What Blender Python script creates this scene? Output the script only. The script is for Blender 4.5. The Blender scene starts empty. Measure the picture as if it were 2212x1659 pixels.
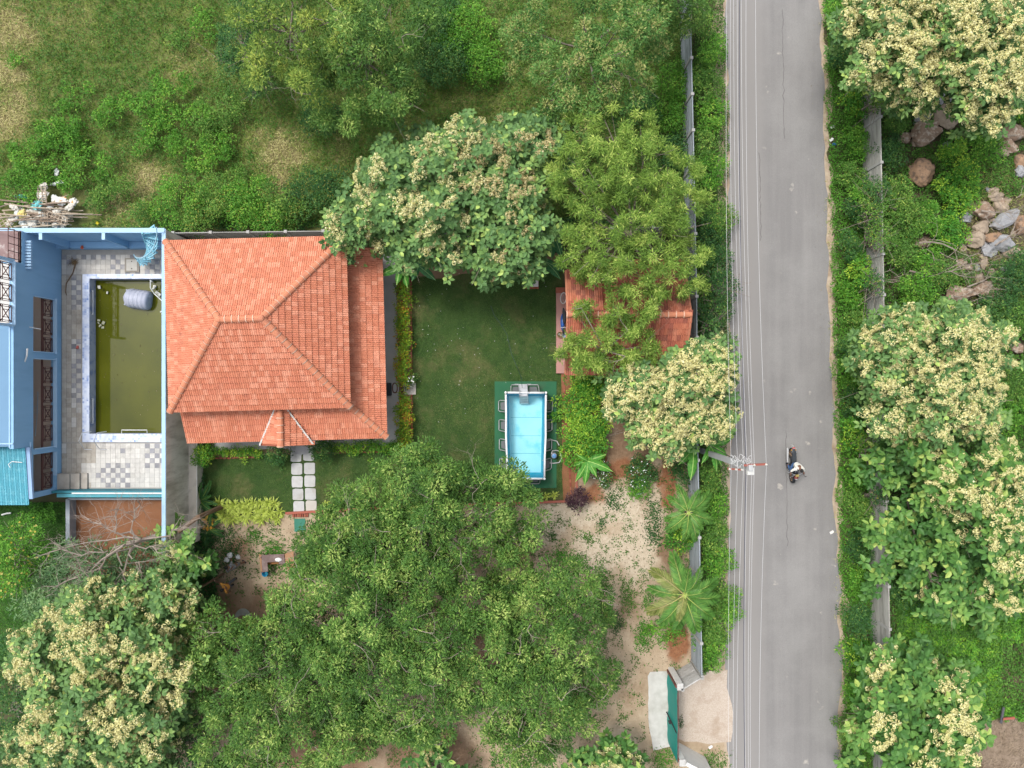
import bpy, bmesh, math, random
import numpy as np
from mathutils import Vector, Matrix
from mathutils.geometry import tessellate_polygon

random.seed(7)
RNG = np.random.default_rng(7)
scene = bpy.context.scene
COL = scene.collection
R_ = math.radians

# ------------------------------------------------------------------ camera, sky, sun
CAM_H = 40.0
HFOV = 2*math.atan(28.85/40.0)
cam_d = bpy.data.cameras.new('camera')
cam_d.sensor_fit = 'HORIZONTAL'
cam_d.angle = HFOV
cam_d.clip_start = 0.5
cam_d.clip_end = 1000
cam = bpy.data.objects.new('camera', cam_d)
cam.location = (0, 0, CAM_H)
cam.rotation_euler = (0, 0, 0)
COL.objects.link(cam)
scene.camera = cam

SUN_EL, SUN_AZ = 64, 140          # azimuth measured counter-clockwise from +x: from the upper left of the picture
w = bpy.data.worlds.new('World')
scene.world = w
w.use_nodes = True
nt = w.node_tree
nt.nodes.clear()
sky = nt.nodes.new('ShaderNodeTexSky')
sky.sky_type = 'NISHITA'
sky.sun_disc = False
sky.sun_elevation = R_(SUN_EL)
sky.sun_rotation = R_(90-SUN_AZ)
sky.dust_density = 4.0
sky.air_density = 1.0
hs = nt.nodes.new('ShaderNodeHueSaturation')
hs.inputs['Saturation'].default_value = 0.3       # thin even cloud: a whiter sky than a clear one
bg = nt.nodes.new('ShaderNodeBackground')
bg.inputs['Strength'].default_value = 0.15
wo = nt.nodes.new('ShaderNodeOutputWorld')
nt.links.new(sky.outputs[0], hs.inputs['Color'])
nt.links.new(hs.outputs[0], bg.inputs['Color'])
nt.links.new(bg.outputs[0], wo.inputs['Surface'])

sun_d = bpy.data.lights.new('sun', 'SUN')
sun_d.energy = 1.3
sun_d.angle = R_(13)
sun_d.color = (1.0, 0.96, 0.9)
sun = bpy.data.objects.new('sun', sun_d)
sd = Vector((math.cos(R_(SUN_EL))*math.cos(R_(SUN_AZ)), math.cos(R_(SUN_EL))*math.sin(R_(SUN_AZ)), math.sin(R_(SUN_EL))))
sun.rotation_euler = sd.to_track_quat('Z', 'Y').to_euler()
sun.location = (0, 0, 60)
COL.objects.link(sun)

scene.view_settings.view_transform = 'Standard'
scene.view_settings.look = 'None'
scene.view_settings.exposure = 0.72
scene.view_settings.gamma = 1.0
scene.view_settings.use_curve_mapping = False
scene.cycles.max_bounces = 6
scene.cycles.diffuse_bounces = 3
scene.cycles.glossy_bounces = 2
scene.cycles.transmission_bounces = 4
scene.cycles.transparent_max_bounces = 8

# ------------------------------------------------------------------ coordinates
# distances were read off the photograph on a 2212 x 1659 grid; K metres per grid unit on the ground
K = 57.7/2212
def V(x, y, z=0.0):
    s = K*(CAM_H-z)/CAM_H
    return Vector(((x-1106)*s, (829.5-y)*s, z))
def P(x, y, z=0.0):
    return V(x*0.8640625, y*0.8640625, z)
def inv(p):
    s = K*(CAM_H-p[2])/CAM_H
    return (p[0]/s+1106, 829.5-p[1]/s)

# ------------------------------------------------------------------ noise
_NT = np.random.default_rng(99).random((256, 256))
def vnoise(x, y, seed=0):
    x = np.asarray(x, float)+seed*17.31; y = np.asarray(y, float)+seed*9.73
    xi = np.floor(x).astype(int); yi = np.floor(y).astype(int)
    fx = x-xi; fy = y-yi
    fx = fx*fx*(3-2*fx); fy = fy*fy*(3-2*fy)
    a = _NT[xi % 256, yi % 256]; b = _NT[(xi+1) % 256, yi % 256]
    c = _NT[xi % 256, (yi+1) % 256]; d = _NT[(xi+1) % 256, (yi+1) % 256]
    return (a*(1-fx)+b*fx)*(1-fy)+(c*(1-fx)+d*fx)*fy
def fnoise(x, y, seed=0):
    return (vnoise(x, y, seed)*0.55+vnoise(np.asarray(x)*2.1, np.asarray(y)*2.1, seed+3)*0.3+vnoise(np.asarray(x)*4.3, np.asarray(y)*4.3, seed+5)*0.15)

# ------------------------------------------------------------------ materials
MATS = {}
def new_mat(name):
    m = bpy.data.materials.new(name)
    m.use_nodes = True
    m.node_tree.nodes.clear()
    return m, m.node_tree.nodes, m.node_tree.links
def c4(c): return (c[0], c[1], c[2], 1)
def ramp(nodes, stops):
    r = nodes.new('ShaderNodeValToRGB')
    e = r.color_ramp.elements
    e[0].position, e[0].color = stops[0][0], c4(stops[0][1])
    e[1].position, e[1].color = stops[-1][0], c4(stops[-1][1])
    for p, c in stops[1:-1]:
        n = e.new(p); n.color = c4(c)
    return r
def mixc(nodes, links, fac, a, b, mode='MIX'):
    m = nodes.new('ShaderNodeMix'); m.data_type = 'RGBA'; m.blend_type = mode
    for sock, v in ((m.inputs[0], fac), (m.inputs[6], a), (m.inputs[7], b)):
        if isinstance(v, (int, float)): sock.default_value = v
        elif isinstance(v, tuple): sock.default_value = c4(v)
        else: links.new(v, sock)
    return m.outputs[2]
def noise_node(nodes, links, co, scale, detail=4, rough=0.55, dist=0.0):
    n = nodes.new('ShaderNodeTexNoise')
    n.inputs['Scale'].default_value = scale
    n.inputs['Detail'].default_value = detail
    n.inputs['Roughness'].default_value = rough
    n.inputs['Distortion'].default_value = dist
    links.new(co, n.inputs['Vector'])
    return n
def remap(nodes, links, v, lo, hi):
    r = nodes.new('ShaderNodeMapRange'); r.clamp = True
    links.new(v, r.inputs[0]); r.inputs[1].default_value = lo; r.inputs[2].default_value = hi
    return r.outputs[0]

def mat(name, c1, c2=None, scale=3.0, rough=0.8, bump=0.0, bscale=40, dirt=None, dscale=0.8, dlo=0.5, dhi=0.75, metal=0.0, spec=0.4, tint=0.0, stretch=None):
    """plain surface: two tones mixed by noise, an optional third tone in blotches, fine relief"""
    if name in MATS: return MATS[name]
    m, N, L = new_mat(name)
    tc = N.new('ShaderNodeNewGeometry')
    co = tc.outputs['Position']
    if stretch:
        mp = N.new('ShaderNodeMapping'); mp.inputs['Scale'].default_value = stretch
        L.new(co, mp.inputs['Vector']); co = mp.outputs[0]
    n1 = noise_node(N, L, co, scale, 6)
    col = mixc(N, L, remap(N, L, n1.outputs['Fac'], 0.3, 0.7), c1, c2 or tuple(x*0.86 for x in c1))
    if dirt:
        n2 = noise_node(N, L, co, dscale, 8, 0.65)
        col = mixc(N, L, remap(N, L, n2.outputs['Fac'], dlo, dhi), col, dirt)
    if tint:
        at = N.new('ShaderNodeAttribute'); at.attribute_name = 'tint'
        h = N.new('ShaderNodeHueSaturation')
        mr = N.new('ShaderNodeMapRange'); L.new(at.outputs['Fac'], mr.inputs[0])
        mr.inputs[3].default_value = 1-tint; mr.inputs[4].default_value = 1+tint
        L.new(mr.outputs[0], h.inputs['Value']); L.new(col, h.inputs['Color']); col = h.outputs[0]
    b = N.new('ShaderNodeBsdfPrincipled')
    L.new(col, b.inputs['Base Color'])
    b.inputs['Roughness'].default_value = rough
    b.inputs['Metallic'].default_value = metal
    b.inputs['Specular IOR Level'].default_value = spec
    if bump:
        n3 = noise_node(N, L, co, bscale, 4)
        bp = N.new('ShaderNodeBump'); bp.inputs['Strength'].default_value = bump; bp.inputs['Distance'].default_value = 0.02
        L.new(n3.outputs['Fac'], bp.inputs['Height']); L.new(bp.outputs[0], b.inputs['Normal'])
    o = N.new('ShaderNodeOutputMaterial'); L.new(b.outputs[0], o.inputs['Surface'])
    MATS[name] = m
    return m

def leaf_mat(name, stops, trans=0.15, vary=0.45, vscale=0.5, rough=0.5):
    """leaves: colour by the leaf's own 'tint', slightly translucent"""
    if name in MATS: return MATS[name]
    m, N, L = new_mat(name)
    at = N.new('ShaderNodeAttribute'); at.attribute_name = 'tint'
    tc = N.new('ShaderNodeNewGeometry')
    n1 = noise_node(N, L, tc.outputs['Position'], vscale, 3)
    ad = N.new('ShaderNodeMath'); ad.operation = 'MULTIPLY_ADD'
    L.new(n1.outputs['Fac'], ad.inputs[0]); ad.inputs[1].default_value = vary
    sb = N.new('ShaderNodeMath'); sb.operation = 'SUBTRACT'
    L.new(at.outputs['Fac'], sb.inputs[0]); sb.inputs[1].default_value = vary*0.5
    L.new(sb.outputs[0], ad.inputs[2])
    g_ = 1.0 if name.startswith(('flower', 'petal')) else 1.5
    sat = 1.0
    def vivid(c_):
        l_ = .3*c_[0]+.6*c_[1]+.1*c_[2]
        if g_ == 1.0: return c_
        return tuple(min(.9, max(.003, x*g_*k_)) for x, k_ in zip(c_, (.88, 1.0, .98)))
    stops = [(p_, vivid(c_)) for p_, c_ in stops]
    r = ramp(N, stops); L.new(ad.outputs[0], r.inputs[0])
    d = N.new('ShaderNodeBsdfPrincipled')
    d.inputs['Roughness'].default_value = rough; d.inputs['Specular IOR Level'].default_value = 0.25
    L.new(r.outputs[0], d.inputs['Base Color'])
    t = N.new('ShaderNodeBsdfTranslucent'); L.new(r.outputs[0], t.inputs['Color'])
    mx = N.new('ShaderNodeMixShader'); mx.inputs[0].default_value = trans
    L.new(d.outputs[0], mx.inputs[1]); L.new(t.outputs[0], mx.inputs[2])
    o = N.new('ShaderNodeOutputMaterial'); L.new(mx.outputs[0], o.inputs['Surface'])
    MATS[name] = m
    return m

# ------------------------------------------------------------------ mesh helpers
def mesh_np(name, verts, faces, tint=None):
    """verts (n,3), faces (m,k) all the same size"""
    me = bpy.data.meshes.new(name)
    verts = np.ascontiguousarray(verts, np.float32); faces = np.ascontiguousarray(faces, np.int32)
    k = faces.shape[1]; m = faces.shape[0]
    me.vertices.add(len(verts)); me.vertices.foreach_set('co', verts.ravel())
    me.loops.add(m*k); me.loops.foreach_set('vertex_index', faces.ravel())
    me.polygons.add(m)
    me.polygons.foreach_set('loop_start', np.arange(0, m*k, k, dtype=np.int32))
    me.polygons.foreach_set('loop_total', np.full(m, k, dtype=np.int32))
    if tint is not None:
        a = me.attributes.new('tint', 'FLOAT', 'FACE')
        a.data.foreach_set('value', np.ascontiguousarray(tint, np.float32))
    sf = me.attributes.new('sharp_face', 'BOOLEAN', 'FACE'); sf.data.foreach_set('value', np.ones(m, bool))
    me.update(calc_edges=True)
    return me

def tag(o, label=None, cat=None, group=None, kind=None):
    if label: o['label'] = label
    if cat: o['category'] = cat
    if group: o['group'] = group
    if kind: o['kind'] = kind
    return o
def thing(name, label, cat, loc=(0, 0, 0), rz=0.0, group=None):
    o = bpy.data.objects.new(name, None)
    o.empty_display_size = 0.3
    COL.objects.link(o); o.location = loc; o.rotation_euler = (0, 0, rz)
    return tag(o, label, cat, group)
def link(name, me, m, parent=None, world=False):
    """link a mesh; world=True: its vertices are in world space, undo the parent's offset"""
    o = bpy.data.objects.new(name, me)
    if m is not None and not me.materials:
        for q in (m if isinstance(m, (list, tuple)) else [m]): me.materials.append(q)
    COL.objects.link(o)
    if parent is not None:
        o.parent = parent
        if world and parent.parent is None: o.location = -Vector(parent.location)
    return o
def copy_tree(o, parent=None):
    c = o.copy(); COL.objects.link(c)
    if parent is not None: c.parent = parent
    for ch in list(o.children): copy_tree(ch, c)
    return c

class MB:
    def __init__(s): s.v = []; s.f = []; s.t = []; s.mi = []; s.cur = 0; s.tint = 0.5
    def add(s, vs, fs):
        b = len(s.v); s.v += [tuple(q) for q in vs]
        for f in fs: s.f.append(tuple(i+b for i in f)); s.t.append(s.tint); s.mi.append(s.cur)
        return s
    def box(s, c, d, rz=0.0, top=1.0):
        ca, sa = math.cos(rz), math.sin(rz)
        vs = []
        for dz in (-0.5, 0.5):
            k = top if dz > 0 else 1.0
            for dx, dy in ((-.5, -.5), (.5, -.5), (.5, .5), (-.5, .5)):
                x, y = dx*d[0]*k, dy*d[1]*k
                vs.append((c[0]+x*ca-y*sa, c[1]+x*sa+y*ca, c[2]+dz*d[2]))
        return s.add(vs, [(3, 2, 1, 0), (4, 5, 6, 7), (0, 1, 5, 4), (1, 2, 6, 5), (2, 3, 7, 6), (3, 0, 4, 7)])
    def bar(s, p0, p1, wd, ht, up=(0, 0, 1)):
        p0 = Vector(p0); p1 = Vector(p1); x = (p1-p0).normalized(); u = Vector(up)
        y = u.cross(x)
        if y.length < 1e-4: y = Vector((0, 1, 0)).cross(x)
        y.normalize(); z = x.cross(y)
        vs = []
        for p in (p0, p1):
            for a, b in ((-1, -1), (1, -1), (1, 1), (-1, 1)): vs.append(p+y*a*wd/2+z*b*ht/2)
        return s.add(vs, [(0, 1, 2, 3), (7, 6, 5, 4), (0, 4, 5, 1), (1, 5, 6, 2), (2, 6, 7, 3), (3, 7, 4, 0)])
    def tube(s, pts, r, n=6, cap=True, closed=False):
        pts = [Vector(p) for p in pts]; m = len(pts)
        rr = r if isinstance(r, (list, tuple)) else [r]*m
        vs = []; prev = None
        for i, p in enumerate(pts):
            if closed: d = pts[(i+1) % m]-pts[i-1]
            else: d = pts[min(i+1, m-1)]-pts[max(i-1, 0)]
            if d.length < 1e-9: d = Vector((0, 0, 1))
            d.normalize()
            if prev is None:
                a = Vector((0, 0, 1)) if abs(d.z) < 0.9 else Vector((1, 0, 0))
                u = d.cross(a).normalized()
            else:
                u = (prev-d*prev.dot(d))
                u = u.normalized() if u.length > 1e-6 else d.orthogonal().normalized()
            prev = u; v_ = d.cross(u)
            for j in range(n):
                t = 2*math.pi*j/n
                vs.append(p+(u*math.cos(t)+v_*math.sin(t))*rr[i])
        fs = []
        for i in range(m if closed else m-1):
            a = i*n; b = ((i+1) % m)*n
            for j in range(n): fs.append((a+j, a+(j+1) % n, b+(j+1) % n, b+j))
        if cap and not closed:
            fs.append(tuple(range(n-1, -1, -1))); fs.append(tuple((m-1)*n+j for j in range(n)))
        return s.add(vs, fs)
    def cyl(s, p0, p1, r0, r1=None, n=12): return s.tube([p0, p1], [r0, r0 if r1 is None else r1], n)
    def lathe(s, prof, c, n=20):
        vs = []; fs = []
        for r, z in prof:
            for j in range(n):
                t = 2*math.pi*j/n; vs.append((c[0]+r*math.cos(t), c[1]+r*math.sin(t), c[2]+z))
        for i in range(len(prof)-1):
            for j in range(n): fs.append((i*n+j, i*n+(j+1) % n, (i+1)*n+(j+1) % n, (i+1)*n+j))
        return s.add(vs, fs)
    def ball(s, c, r, nu=12, nv=8):
        r = r if isinstance(r, (tuple, list)) else (r, r, r)
        vs = [(c[0], c[1], c[2]-r[2])]; fs = []
        for i in range(1, nv):
            t = math.pi*i/nv-math.pi/2
            for j in range(nu):
                p = 2*math.pi*j/nu
                vs.append((c[0]+r[0]*math.cos(t)*math.cos(p), c[1]+r[1]*math.cos(t)*math.sin(p), c[2]+r[2]*math.sin(t)))
        vs.append((c[0], c[1], c[2]+r[2])); top = len(vs)-1
        for j in range(nu): fs.append((0, 1+(j+1) % nu, 1+j)); fs.append((top, 1+(nv-2)*nu+j, 1+(nv-2)*nu+(j+1) % nu))
        for i in range(nv-2):
            for j in range(nu):
                a = 1+i*nu; fs.append((a+j, a+(j+1) % nu, a+nu+(j+1) % nu, a+nu+j))
        return s.add(vs, fs)
    def prism(s, poly, z0, z1):
        n = len(poly)
        vs = [(p[0], p[1], z0) for p in poly]+[(p[0], p[1], z1) for p in poly]
        ar = sum(poly[i][0]*poly[(i+1) % n][1]-poly[(i+1) % n][0]*poly[i][1] for i in range(n))
        fs = [tuple(range(n-1, -1, -1)), tuple(range(n, 2*n))]+[(i, (i+1) % n, n+(i+1) % n, n+i) for i in range(n)]
        if ar < 0: fs = [tuple(reversed(f)) for f in fs]
        return s.add(vs, fs)
    def poly(s, pts): return s.add(pts, [tuple(range(len(pts)))])
    def xform(s, M):
        s.v = [tuple(M @ Vector(q)) for q in s.v]; return s
    def mesh(s, name):
        me = bpy.data.meshes.new(name)
        me.from_pydata(s.v, [], s.f)
        a = me.attributes.new('tint', 'FLOAT', 'FACE'); a.data.foreach_set('value', s.t)
        return me
    def build(s, name, m, parent=None, world=False, smooth=False, bevel=0.0):
        me = s.mesh(name)
        o = link(name, me, m, parent, world)
        if isinstance(m, (list, tuple)): me.polygons.foreach_set('material_index', s.mi)
        if smooth: me.polygons.foreach_set('use_smooth', [True]*len(me.polygons))
        if bevel:
            b = o.modifiers.new('bevel', 'BEVEL'); b.width = bevel; b.segments = 2; b.limit_method = 'ANGLE'
        return o

def jag(poly, step=0.5, amp=0.12, seed=0, fixed=()):
    """subdivide the outline of a sheet and make it uneven"""
    out = []
    rg = np.random.default_rng(seed)
    n = len(poly)
    for i in range(n):
        a = Vector(poly[i]).to_2d() if len(poly[i]) > 2 else Vector(poly[i]); b = Vector(poly[(i+1) % n]); b = b.to_2d() if len(b) > 2 else b
        L = (b-a).length; k = max(1, int(L/step))
        nn = Vector((-(b-a).y, (b-a).x)).normalized()
        for j in range(k):
            p = a+(b-a)*(j/k)
            q = 0 if i in fixed else amp*(2*float(fnoise(p.x*0.9, p.y*0.9, seed))-1)*1.6+amp*0.5*(rg.random()-.5)
            out.append((p.x+nn.x*q, p.y+nn.y*q))
    return out
def sheet(name, polyV, z, m, kind='structure', step=0.5, amp=0.0, seed=0, label=None, cat=None):
    pts = [V(x, y, 0) for x, y in polyV]
    pl = jag([(p.x, p.y) for p in pts], step, amp, seed) if amp else [(p.x, p.y) for p in pts]
    v3 = [Vector((p[0], p[1], z)) for p in pl]
    tris = tessellate_polygon([v3])
    fs = []
    for t in tris:
        a, b, c = (v3[i] for i in t)
        fs.append(tuple(t) if (b-a).cross(c-a).z > 0 else tuple(reversed(t)))
    mb = MB(); mb.add(v3, fs)
    o = mb.build(name, m); tag(o, label, cat, None, kind)
    return o

def in_poly(px, py, poly):
    inside = np.zeros(len(px), bool); n = len(poly)
    for i in range(n):
        x0, y0 = poly[i]; x1, y1 = poly[(i+1) % n]
        c = ((y0 > py) != (y1 > py)) & (px < (x1-x0)*(py-y0)/((y1-y0)+1e-12)+x0)
        inside ^= c
    return inside

# ------------------------------------------------------------------ scattering of leaves
T_DIAMOND = (np.array([(0, 0, 0), (.42, .5, .16), (1, 0, -.12), (.42, -.5, .16)]), np.array([(0, 3, 2, 1)]))
T_BLADE = (np.array([(0, -.5, 0), (0, .5, 0), (.55, .4, .1), (.55, -.4, .1), (1, 0, -.1)]), None)
T_GRASS = (np.array([(0, -.5, 0), (0, .5, 0), (1, 0, 0)]), np.array([(0, 1, 2)]))
T_OVATE = (np.array([(0, 0, 0), (.3, .46, .14), (.7, .42, .1), (1, 0, -.15), (.7, -.42, .1), (.3, -.46, .14), (.5, 0, 0)]),
           np.array([(0, 6, 1), (1, 6, 2), (2, 6, 3), (3, 6, 4), (4, 6, 5), (5, 6, 0)]))
def nrm(a): return a/np.maximum(np.linalg.norm(a, axis=1, keepdims=True), 1e-9)
def scatter(T, pos, d, up, ln, wd, tint):
    tv, tf = T
    X = nrm(d); Z = nrm(up-(up*X).sum(1, keepdims=True)*X); Y = np.cross(Z, X)
    n = len(pos); k = len(tv)
    v = pos[:, None, :]+tv[None, :, 0, None]*(ln[:, None, None]*X[:, None, :])+tv[None, :, 1, None]*(wd[:, None, None]*Y[:, None, :])+tv[None, :, 2, None]*(wd[:, None, None]*Z[:, None, :])
    f = tf[None]+(np.arange(n)*k)[:, None, None]
    return v.reshape(-1, 3), f.reshape(-1, tf.shape[1]), np.repeat(tint, len(tf))
def merge(parts):
    vs, fs, ts = [], [], []; b = 0
    for v, f, t in parts:
        vs.append(v); fs.append(f+b); ts.append(t); b += len(v)
    return np.concatenate(vs), np.concatenate(fs), np.concatenate(ts)

def seg_tubes(segs, n=4):
    """many tapered twigs in one go: segs = [(p0, p1, r0, r1)]"""
    a = np.array([(*s[0], *s[1], s[2], s[3]) for s in segs], float)
    p0, p1, r0, r1 = a[:, :3], a[:, 3:6], a[:, 6], a[:, 7]
    d = nrm(p1-p0)
    h = np.where(np.abs(d[:, 2:3]) < 0.9, np.array([[0, 0, 1.0]]), np.array([[1.0, 0, 0]]))
    u = nrm(np.cross(d, h)); w_ = np.cross(d, u)
    vs = []
    for p, r in ((p0, r0), (p1, r1)):
        for j in range(n):
            t = 2*math.pi*j/n
            vs.append(p+(u*math.cos(t)+w_*math.sin(t))*r[:, None])
    v = np.stack(vs, 1).reshape(-1, 3)
    f = np.array([(j, (j+1) % n, n+(j+1) % n, n+j) for j in range(n)])
    f = f[None]+(np.arange(len(a))*2*n)[:, None, None]
    return v, f.reshape(-1, 4)
def grow(p, d, L, r, depth, out, rg, spread=0.6, kids=(2, 4), shrink=0.66, lift=0.05, wig=0.22):
    p = Vector(p); d = Vector(d).normalized()
    k = 3
    for i in range(k):
        d2 = (d+Vector(rg.normal(0, wig, 3))+Vector((0, 0, lift))).normalized()
        q = p+d2*(L/k); r2 = r*(0.85 if depth > 0 else 0.7)
        out.append((tuple(p), tuple(q), r, r2)); p, d, r = q, d2, r2
        if depth > 0 and i > 0 and rg.random() < 0.6:
            grow(p, d+Vector(rg.normal(0, spread, 3)), L*shrink, r*0.6, depth-1, out, rg, spread, kids, shrink, lift, wig)
    if depth > 0:
        for _ in range(rg.integers(kids[0], kids[1]+1)):
            grow(p, d+Vector(rg.normal(0, spread, 3)), L*shrink, r*0.66, depth-1, out, rg, spread, kids, shrink, lift, wig)
# ------------------------------------------------------------------ foliage kinds
leaf_mat('leaf_neem', [(0, (.024, .058, .011)), (.42, (.056, .115, .02)), (.76, (.12, .19, .036)), (1, (.29, .33, .09))])
leaf_mat('leaf_yellowgreen', [(0, (.034, .07, .01)), (.45, (.082, .138, .018)), (.8, (.16, .22, .034)), (1, (.34, .36, .085))])
leaf_mat('leaf_olive', [(0, (.024, .056, .012)), (.4, (.062, .112, .018)), (.75, (.14, .185, .03)), (1, (.28, .29, .055))])
leaf_mat('leaf_brownishtip', [(0, (.022, .06, .014)), (.4, (.05, .115, .024)), (.72, (.11, .18, .04)), (1, (.28, .25, .09))])
leaf_mat('leaf_teak', [(0, (.032, .068, .02)), (.4, (.072, .13, .04)), (.75, (.135, .205, .058)), (1, (.3, .35, .09))], vary=0.25)
leaf_mat('leaf_teak_light', [(0, (.024, .062, .015)), (.4, (.05, .115, .025)), (.75, (.105, .185, .04)), (1, (.28, .32, .08))], vary=0.25)
leaf_mat('leaf_bright', [(0, (.02, .075, .008)), (.4, (.045, .15, .016)), (.75, (.12, .24, .025)), (1, (.32, .38, .04))])
leaf_mat('leaf_weed', [(0, (.028, .07, .012)), (.4, (.06, .135, .02)), (.75, (.12, .2, .035)), (1, (.26, .3, .06))])
leaf_mat('leaf_dark', [(0, (.015, .045, .014)), (.45, (.03, .085, .022)), (.8, (.07, .14, .03)), (1, (.2, .24, .05))])
leaf_mat('leaf_fresh', [(0, (.03, .09, .01)), (.45, (.065, .17, .016)), (.8, (.13, .25, .03)), (1, (.26, .34, .05))])
leaf_mat('leaf_purple', [(0, (.02, .008, .014)), (.5, (.045, .018, .028)), (1, (.1, .05, .05))])
leaf_mat('leaf_croton', [(0, (.05, .11, .012)), (.5, (.11, .19, .015)), (.8, (.24, .27, .02)), (.92, (.34, .2, .02)), (1, (.33, .05, .02))], vary=0.5, vscale=1.4)
leaf_mat('leaf_stripe', [(0, (.05, .11, .012)), (.35, (.13, .2, .025)), (.65, (.36, .37, .055)), (1, (.52, .5, .13))], vary=0.1)
leaf_mat('leaf_orange', [(0, (.3, .1, .01)), (.5, (.5, .2, .03)), (1, (.55, .34, .05))])
leaf_mat('leaf_grey', [(0, (.035, .075, .03)), (.5, (.085, .15, .06)), (1, (.2, .26, .11))])
leaf_mat('leaf_grass', [(0, (.03, .075, .008)), (.35, (.085, .145, .018)), (.55, (.18, .205, .04)), (.78, (.31, .265, .1)), (1, (.44, .35, .17))], vary=0.25, vscale=0.5)
leaf_mat('leaf_lawn', [(0, (.022, .056, .01)), (.4, (.048, .1, .016)), (.7, (.095, .13, .032)), (1, (.19, .165, .07))], vary=0.55, vscale=1.1, trans=0.2)
leaf_mat('flower_cream', [(0, (.39, .35, .13)), (.3, (.57, .53, .22)), (.65, (.72, .68, .33)), (1, (.80, .77, .47))], vary=0.0, trans=0.15)
leaf_mat('flower_pale', [(0, (.38, .35, .12)), (.35, (.56, .53, .22)), (.7, (.7, .67, .34)), (1, (.79, .77, .5))], vary=0.0, trans=0.15)
leaf_mat('flower_tan', [(0, (.27, .21, .08)), (.35, (.43, .36, .15)), (.7, (.57, .5, .25)), (1, (.67, .61, .38))], vary=0.0, trans=0.15)
leaf_mat('petal_white', [(0, (.75, .76, .72)), (1, (.82, .82, .8))], vary=0.0, trans=0.1)
leaf_mat('petal_yellow', [(0, (.34, .3, .03)), (1, (.46, .42, .12))], vary=0.0, trans=0.1)
M_BARK = mat('bark_grey', (.16, .13, .1), (.27, .23, .19), 6, .9, bump=.5)
M_BARKB = mat('bark_brown', (.14, .085, .05), (.2, .13, .08), 6, .9, bump=.5)
M_TWIG = mat('dry_twig', (.24, .19, .15), (.36, .31, .27), 3, .9)
M_STEM = mat('green_stem', (.1, .14, .04), (.14, .15, .06), 5, .8)

KINDS = {
 # sp clump spacing, R clump radius, n leaves, l length, w width, droop, form
 'neem':   dict(sp=.66, R=.5, n=170, l=.18, w=.06, droop=.3, mat='leaf_neem', hole=.05, under=1.0, T=T_DIAMOND, tv=.42, flat=.85, tip=.28, jit=.4, lo=.12),
 'yellow': dict(sp=.5, R=.5, n=130, l=.21, w=.036, droop=.6, mat='leaf_yellowgreen', hole=.12, under=.9, T=T_DIAMOND, tv=.3, flat=.6, umb=True, jit=.3, lo=.3, tip=.2),
 'olive':  dict(sp=.8, R=.5, n=150, l=.2, w=.06, droop=.2, mat='leaf_olive', hole=.2, under=.8, T=T_DIAMOND, tv=.35, flat=1.0, tip=.25, jit=.45, lo=.28),
 'browntip': dict(sp=.82, R=.5, n=190, l=.17, w=.065, droop=.2, mat='leaf_brownishtip', hole=.14, under=.8, T=T_DIAMOND, tv=.25, flat=1.1, tip=.36, jit=.45, lo=.36),
 'teak':   dict(sp=.44, R=.34, n=18, l=.29, w=.17, droop=.12, mat='leaf_teak', hole=.14, under=.9, T=T_OVATE, tv=.35, flat=.7, ros=6, jit=.25),
 'teakl':  dict(sp=.54, R=.36, n=14, l=.40, w=.23, droop=.12, mat='leaf_teak_light', hole=.22, under=.9, T=T_OVATE, tv=.4, flat=.6, ros=7, jit=.3),
 'bright': dict(sp=.36, R=.3, n=48, l=.14, w=.068, droop=.1, mat='leaf_bright', hole=.14, under=.7, T=T_DIAMOND, tv=.45, flat=.8),
 'weed':   dict(sp=.34, R=.3, n=42, l=.115, w=.058, droop=.1, mat='leaf_weed', hole=.12, under=.5, T=T_DIAMOND, tv=.35, flat=.8),
 'fresh':  dict(sp=.34, R=.3, n=42, l=.115, w=.064, droop=.1, mat='leaf_fresh', hole=.12, under=.5, T=T_DIAMOND, tv=.35, flat=.8),
 'dark':   dict(sp=.33, R=.29, n=42, l=.115, w=.058, droop=.1, mat='leaf_dark', hole=.1, under=.6, T=T_DIAMOND, tv=.35, flat=.8),
 'grey':   dict(sp=.5, R=.5, n=40, l=.26, w=.06, droop=.3, mat='leaf_grey', hole=.3, under=.7, T=T_DIAMOND, tv=.35, flat=.8),
 'croton': dict(sp=.24, R=.22, n=26, l=.13, w=.05, droop=-.1, mat='leaf_croton', hole=.02, under=.6, T=T_DIAMOND, tv=.5, flat=.9),
 'round':  dict(sp=.2, R=.18, n=30, l=.09, w=.045, droop=0, mat='leaf_dark', hole=.0, under=.6, T=T_DIAMOND, tv=.4, flat=1),
 'roundy': dict(sp=.2, R=.18, n=30, l=.1, w=.045, droop=0, mat='leaf_bright', hole=.0, under=.6, T=T_DIAMOND, tv=.5, flat=1),
 'purple': dict(sp=.22, R=.2, n=26, l=.16, w=.05, droop=0, mat='leaf_purple', hole=.0, under=.6, T=T_DIAMOND, tv=.5, flat=.9),
}
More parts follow.
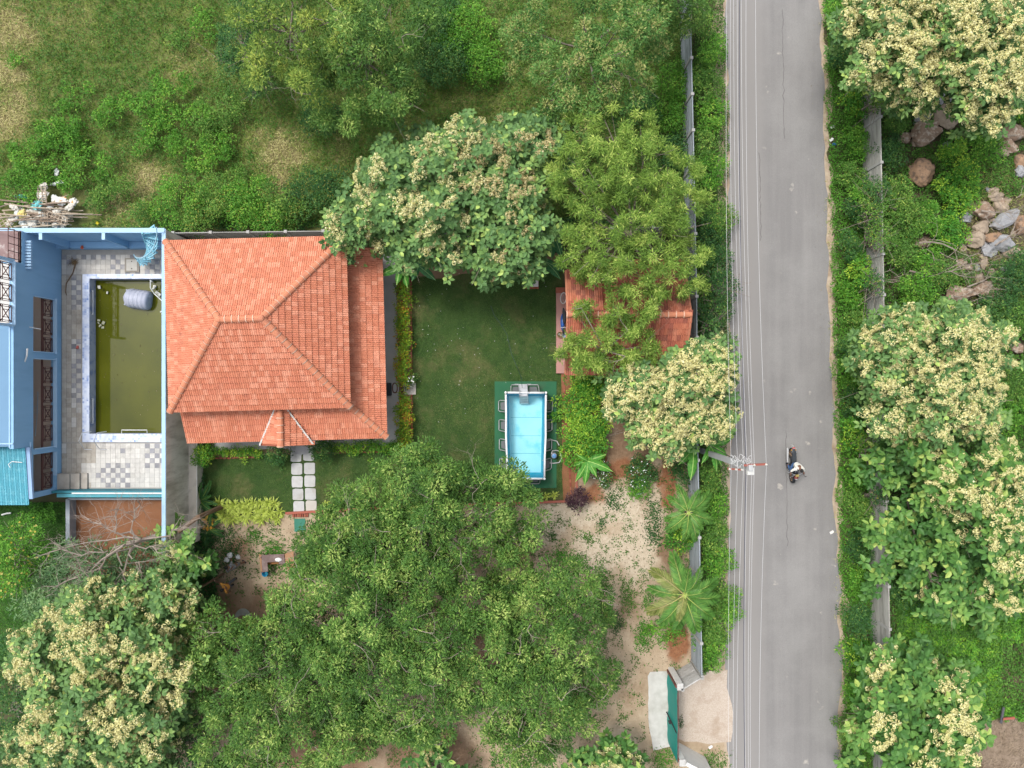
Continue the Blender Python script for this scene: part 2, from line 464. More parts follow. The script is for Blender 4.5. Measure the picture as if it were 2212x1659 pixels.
def crown_points(circles, zb, zt, sp, rg, hole, seed, rag=.26, power=.7, jit=.22):
    cs = np.array(circles, float)
    px = sp/(K*(1-zt/CAM_H))
    x0, y0 = (cs[:, 0]-cs[:, 2]*1.3).min(), (cs[:, 1]-cs[:, 2]*1.3).min()
    x1, y1 = (cs[:, 0]+cs[:, 2]*1.3).max(), (cs[:, 1]+cs[:, 2]*1.3).max()
    gx, gy = np.meshgrid(np.arange(x0, x1, px), np.arange(y0, y1, px*.9))
    gx = (gx+rg.uniform(-.5, .5, gx.shape)*px*1.1).ravel(); gy = (gy+rg.uniform(-.5, .5, gy.shape)*px*1.1).ravel()
    mod = 1+rag*2*(fnoise(gx/42, gy/42, seed)-.5)+rag*.8*(vnoise(gx/14, gy/14, seed+1)-.5)
    h = np.zeros(len(gx)); top = np.zeros(len(gx))
    for c in cs:
        d = np.hypot(gx-c[0], gy-c[1])/(c[2]*mod)
        zz = c[3] if len(c) > 3 and c[3] > 0 else zt
        hh = np.sqrt(np.clip(1-d*d, 0, None))
        val = np.where(hh > 0, zb+(zz-zb)*hh**power, 0)
        top = np.maximum(top, val); h = np.maximum(h, hh)
    keep = h > .12
    hol = fnoise(gx/24, gy/24, seed+11)
    keep &= ~((hol < hole+.12) & (rg.random(len(gx)) < .85))
    gx, gy, top, h = gx[keep], gy[keep], top[keep], h[keep]
    top = top+(vnoise(gx/26, gy/26, seed+7)-.5)*min(1.8, (zt-zb)*.38)+rg.normal(0, min(jit, (zt-zb)*.1), len(gx))
    return gx, gy, np.maximum(top, zb*.6+.05), h
def v2w(gx, gy, z):
    s = K*(CAM_H-z)/CAM_H
    return np.stack([(gx-1106)*s, (829.5-gy)*s, z], 1)
def leaf_clumps(C, k, rg, R=None, tips=None):
    """C (n,3) clump centres -> scattered leaves"""
    n = k['n']; m = len(C)
    R = k['R'] if R is None else R
    c = np.repeat(C, n, 0)
    u = nrm(rg.normal(0, 1, (m*n, 3))); u[:, 2] = np.where(u[:, 2] < 0, -u[:, 2]*(rg.random(m*n) < .75)+u[:, 2]*.4*(rg.random(m*n) < .25), u[:, 2])
    u = nrm(u)
    if k.get('umb'):
        az = rg.uniform(0, 2*np.pi, m*n)
        el = rg.uniform(-.9, .45, m*n)
        d = np.stack([np.cos(az)*np.cos(el), np.sin(az)*np.cos(el), np.sin(el)], 1)
        pos = c+d*rg.uniform(.02, .3, (m*n, 1))*R+rg.normal(0, .1, (m*n, 3))
    elif k.get('ros'):
        q = k['ros']; g = n//q+1
        ci = np.tile(np.arange(n)//q, m)+np.repeat(np.arange(m)*g, n); cc = rg.normal(0, 1, (m*g, 3))*np.array([R*.75, R*.75, R*.35]); tl = rg.normal(0, .22, (m*g, 2))
        az = np.tile((np.arange(n) % q)*2*np.pi/q, m)+rg.uniform(0, 6.28, m*g)[ci]+rg.normal(0, .18, m*n)
        el = rg.normal(.08, .22, m*n)
        d = nrm(np.stack([np.cos(az)*np.cos(el), np.sin(az)*np.cos(el), np.sin(el)+tl[ci, 0]*np.cos(az)+tl[ci, 1]*np.sin(az)], 1))
        pos = c+cc[ci]+d*.04
    else:
        rad = rg.uniform(.25, 1, (m*n, 1))**.6
        fl = np.array([1, 1, k['flat']])
        pos = c+u*rad*R*fl
        d = nrm(u+rg.normal(0, .55, (m*n, 3))+np.array([0, 0, -k['droop']]))
    up = (u*.6 if not k.get('ros') else 0)+np.array([0, 0, 1.0])+rg.normal(0, .3 if not k.get('ros') else .15, (m*n, 3))
    ln = k['l']*rg.uniform(.65, 1.25, m*n); wd = k['w']*rg.uniform(.7, 1.25, m*n)
    lo = k.get('lo', .24); ct = np.repeat(rg.uniform(lo, lo+k['tv']*1.4, m), n)
    tint = ct+rg.normal(0, .1, m*n)
    if k.get('tip'):  # upper mid-clump leaves paler: young shoots, and painted-in light on clump tops
        tint += k['tip']*(np.hypot(pos[:, 0]-c[:, 0], pos[:, 1]-c[:, 1]) < R*.5)*(pos[:, 2] > c[:, 2])*np.repeat(rg.random(m) < .75, n)
    tint = tint+.45*(rg.random(m*n) < .06)
    return scatter(k['T'], pos, d, up, ln, wd, np.clip(tint, 0, 1))

FLOWER_MESH = {}
def flower_mesh(mname, variant, size):
    """one lacy flower head: a dome of small florets on short stalks"""
    key = (mname, variant, size)
    if key in FLOWER_MESH: return FLOWER_MESH[key]
    rg = np.random.default_rng(100+variant)
    pos, dirs = [], []
    nb = rg.integers(8, 12)
    for b in range(nb):
        a = rg.uniform(0, 6.28); r = math.sqrt(rg.random())*.42
        cx, cy, cz = r*math.cos(a), r*math.sin(a), .16*(1-(r/.42)**2)+rg.uniform(-.03, .05)
        for _ in range(22):
            u = rg.normal(0, 1, 3); u /= np.linalg.norm(u); u[2] = abs(u[2])
            pos.append((cx+u[0]*.125, cy+u[1]*.125, cz+u[2]*.1)); dirs.append(u)
    pos = np.array(pos)*size; dirs = np.array(dirs); n = len(pos)
    hz = nrm(np.cross(dirs, rg.normal(0, 1, (n, 3))))
    ln = rg.uniform(.06, .1, n)*size
    v, f, t = scatter(T_DIAMOND, pos-hz*ln[:, None]*.5, hz, dirs, ln, ln*.9, np.clip(rg.normal(.55, .25, n), 0, 1))
    me = mesh_np('flower_head', v, f, t)
    me.materials.append(MATS[mname])
    FLOWER_MESH[key] = me
    return me

def plant(name, label, cat, kind, circles, zb, zt, trunk=None, seed=1, group=None, flowers=None, limbs=12, tr=.16, bark=None, power=.7, rag=.26, hole=None, dead=0, petals=None, stems=False, layers=1):
    rg = np.random.default_rng(seed)
    k = KINDS[kind]
    cx = sum(c[0] for c in circles)/len(circles); cy = sum(c[1] for c in circles)/len(circles)
    if trunk is None: trunk = (cx, cy)
    zmid = (zb+zt)/2
    cw = V(cx, cy, zt*.8)
    base = V(*trunk, 0)
    if trunk == (cx, cy): base = Vector((cw.x, cw.y, 0))
    t = thing(name, label, cat, base, 0, group)
    gx, gy, z, h = crown_points(circles, zb, zt, k['sp'], rg, k['hole'] if hole is None else hole, seed, rag, power, k.get('jit', .22))
    C = v2w(gx, gy, z)
    nu = int(len(C)*k['under'])
    idx = rg.integers(0, len(C), nu)
    C2 = v2w(gx[idx]+rg.normal(0, 6, nu), gy[idx]+rg.normal(0, 6, nu), np.maximum(z[idx]-rg.uniform(.25, .6, nu)*max(.3, (zt-zb)*.6), .1))
    parts = [leaf_clumps(np.concatenate([C, C2]), k, rg)]
    v, f, tt = merge(parts)
    b = np.array(base)
    link('crown' if zt > 2.2 else 'foliage', mesh_np('crown', v-b, f, tt), MATS[k['mat']], t)
    # trunk and limbs
    if zt > 2.2:
        segs = []
        top = Vector((cw.x*.6+base.x*.4, cw.y*.6+base.y*.4, zb+(zt-zb)*.25))
        p = Vector(base); steps = 4
        for i in range(steps):
            q = base.lerp(top, (i+1)/steps)+Vector(rg.normal(0, .08, 3))*(i < steps-1)
            r0 = tr*(1-.4*i/steps); r1 = tr*(1-.4*(i+1)/steps)
            segs.append((tuple(p), tuple(q), r0, r1)); p = q
        for i in rg.choice(len(C), min(limbs, len(C)), replace=False):
            tgt = Vector(C[i])-Vector((0, 0, .12)); a = Vector(top)*.75+Vector(base)*.25 if rg.random() < .4 else Vector(top)
            mid = a.lerp(tgt, .5)+Vector((rg.normal(0, .25), rg.normal(0, .25), -abs(rg.normal(.2, .2))))
            r = tr*.42
            segs += [(tuple(a), tuple(mid), r, r*.6), (tuple(mid), tuple(tgt), r*.6, r*.22)]
            for _ in range(3):
                e = tgt+Vector((rg.normal(0, .6), rg.normal(0, .6), rg.uniform(-.3, .35)))
                st = mid.lerp(tgt, rg.uniform(.2, .9))
                segs.append((tuple(st), tuple(e), r*.25, r*.1))
        tw = []
        for i in range(dead):
            j = rg.integers(0, len(C)); s0 = Vector(C[j])+Vector((0, 0, .15))
            segs.append((tuple(top), tuple(s0), .05, .022)); grow(s0+Vector((0, 0, .12)), Vector((rg.normal(), rg.normal(), .04)), rg.uniform(.6, 1.2), .017, 2, tw, rg, .5, (1, 2), .75, .03, .34)
        if tw:
            v, f = seg_tubes(tw, 4); link('bare_twigs', mesh_np('bare_twigs', v-b, f, np.full(len(f), .5)), M_TWIG, t)
        v, f = seg_tubes(segs, 5)
        link('trunk', mesh_np('trunk', v-b, f, np.full(len(f), .5)), bark or M_BARK, t)
    elif stems:
        segs = [(tuple(base), tuple(C[i]), .018, .008) for i in rg.choice(len(C), min(9, len(C)), replace=False)]
        v, f = seg_tubes(segs, 4)
        link('stem', mesh_np('stem', v-b, f, np.full(len(f), .5)), M_STEM, t)
    # flower heads, each one a piece of its own
    if flowers:
        fm, fn, fs, fcirc = flowers
        ok = np.arange(len(C))
        if fcirc:
            msk = np.zeros(len(C), bool)
            for (fx, fy, fr) in fcirc: msk |= np.hypot(gx-fx, gy-fy) < fr
            ok = ok[msk]
        w_ = vnoise(gx[ok]/30, gy[ok]/30, seed+21)
        ok = ok[np.argsort(-(w_+rg.uniform(0, .55, len(ok))))][:min(fn, 300)]
        for i in ok:
            s = fs
            me = flower_mesh(fm if rg.random() < .95 else 'flower_pale', int(rg.integers(0, 4)), fs)
            o = bpy.data.objects.new('flower_head', me); COL.objects.link(o); o.parent = t
            sc = rg.uniform(.95, 1.7)
            o.location = Vector(C[i])+Vector((rg.normal(0, .12), rg.normal(0, .12), k['R']*k['flat']*.95+.06))-base
            o.scale = (sc, sc*rg.uniform(.8, 1.2), sc)
            out = Vector(((gx[i]-cx), -(gy[i]-cy), 0)); out = out.normalized()*(1-h[i])*.9 if out.length > 1 else out*0
            o.rotation_euler = (rg.normal(0, .22)-out.y, rg.normal(0, .22)+out.x, rg.uniform(0, 6.28))
    if petals:
        pm, pn, ps = petals
        i = rg.integers(0, len(C), pn)
        u = nrm(rg.normal(0, 1, (pn, 3))); u[:, 2] = np.abs(u[:, 2])+.3; u = nrm(u)
        pos = C[i]+u*k['R']*1.02
        hz = nrm(np.cross(u, rg.normal(0, 1, (pn, 3))))
        v, f, tt = scatter(T_DIAMOND, pos, hz, u, np.full(pn, ps), np.full(pn, ps), rg.random(pn))
        o = link('blossom', mesh_np('blossom', v-b, f, tt), MATS[pm], t)
    return t

def cover(name, label, cat, polyV, mname, dens, l, w, zr, seed, T=T_DIAMOND, avoid=(), tint=(.1, .6), upright=.3, dry=None, clump=0.0, hmap=0.0, thin=None):
    """ground cover nobody could count: many leaves over an outlined patch, one object"""
    rg = np.random.default_rng(seed)
    ps = np.array(polyV, float)
    x0, y0, x1, y1 = ps[:, 0].min(), ps[:, 1].min(), ps[:, 0].max(), ps[:, 1].max()
    n = int((x1-x0)*(y1-y0)*K*K*dens)
    gx = rg.uniform(x0, x1, n); gy = rg.uniform(y0, y1, n)
    gx2 = gx+(fnoise(gx/25, gy/25, seed)-.5)*22; gy2 = gy+(fnoise(gx/25, gy/25, seed+4)-.5)*22
    keep = in_poly(gx2, gy2, [tuple(p) for p in polyV])
    for a in avoid: keep &= ~in_poly(gx, gy, a)
    if clump: keep &= fnoise(gx/16, gy/16, seed+9) > clump*rg.uniform(.75, 1.15, n)
    if thin is not None: keep &= rg.random(n) < thin(gx, gy)
    gx, gy = gx[keep], gy[keep]; n = len(gx)
    hz = fnoise(gx/18, gy/18, seed+2)
    z = zr[0]+(zr[1]-zr[0])*np.clip((hz-.25)*1.7, 0, 1)*rg.uniform(.35, 1, n)**.5
    pos = v2w(gx, gy, z)
    az = rg.uniform(0, 2*np.pi, n); el = rg.normal(upright, .45, n)
    d = np.stack([np.cos(az)*np.cos(el), np.sin(az)*np.cos(el), np.sin(el)], 1)
    up = np.array([0, 0, 1.0])+rg.normal(0, .4, (n, 3))
    t = rg.uniform(tint[0], tint[1], n)
    if dry is not None: t = np.clip(t*.85+dry(gx, gy)*rg.uniform(.3, 1.1, n), 0, 1)
    v, f, tt = scatter(T, pos, d, up, l*rg.uniform(.6, 1.3, n), w*rg.uniform(.7, 1.3, n), t)
    o = link(name, mesh_np(name, v, f, tt), MATS[mname])
    return tag(o, label, cat, None, 'stuff')
# ================================================================== THE SETTING
DRY = [(20, 60, 70, 1), (15, 150, 55, 1), (10, 260, 55, 1), (40, 215, 45, .8), (400, 150, 55, .5), (312, 395, 48, 1), (268, 440, 45, 1), (612, 335, 58, 1),
       (605, 392, 42, 1), (560, 300, 35, .7), (1000, 225, 70, .3), (900, 300, 60, .35), (1090, 205, 45, .3), (720, 330, 45, .4), (150, 40, 70, .45), (430, 100, 70, .45), (980, 290, 40, .5)]
def dryness(gx, gy):
    gx = np.asarray(gx, float); gy = np.asarray(gy, float)
    wx = gx+(fnoise(gx/30, gy/30, 31)-.5)*50; wy = gy+(fnoise(gx/30, gy/30, 37)-.5)*50
    d = np.zeros_like(gx)
    for x, y, r, a in DRY: d = np.maximum(d, a*np.exp(-((wx-x)**2+(wy-y)**2)/(r*r)))
    return np.clip(d*.95+(fnoise(gx/20, gy/20, 41)-.5)*.5, 0, 1)

M_SOIL = mat('soil_green', (.045, .062, .018), (.09, .075, .04), .6, .95, bump=.6, bscale=15, dirt=(.03, .05, .014), dscale=.25)
gm = MB(); gm.poly([(-300, -300, -.012), (300, -300, -.012), (300, 300, -.012), (-300, 300, -.012)])
tag(gm.build('ground', M_SOIL), 'rough grassy ground under the whole plot', 'ground', None, 'structure')

# the rough field, with a dryness value at each vertex
def field_mat():
    m, N, L = new_mat('field_soil')
    at = N.new('ShaderNodeAttribute'); at.attribute_name = 'dry'
    tc = N.new('ShaderNodeTexCoord')
    n1 = noise_node(N, L, tc.outputs['Object'], 1.6, 7, .65)
    n2 = noise_node(N, L, tc.outputs['Object'], 9, 5, .6)
    g = mixc(N, L, n1.outputs['Fac'], (.085, .125, .028), (.21, .205, .07))
    d = mixc(N, L, n2.outputs['Fac'], (.13, .115, .045), (.235, .195, .09))
    ad = N.new('ShaderNodeMath'); ad.operation = 'ADD'; L.new(at.outputs['Fac'], ad.inputs[0])
    mm = N.new('ShaderNodeMath'); mm.operation = 'MULTIPLY_ADD'; L.new(n1.outputs['Fac'], mm.inputs[0]); mm.inputs[1].default_value = 1.3; mm.inputs[2].default_value = -.68
    L.new(mm.outputs[0], ad.inputs[1])
    col = mixc(N, L, remap(N, L, ad.outputs[0], .2, .7), g, d)
    b = N.new('ShaderNodeBsdfPrincipled'); L.new(col, b.inputs['Base Color']); b.inputs['Roughness'].default_value = .95
    bp = N.new('ShaderNodeBump'); bp.inputs['Strength'].default_value = .6; bp.inputs['Distance'].default_value = .05
    L.new(n2.outputs['Fac'], bp.inputs['Height']); L.new(bp.outputs[0], b.inputs['Normal'])
    o = N.new('ShaderNodeOutputMaterial'); L.new(b.outputs[0], o.inputs['Surface'])
    return m
nx, ny = 110, 44
gx, gy = np.meshgrid(np.linspace(-70, 1496, nx), np.linspace(-70, 498, ny))
fv = v2w(gx.ravel(), gy.ravel(), np.full(gx.size, 0.0))
idx = np.arange(gx.size).reshape(ny, nx)
ff = np.stack([idx[1:, :-1], idx[1:, 1:], idx[:-1, 1:], idx[:-1, :-1]], -1).reshape(-1, 4)
me = mesh_np('field', fv, ff)
a = me.attributes.new('dry', 'FLOAT', 'POINT'); a.data.foreach_set('value', dryness(gx.ravel(), gy.ravel()).astype(np.float32))
tag(link('field', me, field_mat()), 'overgrown field with green weeds and dry straw patches', 'field', None, 'structure')

# road
def road_mat():
    m, N, L = new_mat('asphalt')
    tc = N.new('ShaderNodeTexCoord'); co = tc.outputs['Object']
    mp = N.new('ShaderNodeMapping'); mp.inputs['Scale'].default_value = (1.2, .05, 1); L.new(co, mp.inputs['Vector'])
    ns = noise_node(N, L, mp.outputs[0], 1.6, 5, .6)
    nb = noise_node(N, L, co, .35, 6, .6)
    nf = noise_node(N, L, co, 26, 3, .7)
    nsp = noise_node(N, L, co, 1.3, 3, .5)
    c = mixc(N, L, remap(N, L, ns.outputs['Fac'], .35, .68), (.178, .173, .170), (.21, .203, .198))
    c = mixc(N, L, remap(N, L, nb.outputs['Fac'], .45, .8), c, (.24, .235, .228))
    c = mixc(N, L, remap(N, L, nsp.outputs['Fac'], .69, .75), c, (.33, .31, .28))
    c = mixc(N, L, 0.55, c, mixc(N, L, nf.outputs['Fac'], (.3, .3, .3), (.82, .82, .82)), 'OVERLAY')
    # lighter trampled strip along the left side under the wires
    sx = N.new('ShaderNodeSeparateXYZ'); L.new(co, sx.inputs[0])
    c = mixc(N, L, remap(N, L, sx.outputs[0], 14.6, 13.6), c, (.24, .23, .222))
    b = N.new('ShaderNodeBsdfPrincipled'); L.new(c, b.inputs['Base Color']); b.inputs['Roughness'].default_value = .92; b.inputs['Specular IOR Level'].default_value = .2
    bp = N.new('ShaderNodeBump'); bp.inputs['Strength'].default_value = .35; bp.inputs['Distance'].default_value = .01
    L.new(nf.outputs['Fac'], bp.inputs['Height']); L.new(bp.outputs[0], b.inputs['Normal'])
    o = N.new('ShaderNodeOutputMaterial'); L.new(b.outputs[0], o.inputs['Surface'])
    return m
M_TAN = mat('sandy_shoulder', (.34, .26, .185), (.44, .36, .27), 3, .95, bump=.5, dirt=(.24, .17, .11), dscale=1.2)
RL = [(1563, -400), (1566, 0), (1570, 150), (1574, 300), (1575, 600), (1578, 900), (1574, 1200), (1565, 1450), (1570, 1560), (1575, 1659), (1575, 2100)]
RR = [(1760, -400), (1768, 0), (1778, 200), (1785, 440), (1789, 560), (1797, 830), (1803, 1100), (1812, 1300), (1819, 1450), (1813, 1560), (1812, 1659), (1815, 2100)]
sheet('road_shoulder', [(x-22, y) for x, y in RL]+[(x+13, y) for x, y in reversed(RR)], .004, M_TAN, amp=.25, seed=3, step=.3)
sheet('road', RL+list(reversed(RR)), .012, road_mat(), amp=.16, seed=5)
# cracks and a paving seam: thin filled cracks in the asphalt
cm = MB()
rg = np.random.default_rng(4)
for (x0, y0, y1) in ((1690, 20, 300), (1697, 930, 1180), (1640, 330, 520)):
    p = V(x0, y0); pts = []
    n = 24
    for i in range(n+1):
        q = V(x0+rg.normal(0, 1.0)+i*.15, y0+(y1-y0)*i/n); pts.append(q)
    for i in range(n):
        a_, b_ = pts[i], pts[i+1]; wd = .012+.012*rg.random()
        cm.add([(a_.x-wd, a_.y, .0165), (a_.x+wd, a_.y, .0165), (b_.x+wd, b_.y, .0165), (b_.x-wd, b_.y, .0165)], [(3, 2, 1, 0)])
tag(cm.build('road_crack', mat('crack_fill', (.12, .115, .11), (.15, .145, .14), 3, .9)), None, None, None, 'structure')

# sandy yard, red soil, lawns, drive
M_YARD = mat('yard_sand', (.36, .265, .175), (.46, .36, .255), 1.1, .95, bump=.6, bscale=25, dirt=(.2, .125, .07), dscale=.5, dlo=.5, dhi=.72)
M_YARD_PALE = mat('yard_pale', (.46, .38, .28), (.56, .49, .39), 2.5, .95, bump=.6, bscale=25, dirt=(.3, .23, .15), dscale=1.6, dlo=.5, dhi=.7)
M_RED = mat('red_soil', (.2, .085, .04), (.27, .125, .062), 1.8, .95, bump=.6, bscale=20, dirt=(.13, .055, .028), dscale=.9)
M_BROWN = mat('brown_soil', (.2, .125, .075), (.27, .175, .11), 1.8, .95, bump=.6, bscale=20, dirt=(.12, .07, .04), dscale=.9)
M_GRAVEL = mat('gravel', (.38, .31, .25), (.52, .45, .38), 22, .95, bump=.8, bscale=40, dirt=(.3, .22, .15), dscale=.8)
M_LAWN = mat('lawn_turf', (.022, .054, .011), (.046, .085, .018), 1.3, .95, bump=.8, bscale=60, dirt=(.15, .13, .055), dscale=.4, dlo=.5, dhi=.74)
M_LAWN2 = mat('lawn_bright', (.02, .06, .008), (.04, .095, .014), 1.0, .95, bump=.8, bscale=60, dirt=(.09, .1, .03), dscale=.5, dlo=.55, dhi=.8)
M_CONC = mat('concrete', (.42, .41, .38), (.54, .53, .5), 2.2, .85, bump=.3, dirt=(.3, .29, .25), dscale=.7)
YARDP = [(392, 1100), (700, 1096), (1235, 1078), (1236, 800), (1310, 790), (1500, 930), (1512, 1300), (1516, 1450), (1560, 1452), (1562, 1720), (378, 1720)]
def blobs(gx, gy, lst, warp=38, seed=0):
    """soft irregular patches: how much of a soil or painted shade shows at each point"""
    wx = gx+(fnoise(gx/26, gy/26, 51+seed)-.5)*warp+(vnoise(gx/7, gy/7, 53+seed)-.5)*10; wy = gy+(fnoise(gx/26, gy/26, 57+seed)-.5)*warp+(vnoise(gx/7, gy/7, 59+seed)-.5)*10
    d = np.zeros_like(gx)
    for x, y, rx, ry, a in lst: d = np.maximum(d, a*np.clip(1.6-1.6*np.sqrt(((wx-x)/rx)**2+((wy-y)/ry)**2), 0, 1))
    return np.clip(d, 0, 1)
def yard_mat():
    m, N, L = new_mat('yard_soil')
    ge = N.new('ShaderNodeNewGeometry'); co = ge.outputs['Position']
    n1 = noise_node(N, L, co, 1.1, 7, .62); n2 = noise_node(N, L, co, .5, 7, .65); n3 = noise_node(N, L, co, 14, 4); n4 = noise_node(N, L, co, 5, 5, .7)
    col = mixc(N, L, remap(N, L, n1.outputs['Fac'], .3, .7), (.33, .25, .165), (.43, .345, .245))
    col = mixc(N, L, remap(N, L, n2.outputs['Fac'], .5, .72), col, (.22, .145, .085))
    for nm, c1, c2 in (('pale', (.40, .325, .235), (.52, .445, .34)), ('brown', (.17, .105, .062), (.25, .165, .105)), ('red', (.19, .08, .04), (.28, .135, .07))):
        at = N.new('ShaderNodeAttribute'); at.attribute_name = nm
        cc = mixc(N, L, remap(N, L, n4.outputs['Fac'], .32, .68), c1, c2)
        mm = N.new('ShaderNodeMath'); mm.operation = 'MULTIPLY_ADD'; L.new(n4.outputs['Fac'], mm.inputs[0]); mm.inputs[1].default_value = .7; mm.inputs[2].default_value = -.35
        ad = N.new('ShaderNodeMath'); ad.operation = 'ADD'; L.new(mm.outputs[0], ad.inputs[0]); L.new(at.outputs['Fac'], ad.inputs[1])
        col = mixc(N, L, remap(N, L, ad.outputs[0], .2, .75), col, cc)
    b = N.new('ShaderNodeBsdfPrincipled'); L.new(col, b.inputs['Base Color']); b.inputs['Roughness'].default_value = .95; b.inputs['Specular IOR Level'].default_value = .2
    bp = N.new('ShaderNodeBump'); bp.inputs['Strength'].default_value = .7; bp.inputs['Distance'].default_value = .03
    L.new(n3.outputs['Fac'], bp.inputs['Height']); L.new(bp.outputs[0], b.inputs['Normal'])
    o = N.new('ShaderNodeOutputMaterial'); L.new(b.outputs[0], o.inputs['Surface'])
    return m
xs, ys = np.arange(372, 1570, 7.5), np.arange(786, 1722, 7.5)
gx, gy = np.meshgrid(xs, ys)
nx, ny = len(xs), len(ys)
idx = np.arange(gx.size).reshape(ny, nx)
ff = np.stack([idx[1:, :-1], idx[1:, 1:], idx[:-1, 1:], idx[:-1, :-1]], -1).reshape(-1, 4)
cxm, cym = (gx[:-1, :-1]+3.75).ravel(), (gy[:-1, :-1]+3.75).ravel()
ff = ff[in_poly(cxm, cym, YARDP)]
me = mesh_np('dirt_yard', v2w(gx.ravel(), gy.ravel(), np.full(gx.size, .008)), ff)
PA = {'pale': [(1230, 1110, 110, 45, 1), (1340, 1090, 80, 60, 1), (1380, 1180, 60, 110, 1), (1300, 1190, 90, 60, .9), (1170, 1140, 60, 50, .8), (1420, 1100, 30, 60, .6), (1330, 1600, 70, 60, .5)],
      'brown': [(1400, 900, 130, 110, 1), (1455, 1180, 40, 110, .9), (1360, 970, 80, 60, .9), (930, 1640, 150, 110, 1), (480, 1400, 160, 190, 1), (600, 1300, 120, 60, .7), (1120, 1190, 60, 50, .8), (700, 1600, 200, 150, .9), (1000, 1400, 200, 160, .7)],  # brown soil, plus tree shade painted as dark ground under the crowns
      'red': [(1360, 1015, 100, 32, 1), (1445, 1040, 28, 90, 1), (1280, 1065, 40, 35, .8), (1468, 1395, 38, 52, 1.2), (510, 1190, 70, 40, .5)]}
for k_, (nm, lst) in enumerate(PA.items()):
    a = me.attributes.new(nm, 'FLOAT', 'POINT'); a.data.foreach_set('value', blobs(gx.ravel(), gy.ravel(), lst, seed=k_).astype(np.float32))
tag(link('dirt_yard', me, yard_mat()), 'sandy yard of mixed pale, brown and red soil', 'yard', None, 'structure')
sheet('gravel_drive', [(1462, 1486), (1530, 1450), (1572, 1446), (1578, 1600), (1530, 1605), (1480, 1600), (1462, 1590)], .028, M_GRAVEL, amp=.2, seed=15)
sheet('concrete_apron', [(1399, 1460), (1404, 1451), (1440, 1449), (1445, 1520), (1447, 1612), (1411, 1620), (1402, 1577)], .06, M_CONC, step=.3, amp=.05, seed=16)
sheet('lawn', [(414, 963), (884, 960), (884, 540), (1216, 540), (1212, 800), (1232, 990), (1236, 1084), (690, 1107), (412, 1118)], .012, M_LAWN, amp=.04, seed=17)
sheet('lawn', [(-80, 1085), (142, 1085), (142, 1250), (120, 1420), (-80, 1450)], .004, M_LAWN2, amp=.04, seed=18)
sheet('red_soil_court', [(150, 1074), (353, 1074), (353, 1240), (150, 1240)], .008, M_RED, amp=.02, seed=19)
sheet('undergrowth_soil', [(1900, -80), (2330, -80), (2330, 1740), (1918, 1740)], .003, mat('litter_soil', (.05, .05, .022), (.11, .085, .05), 1.2, .95, bump=.6, bscale=14, dirt=(.17, .13, .085), dscale=.5), amp=.2, seed=20)

# garden bed soil strips along the house and lawn
sheet('bed_soil', [(857, 600), (886, 600), (886, 980), (857, 980)], .02, M_BROWN, amp=.03, seed=21)
sheet('bed_soil', [(414, 966), (886, 960), (886, 976), (690, 980), (414, 988)], .022, M_BROWN, amp=.03, seed=22)
sheet('bed_soil', [(1212, 800), (1305, 800), (1310, 1010), (1244, 1010), (1240, 1080), (1215, 1080)], .032, M_RED, amp=.05, seed=23)
sheet('bed_soil', [(860, 545), (1216, 545), (1216, 575), (1100, 580), (960, 600), (880, 590)], .026, M_BROWN, amp=.1, seed=24)
# ================================================================== BUILDINGS
M_DECK = mat('roof_underlay', (.3, .085, .045), (.26, .07, .035), 4, .9)
TILE_TONES = [((.57, .215, .125), (.51, .185, .105)), ((.61, .245, .15), (.55, .21, .125)), ((.54, .195, .112), (.48, .165, .092)), ((.65, .29, .185), (.58, .24, .15)), ((.50, .17, .098), (.56, .21, .125))]
M_TILE = [mat('terracotta_%d' % i, a_, b_, 7, .85, bump=.15, bscale=60, dirt=(.3, .1, .065), dscale=2.6, dlo=.55, dhi=.85) for i, (a_, b_) in enumerate(TILE_TONES)]
OLD_TONES = [((.46, .155, .09), (.40, .125, .07)), ((.50, .18, .105), (.44, .15, .085)), ((.39, .12, .075), (.34, .1, .065)), ((.33, .105, .072), (.28, .09, .06)), ((.52, .2, .125), (.46, .165, .1))]
M_OLDTILE = [mat('old_terracotta_%d' % i, a_, b_, 7, .88, bump=.2, bscale=60, dirt=(.16, .075, .055), dscale=1.6, dlo=.5, dhi=.8) for i, (a_, b_) in enumerate(OLD_TONES)]
M_RIDGE = mat('ridge_clay', (.56, .22, .125), (.5, .185, .1), 5, .85, dirt=(.36, .15, .1), dscale=2.5)
M_MORTAR = mat('pale_mortar', (.66, .42, .31), (.6, .36, .26), 6, .9)

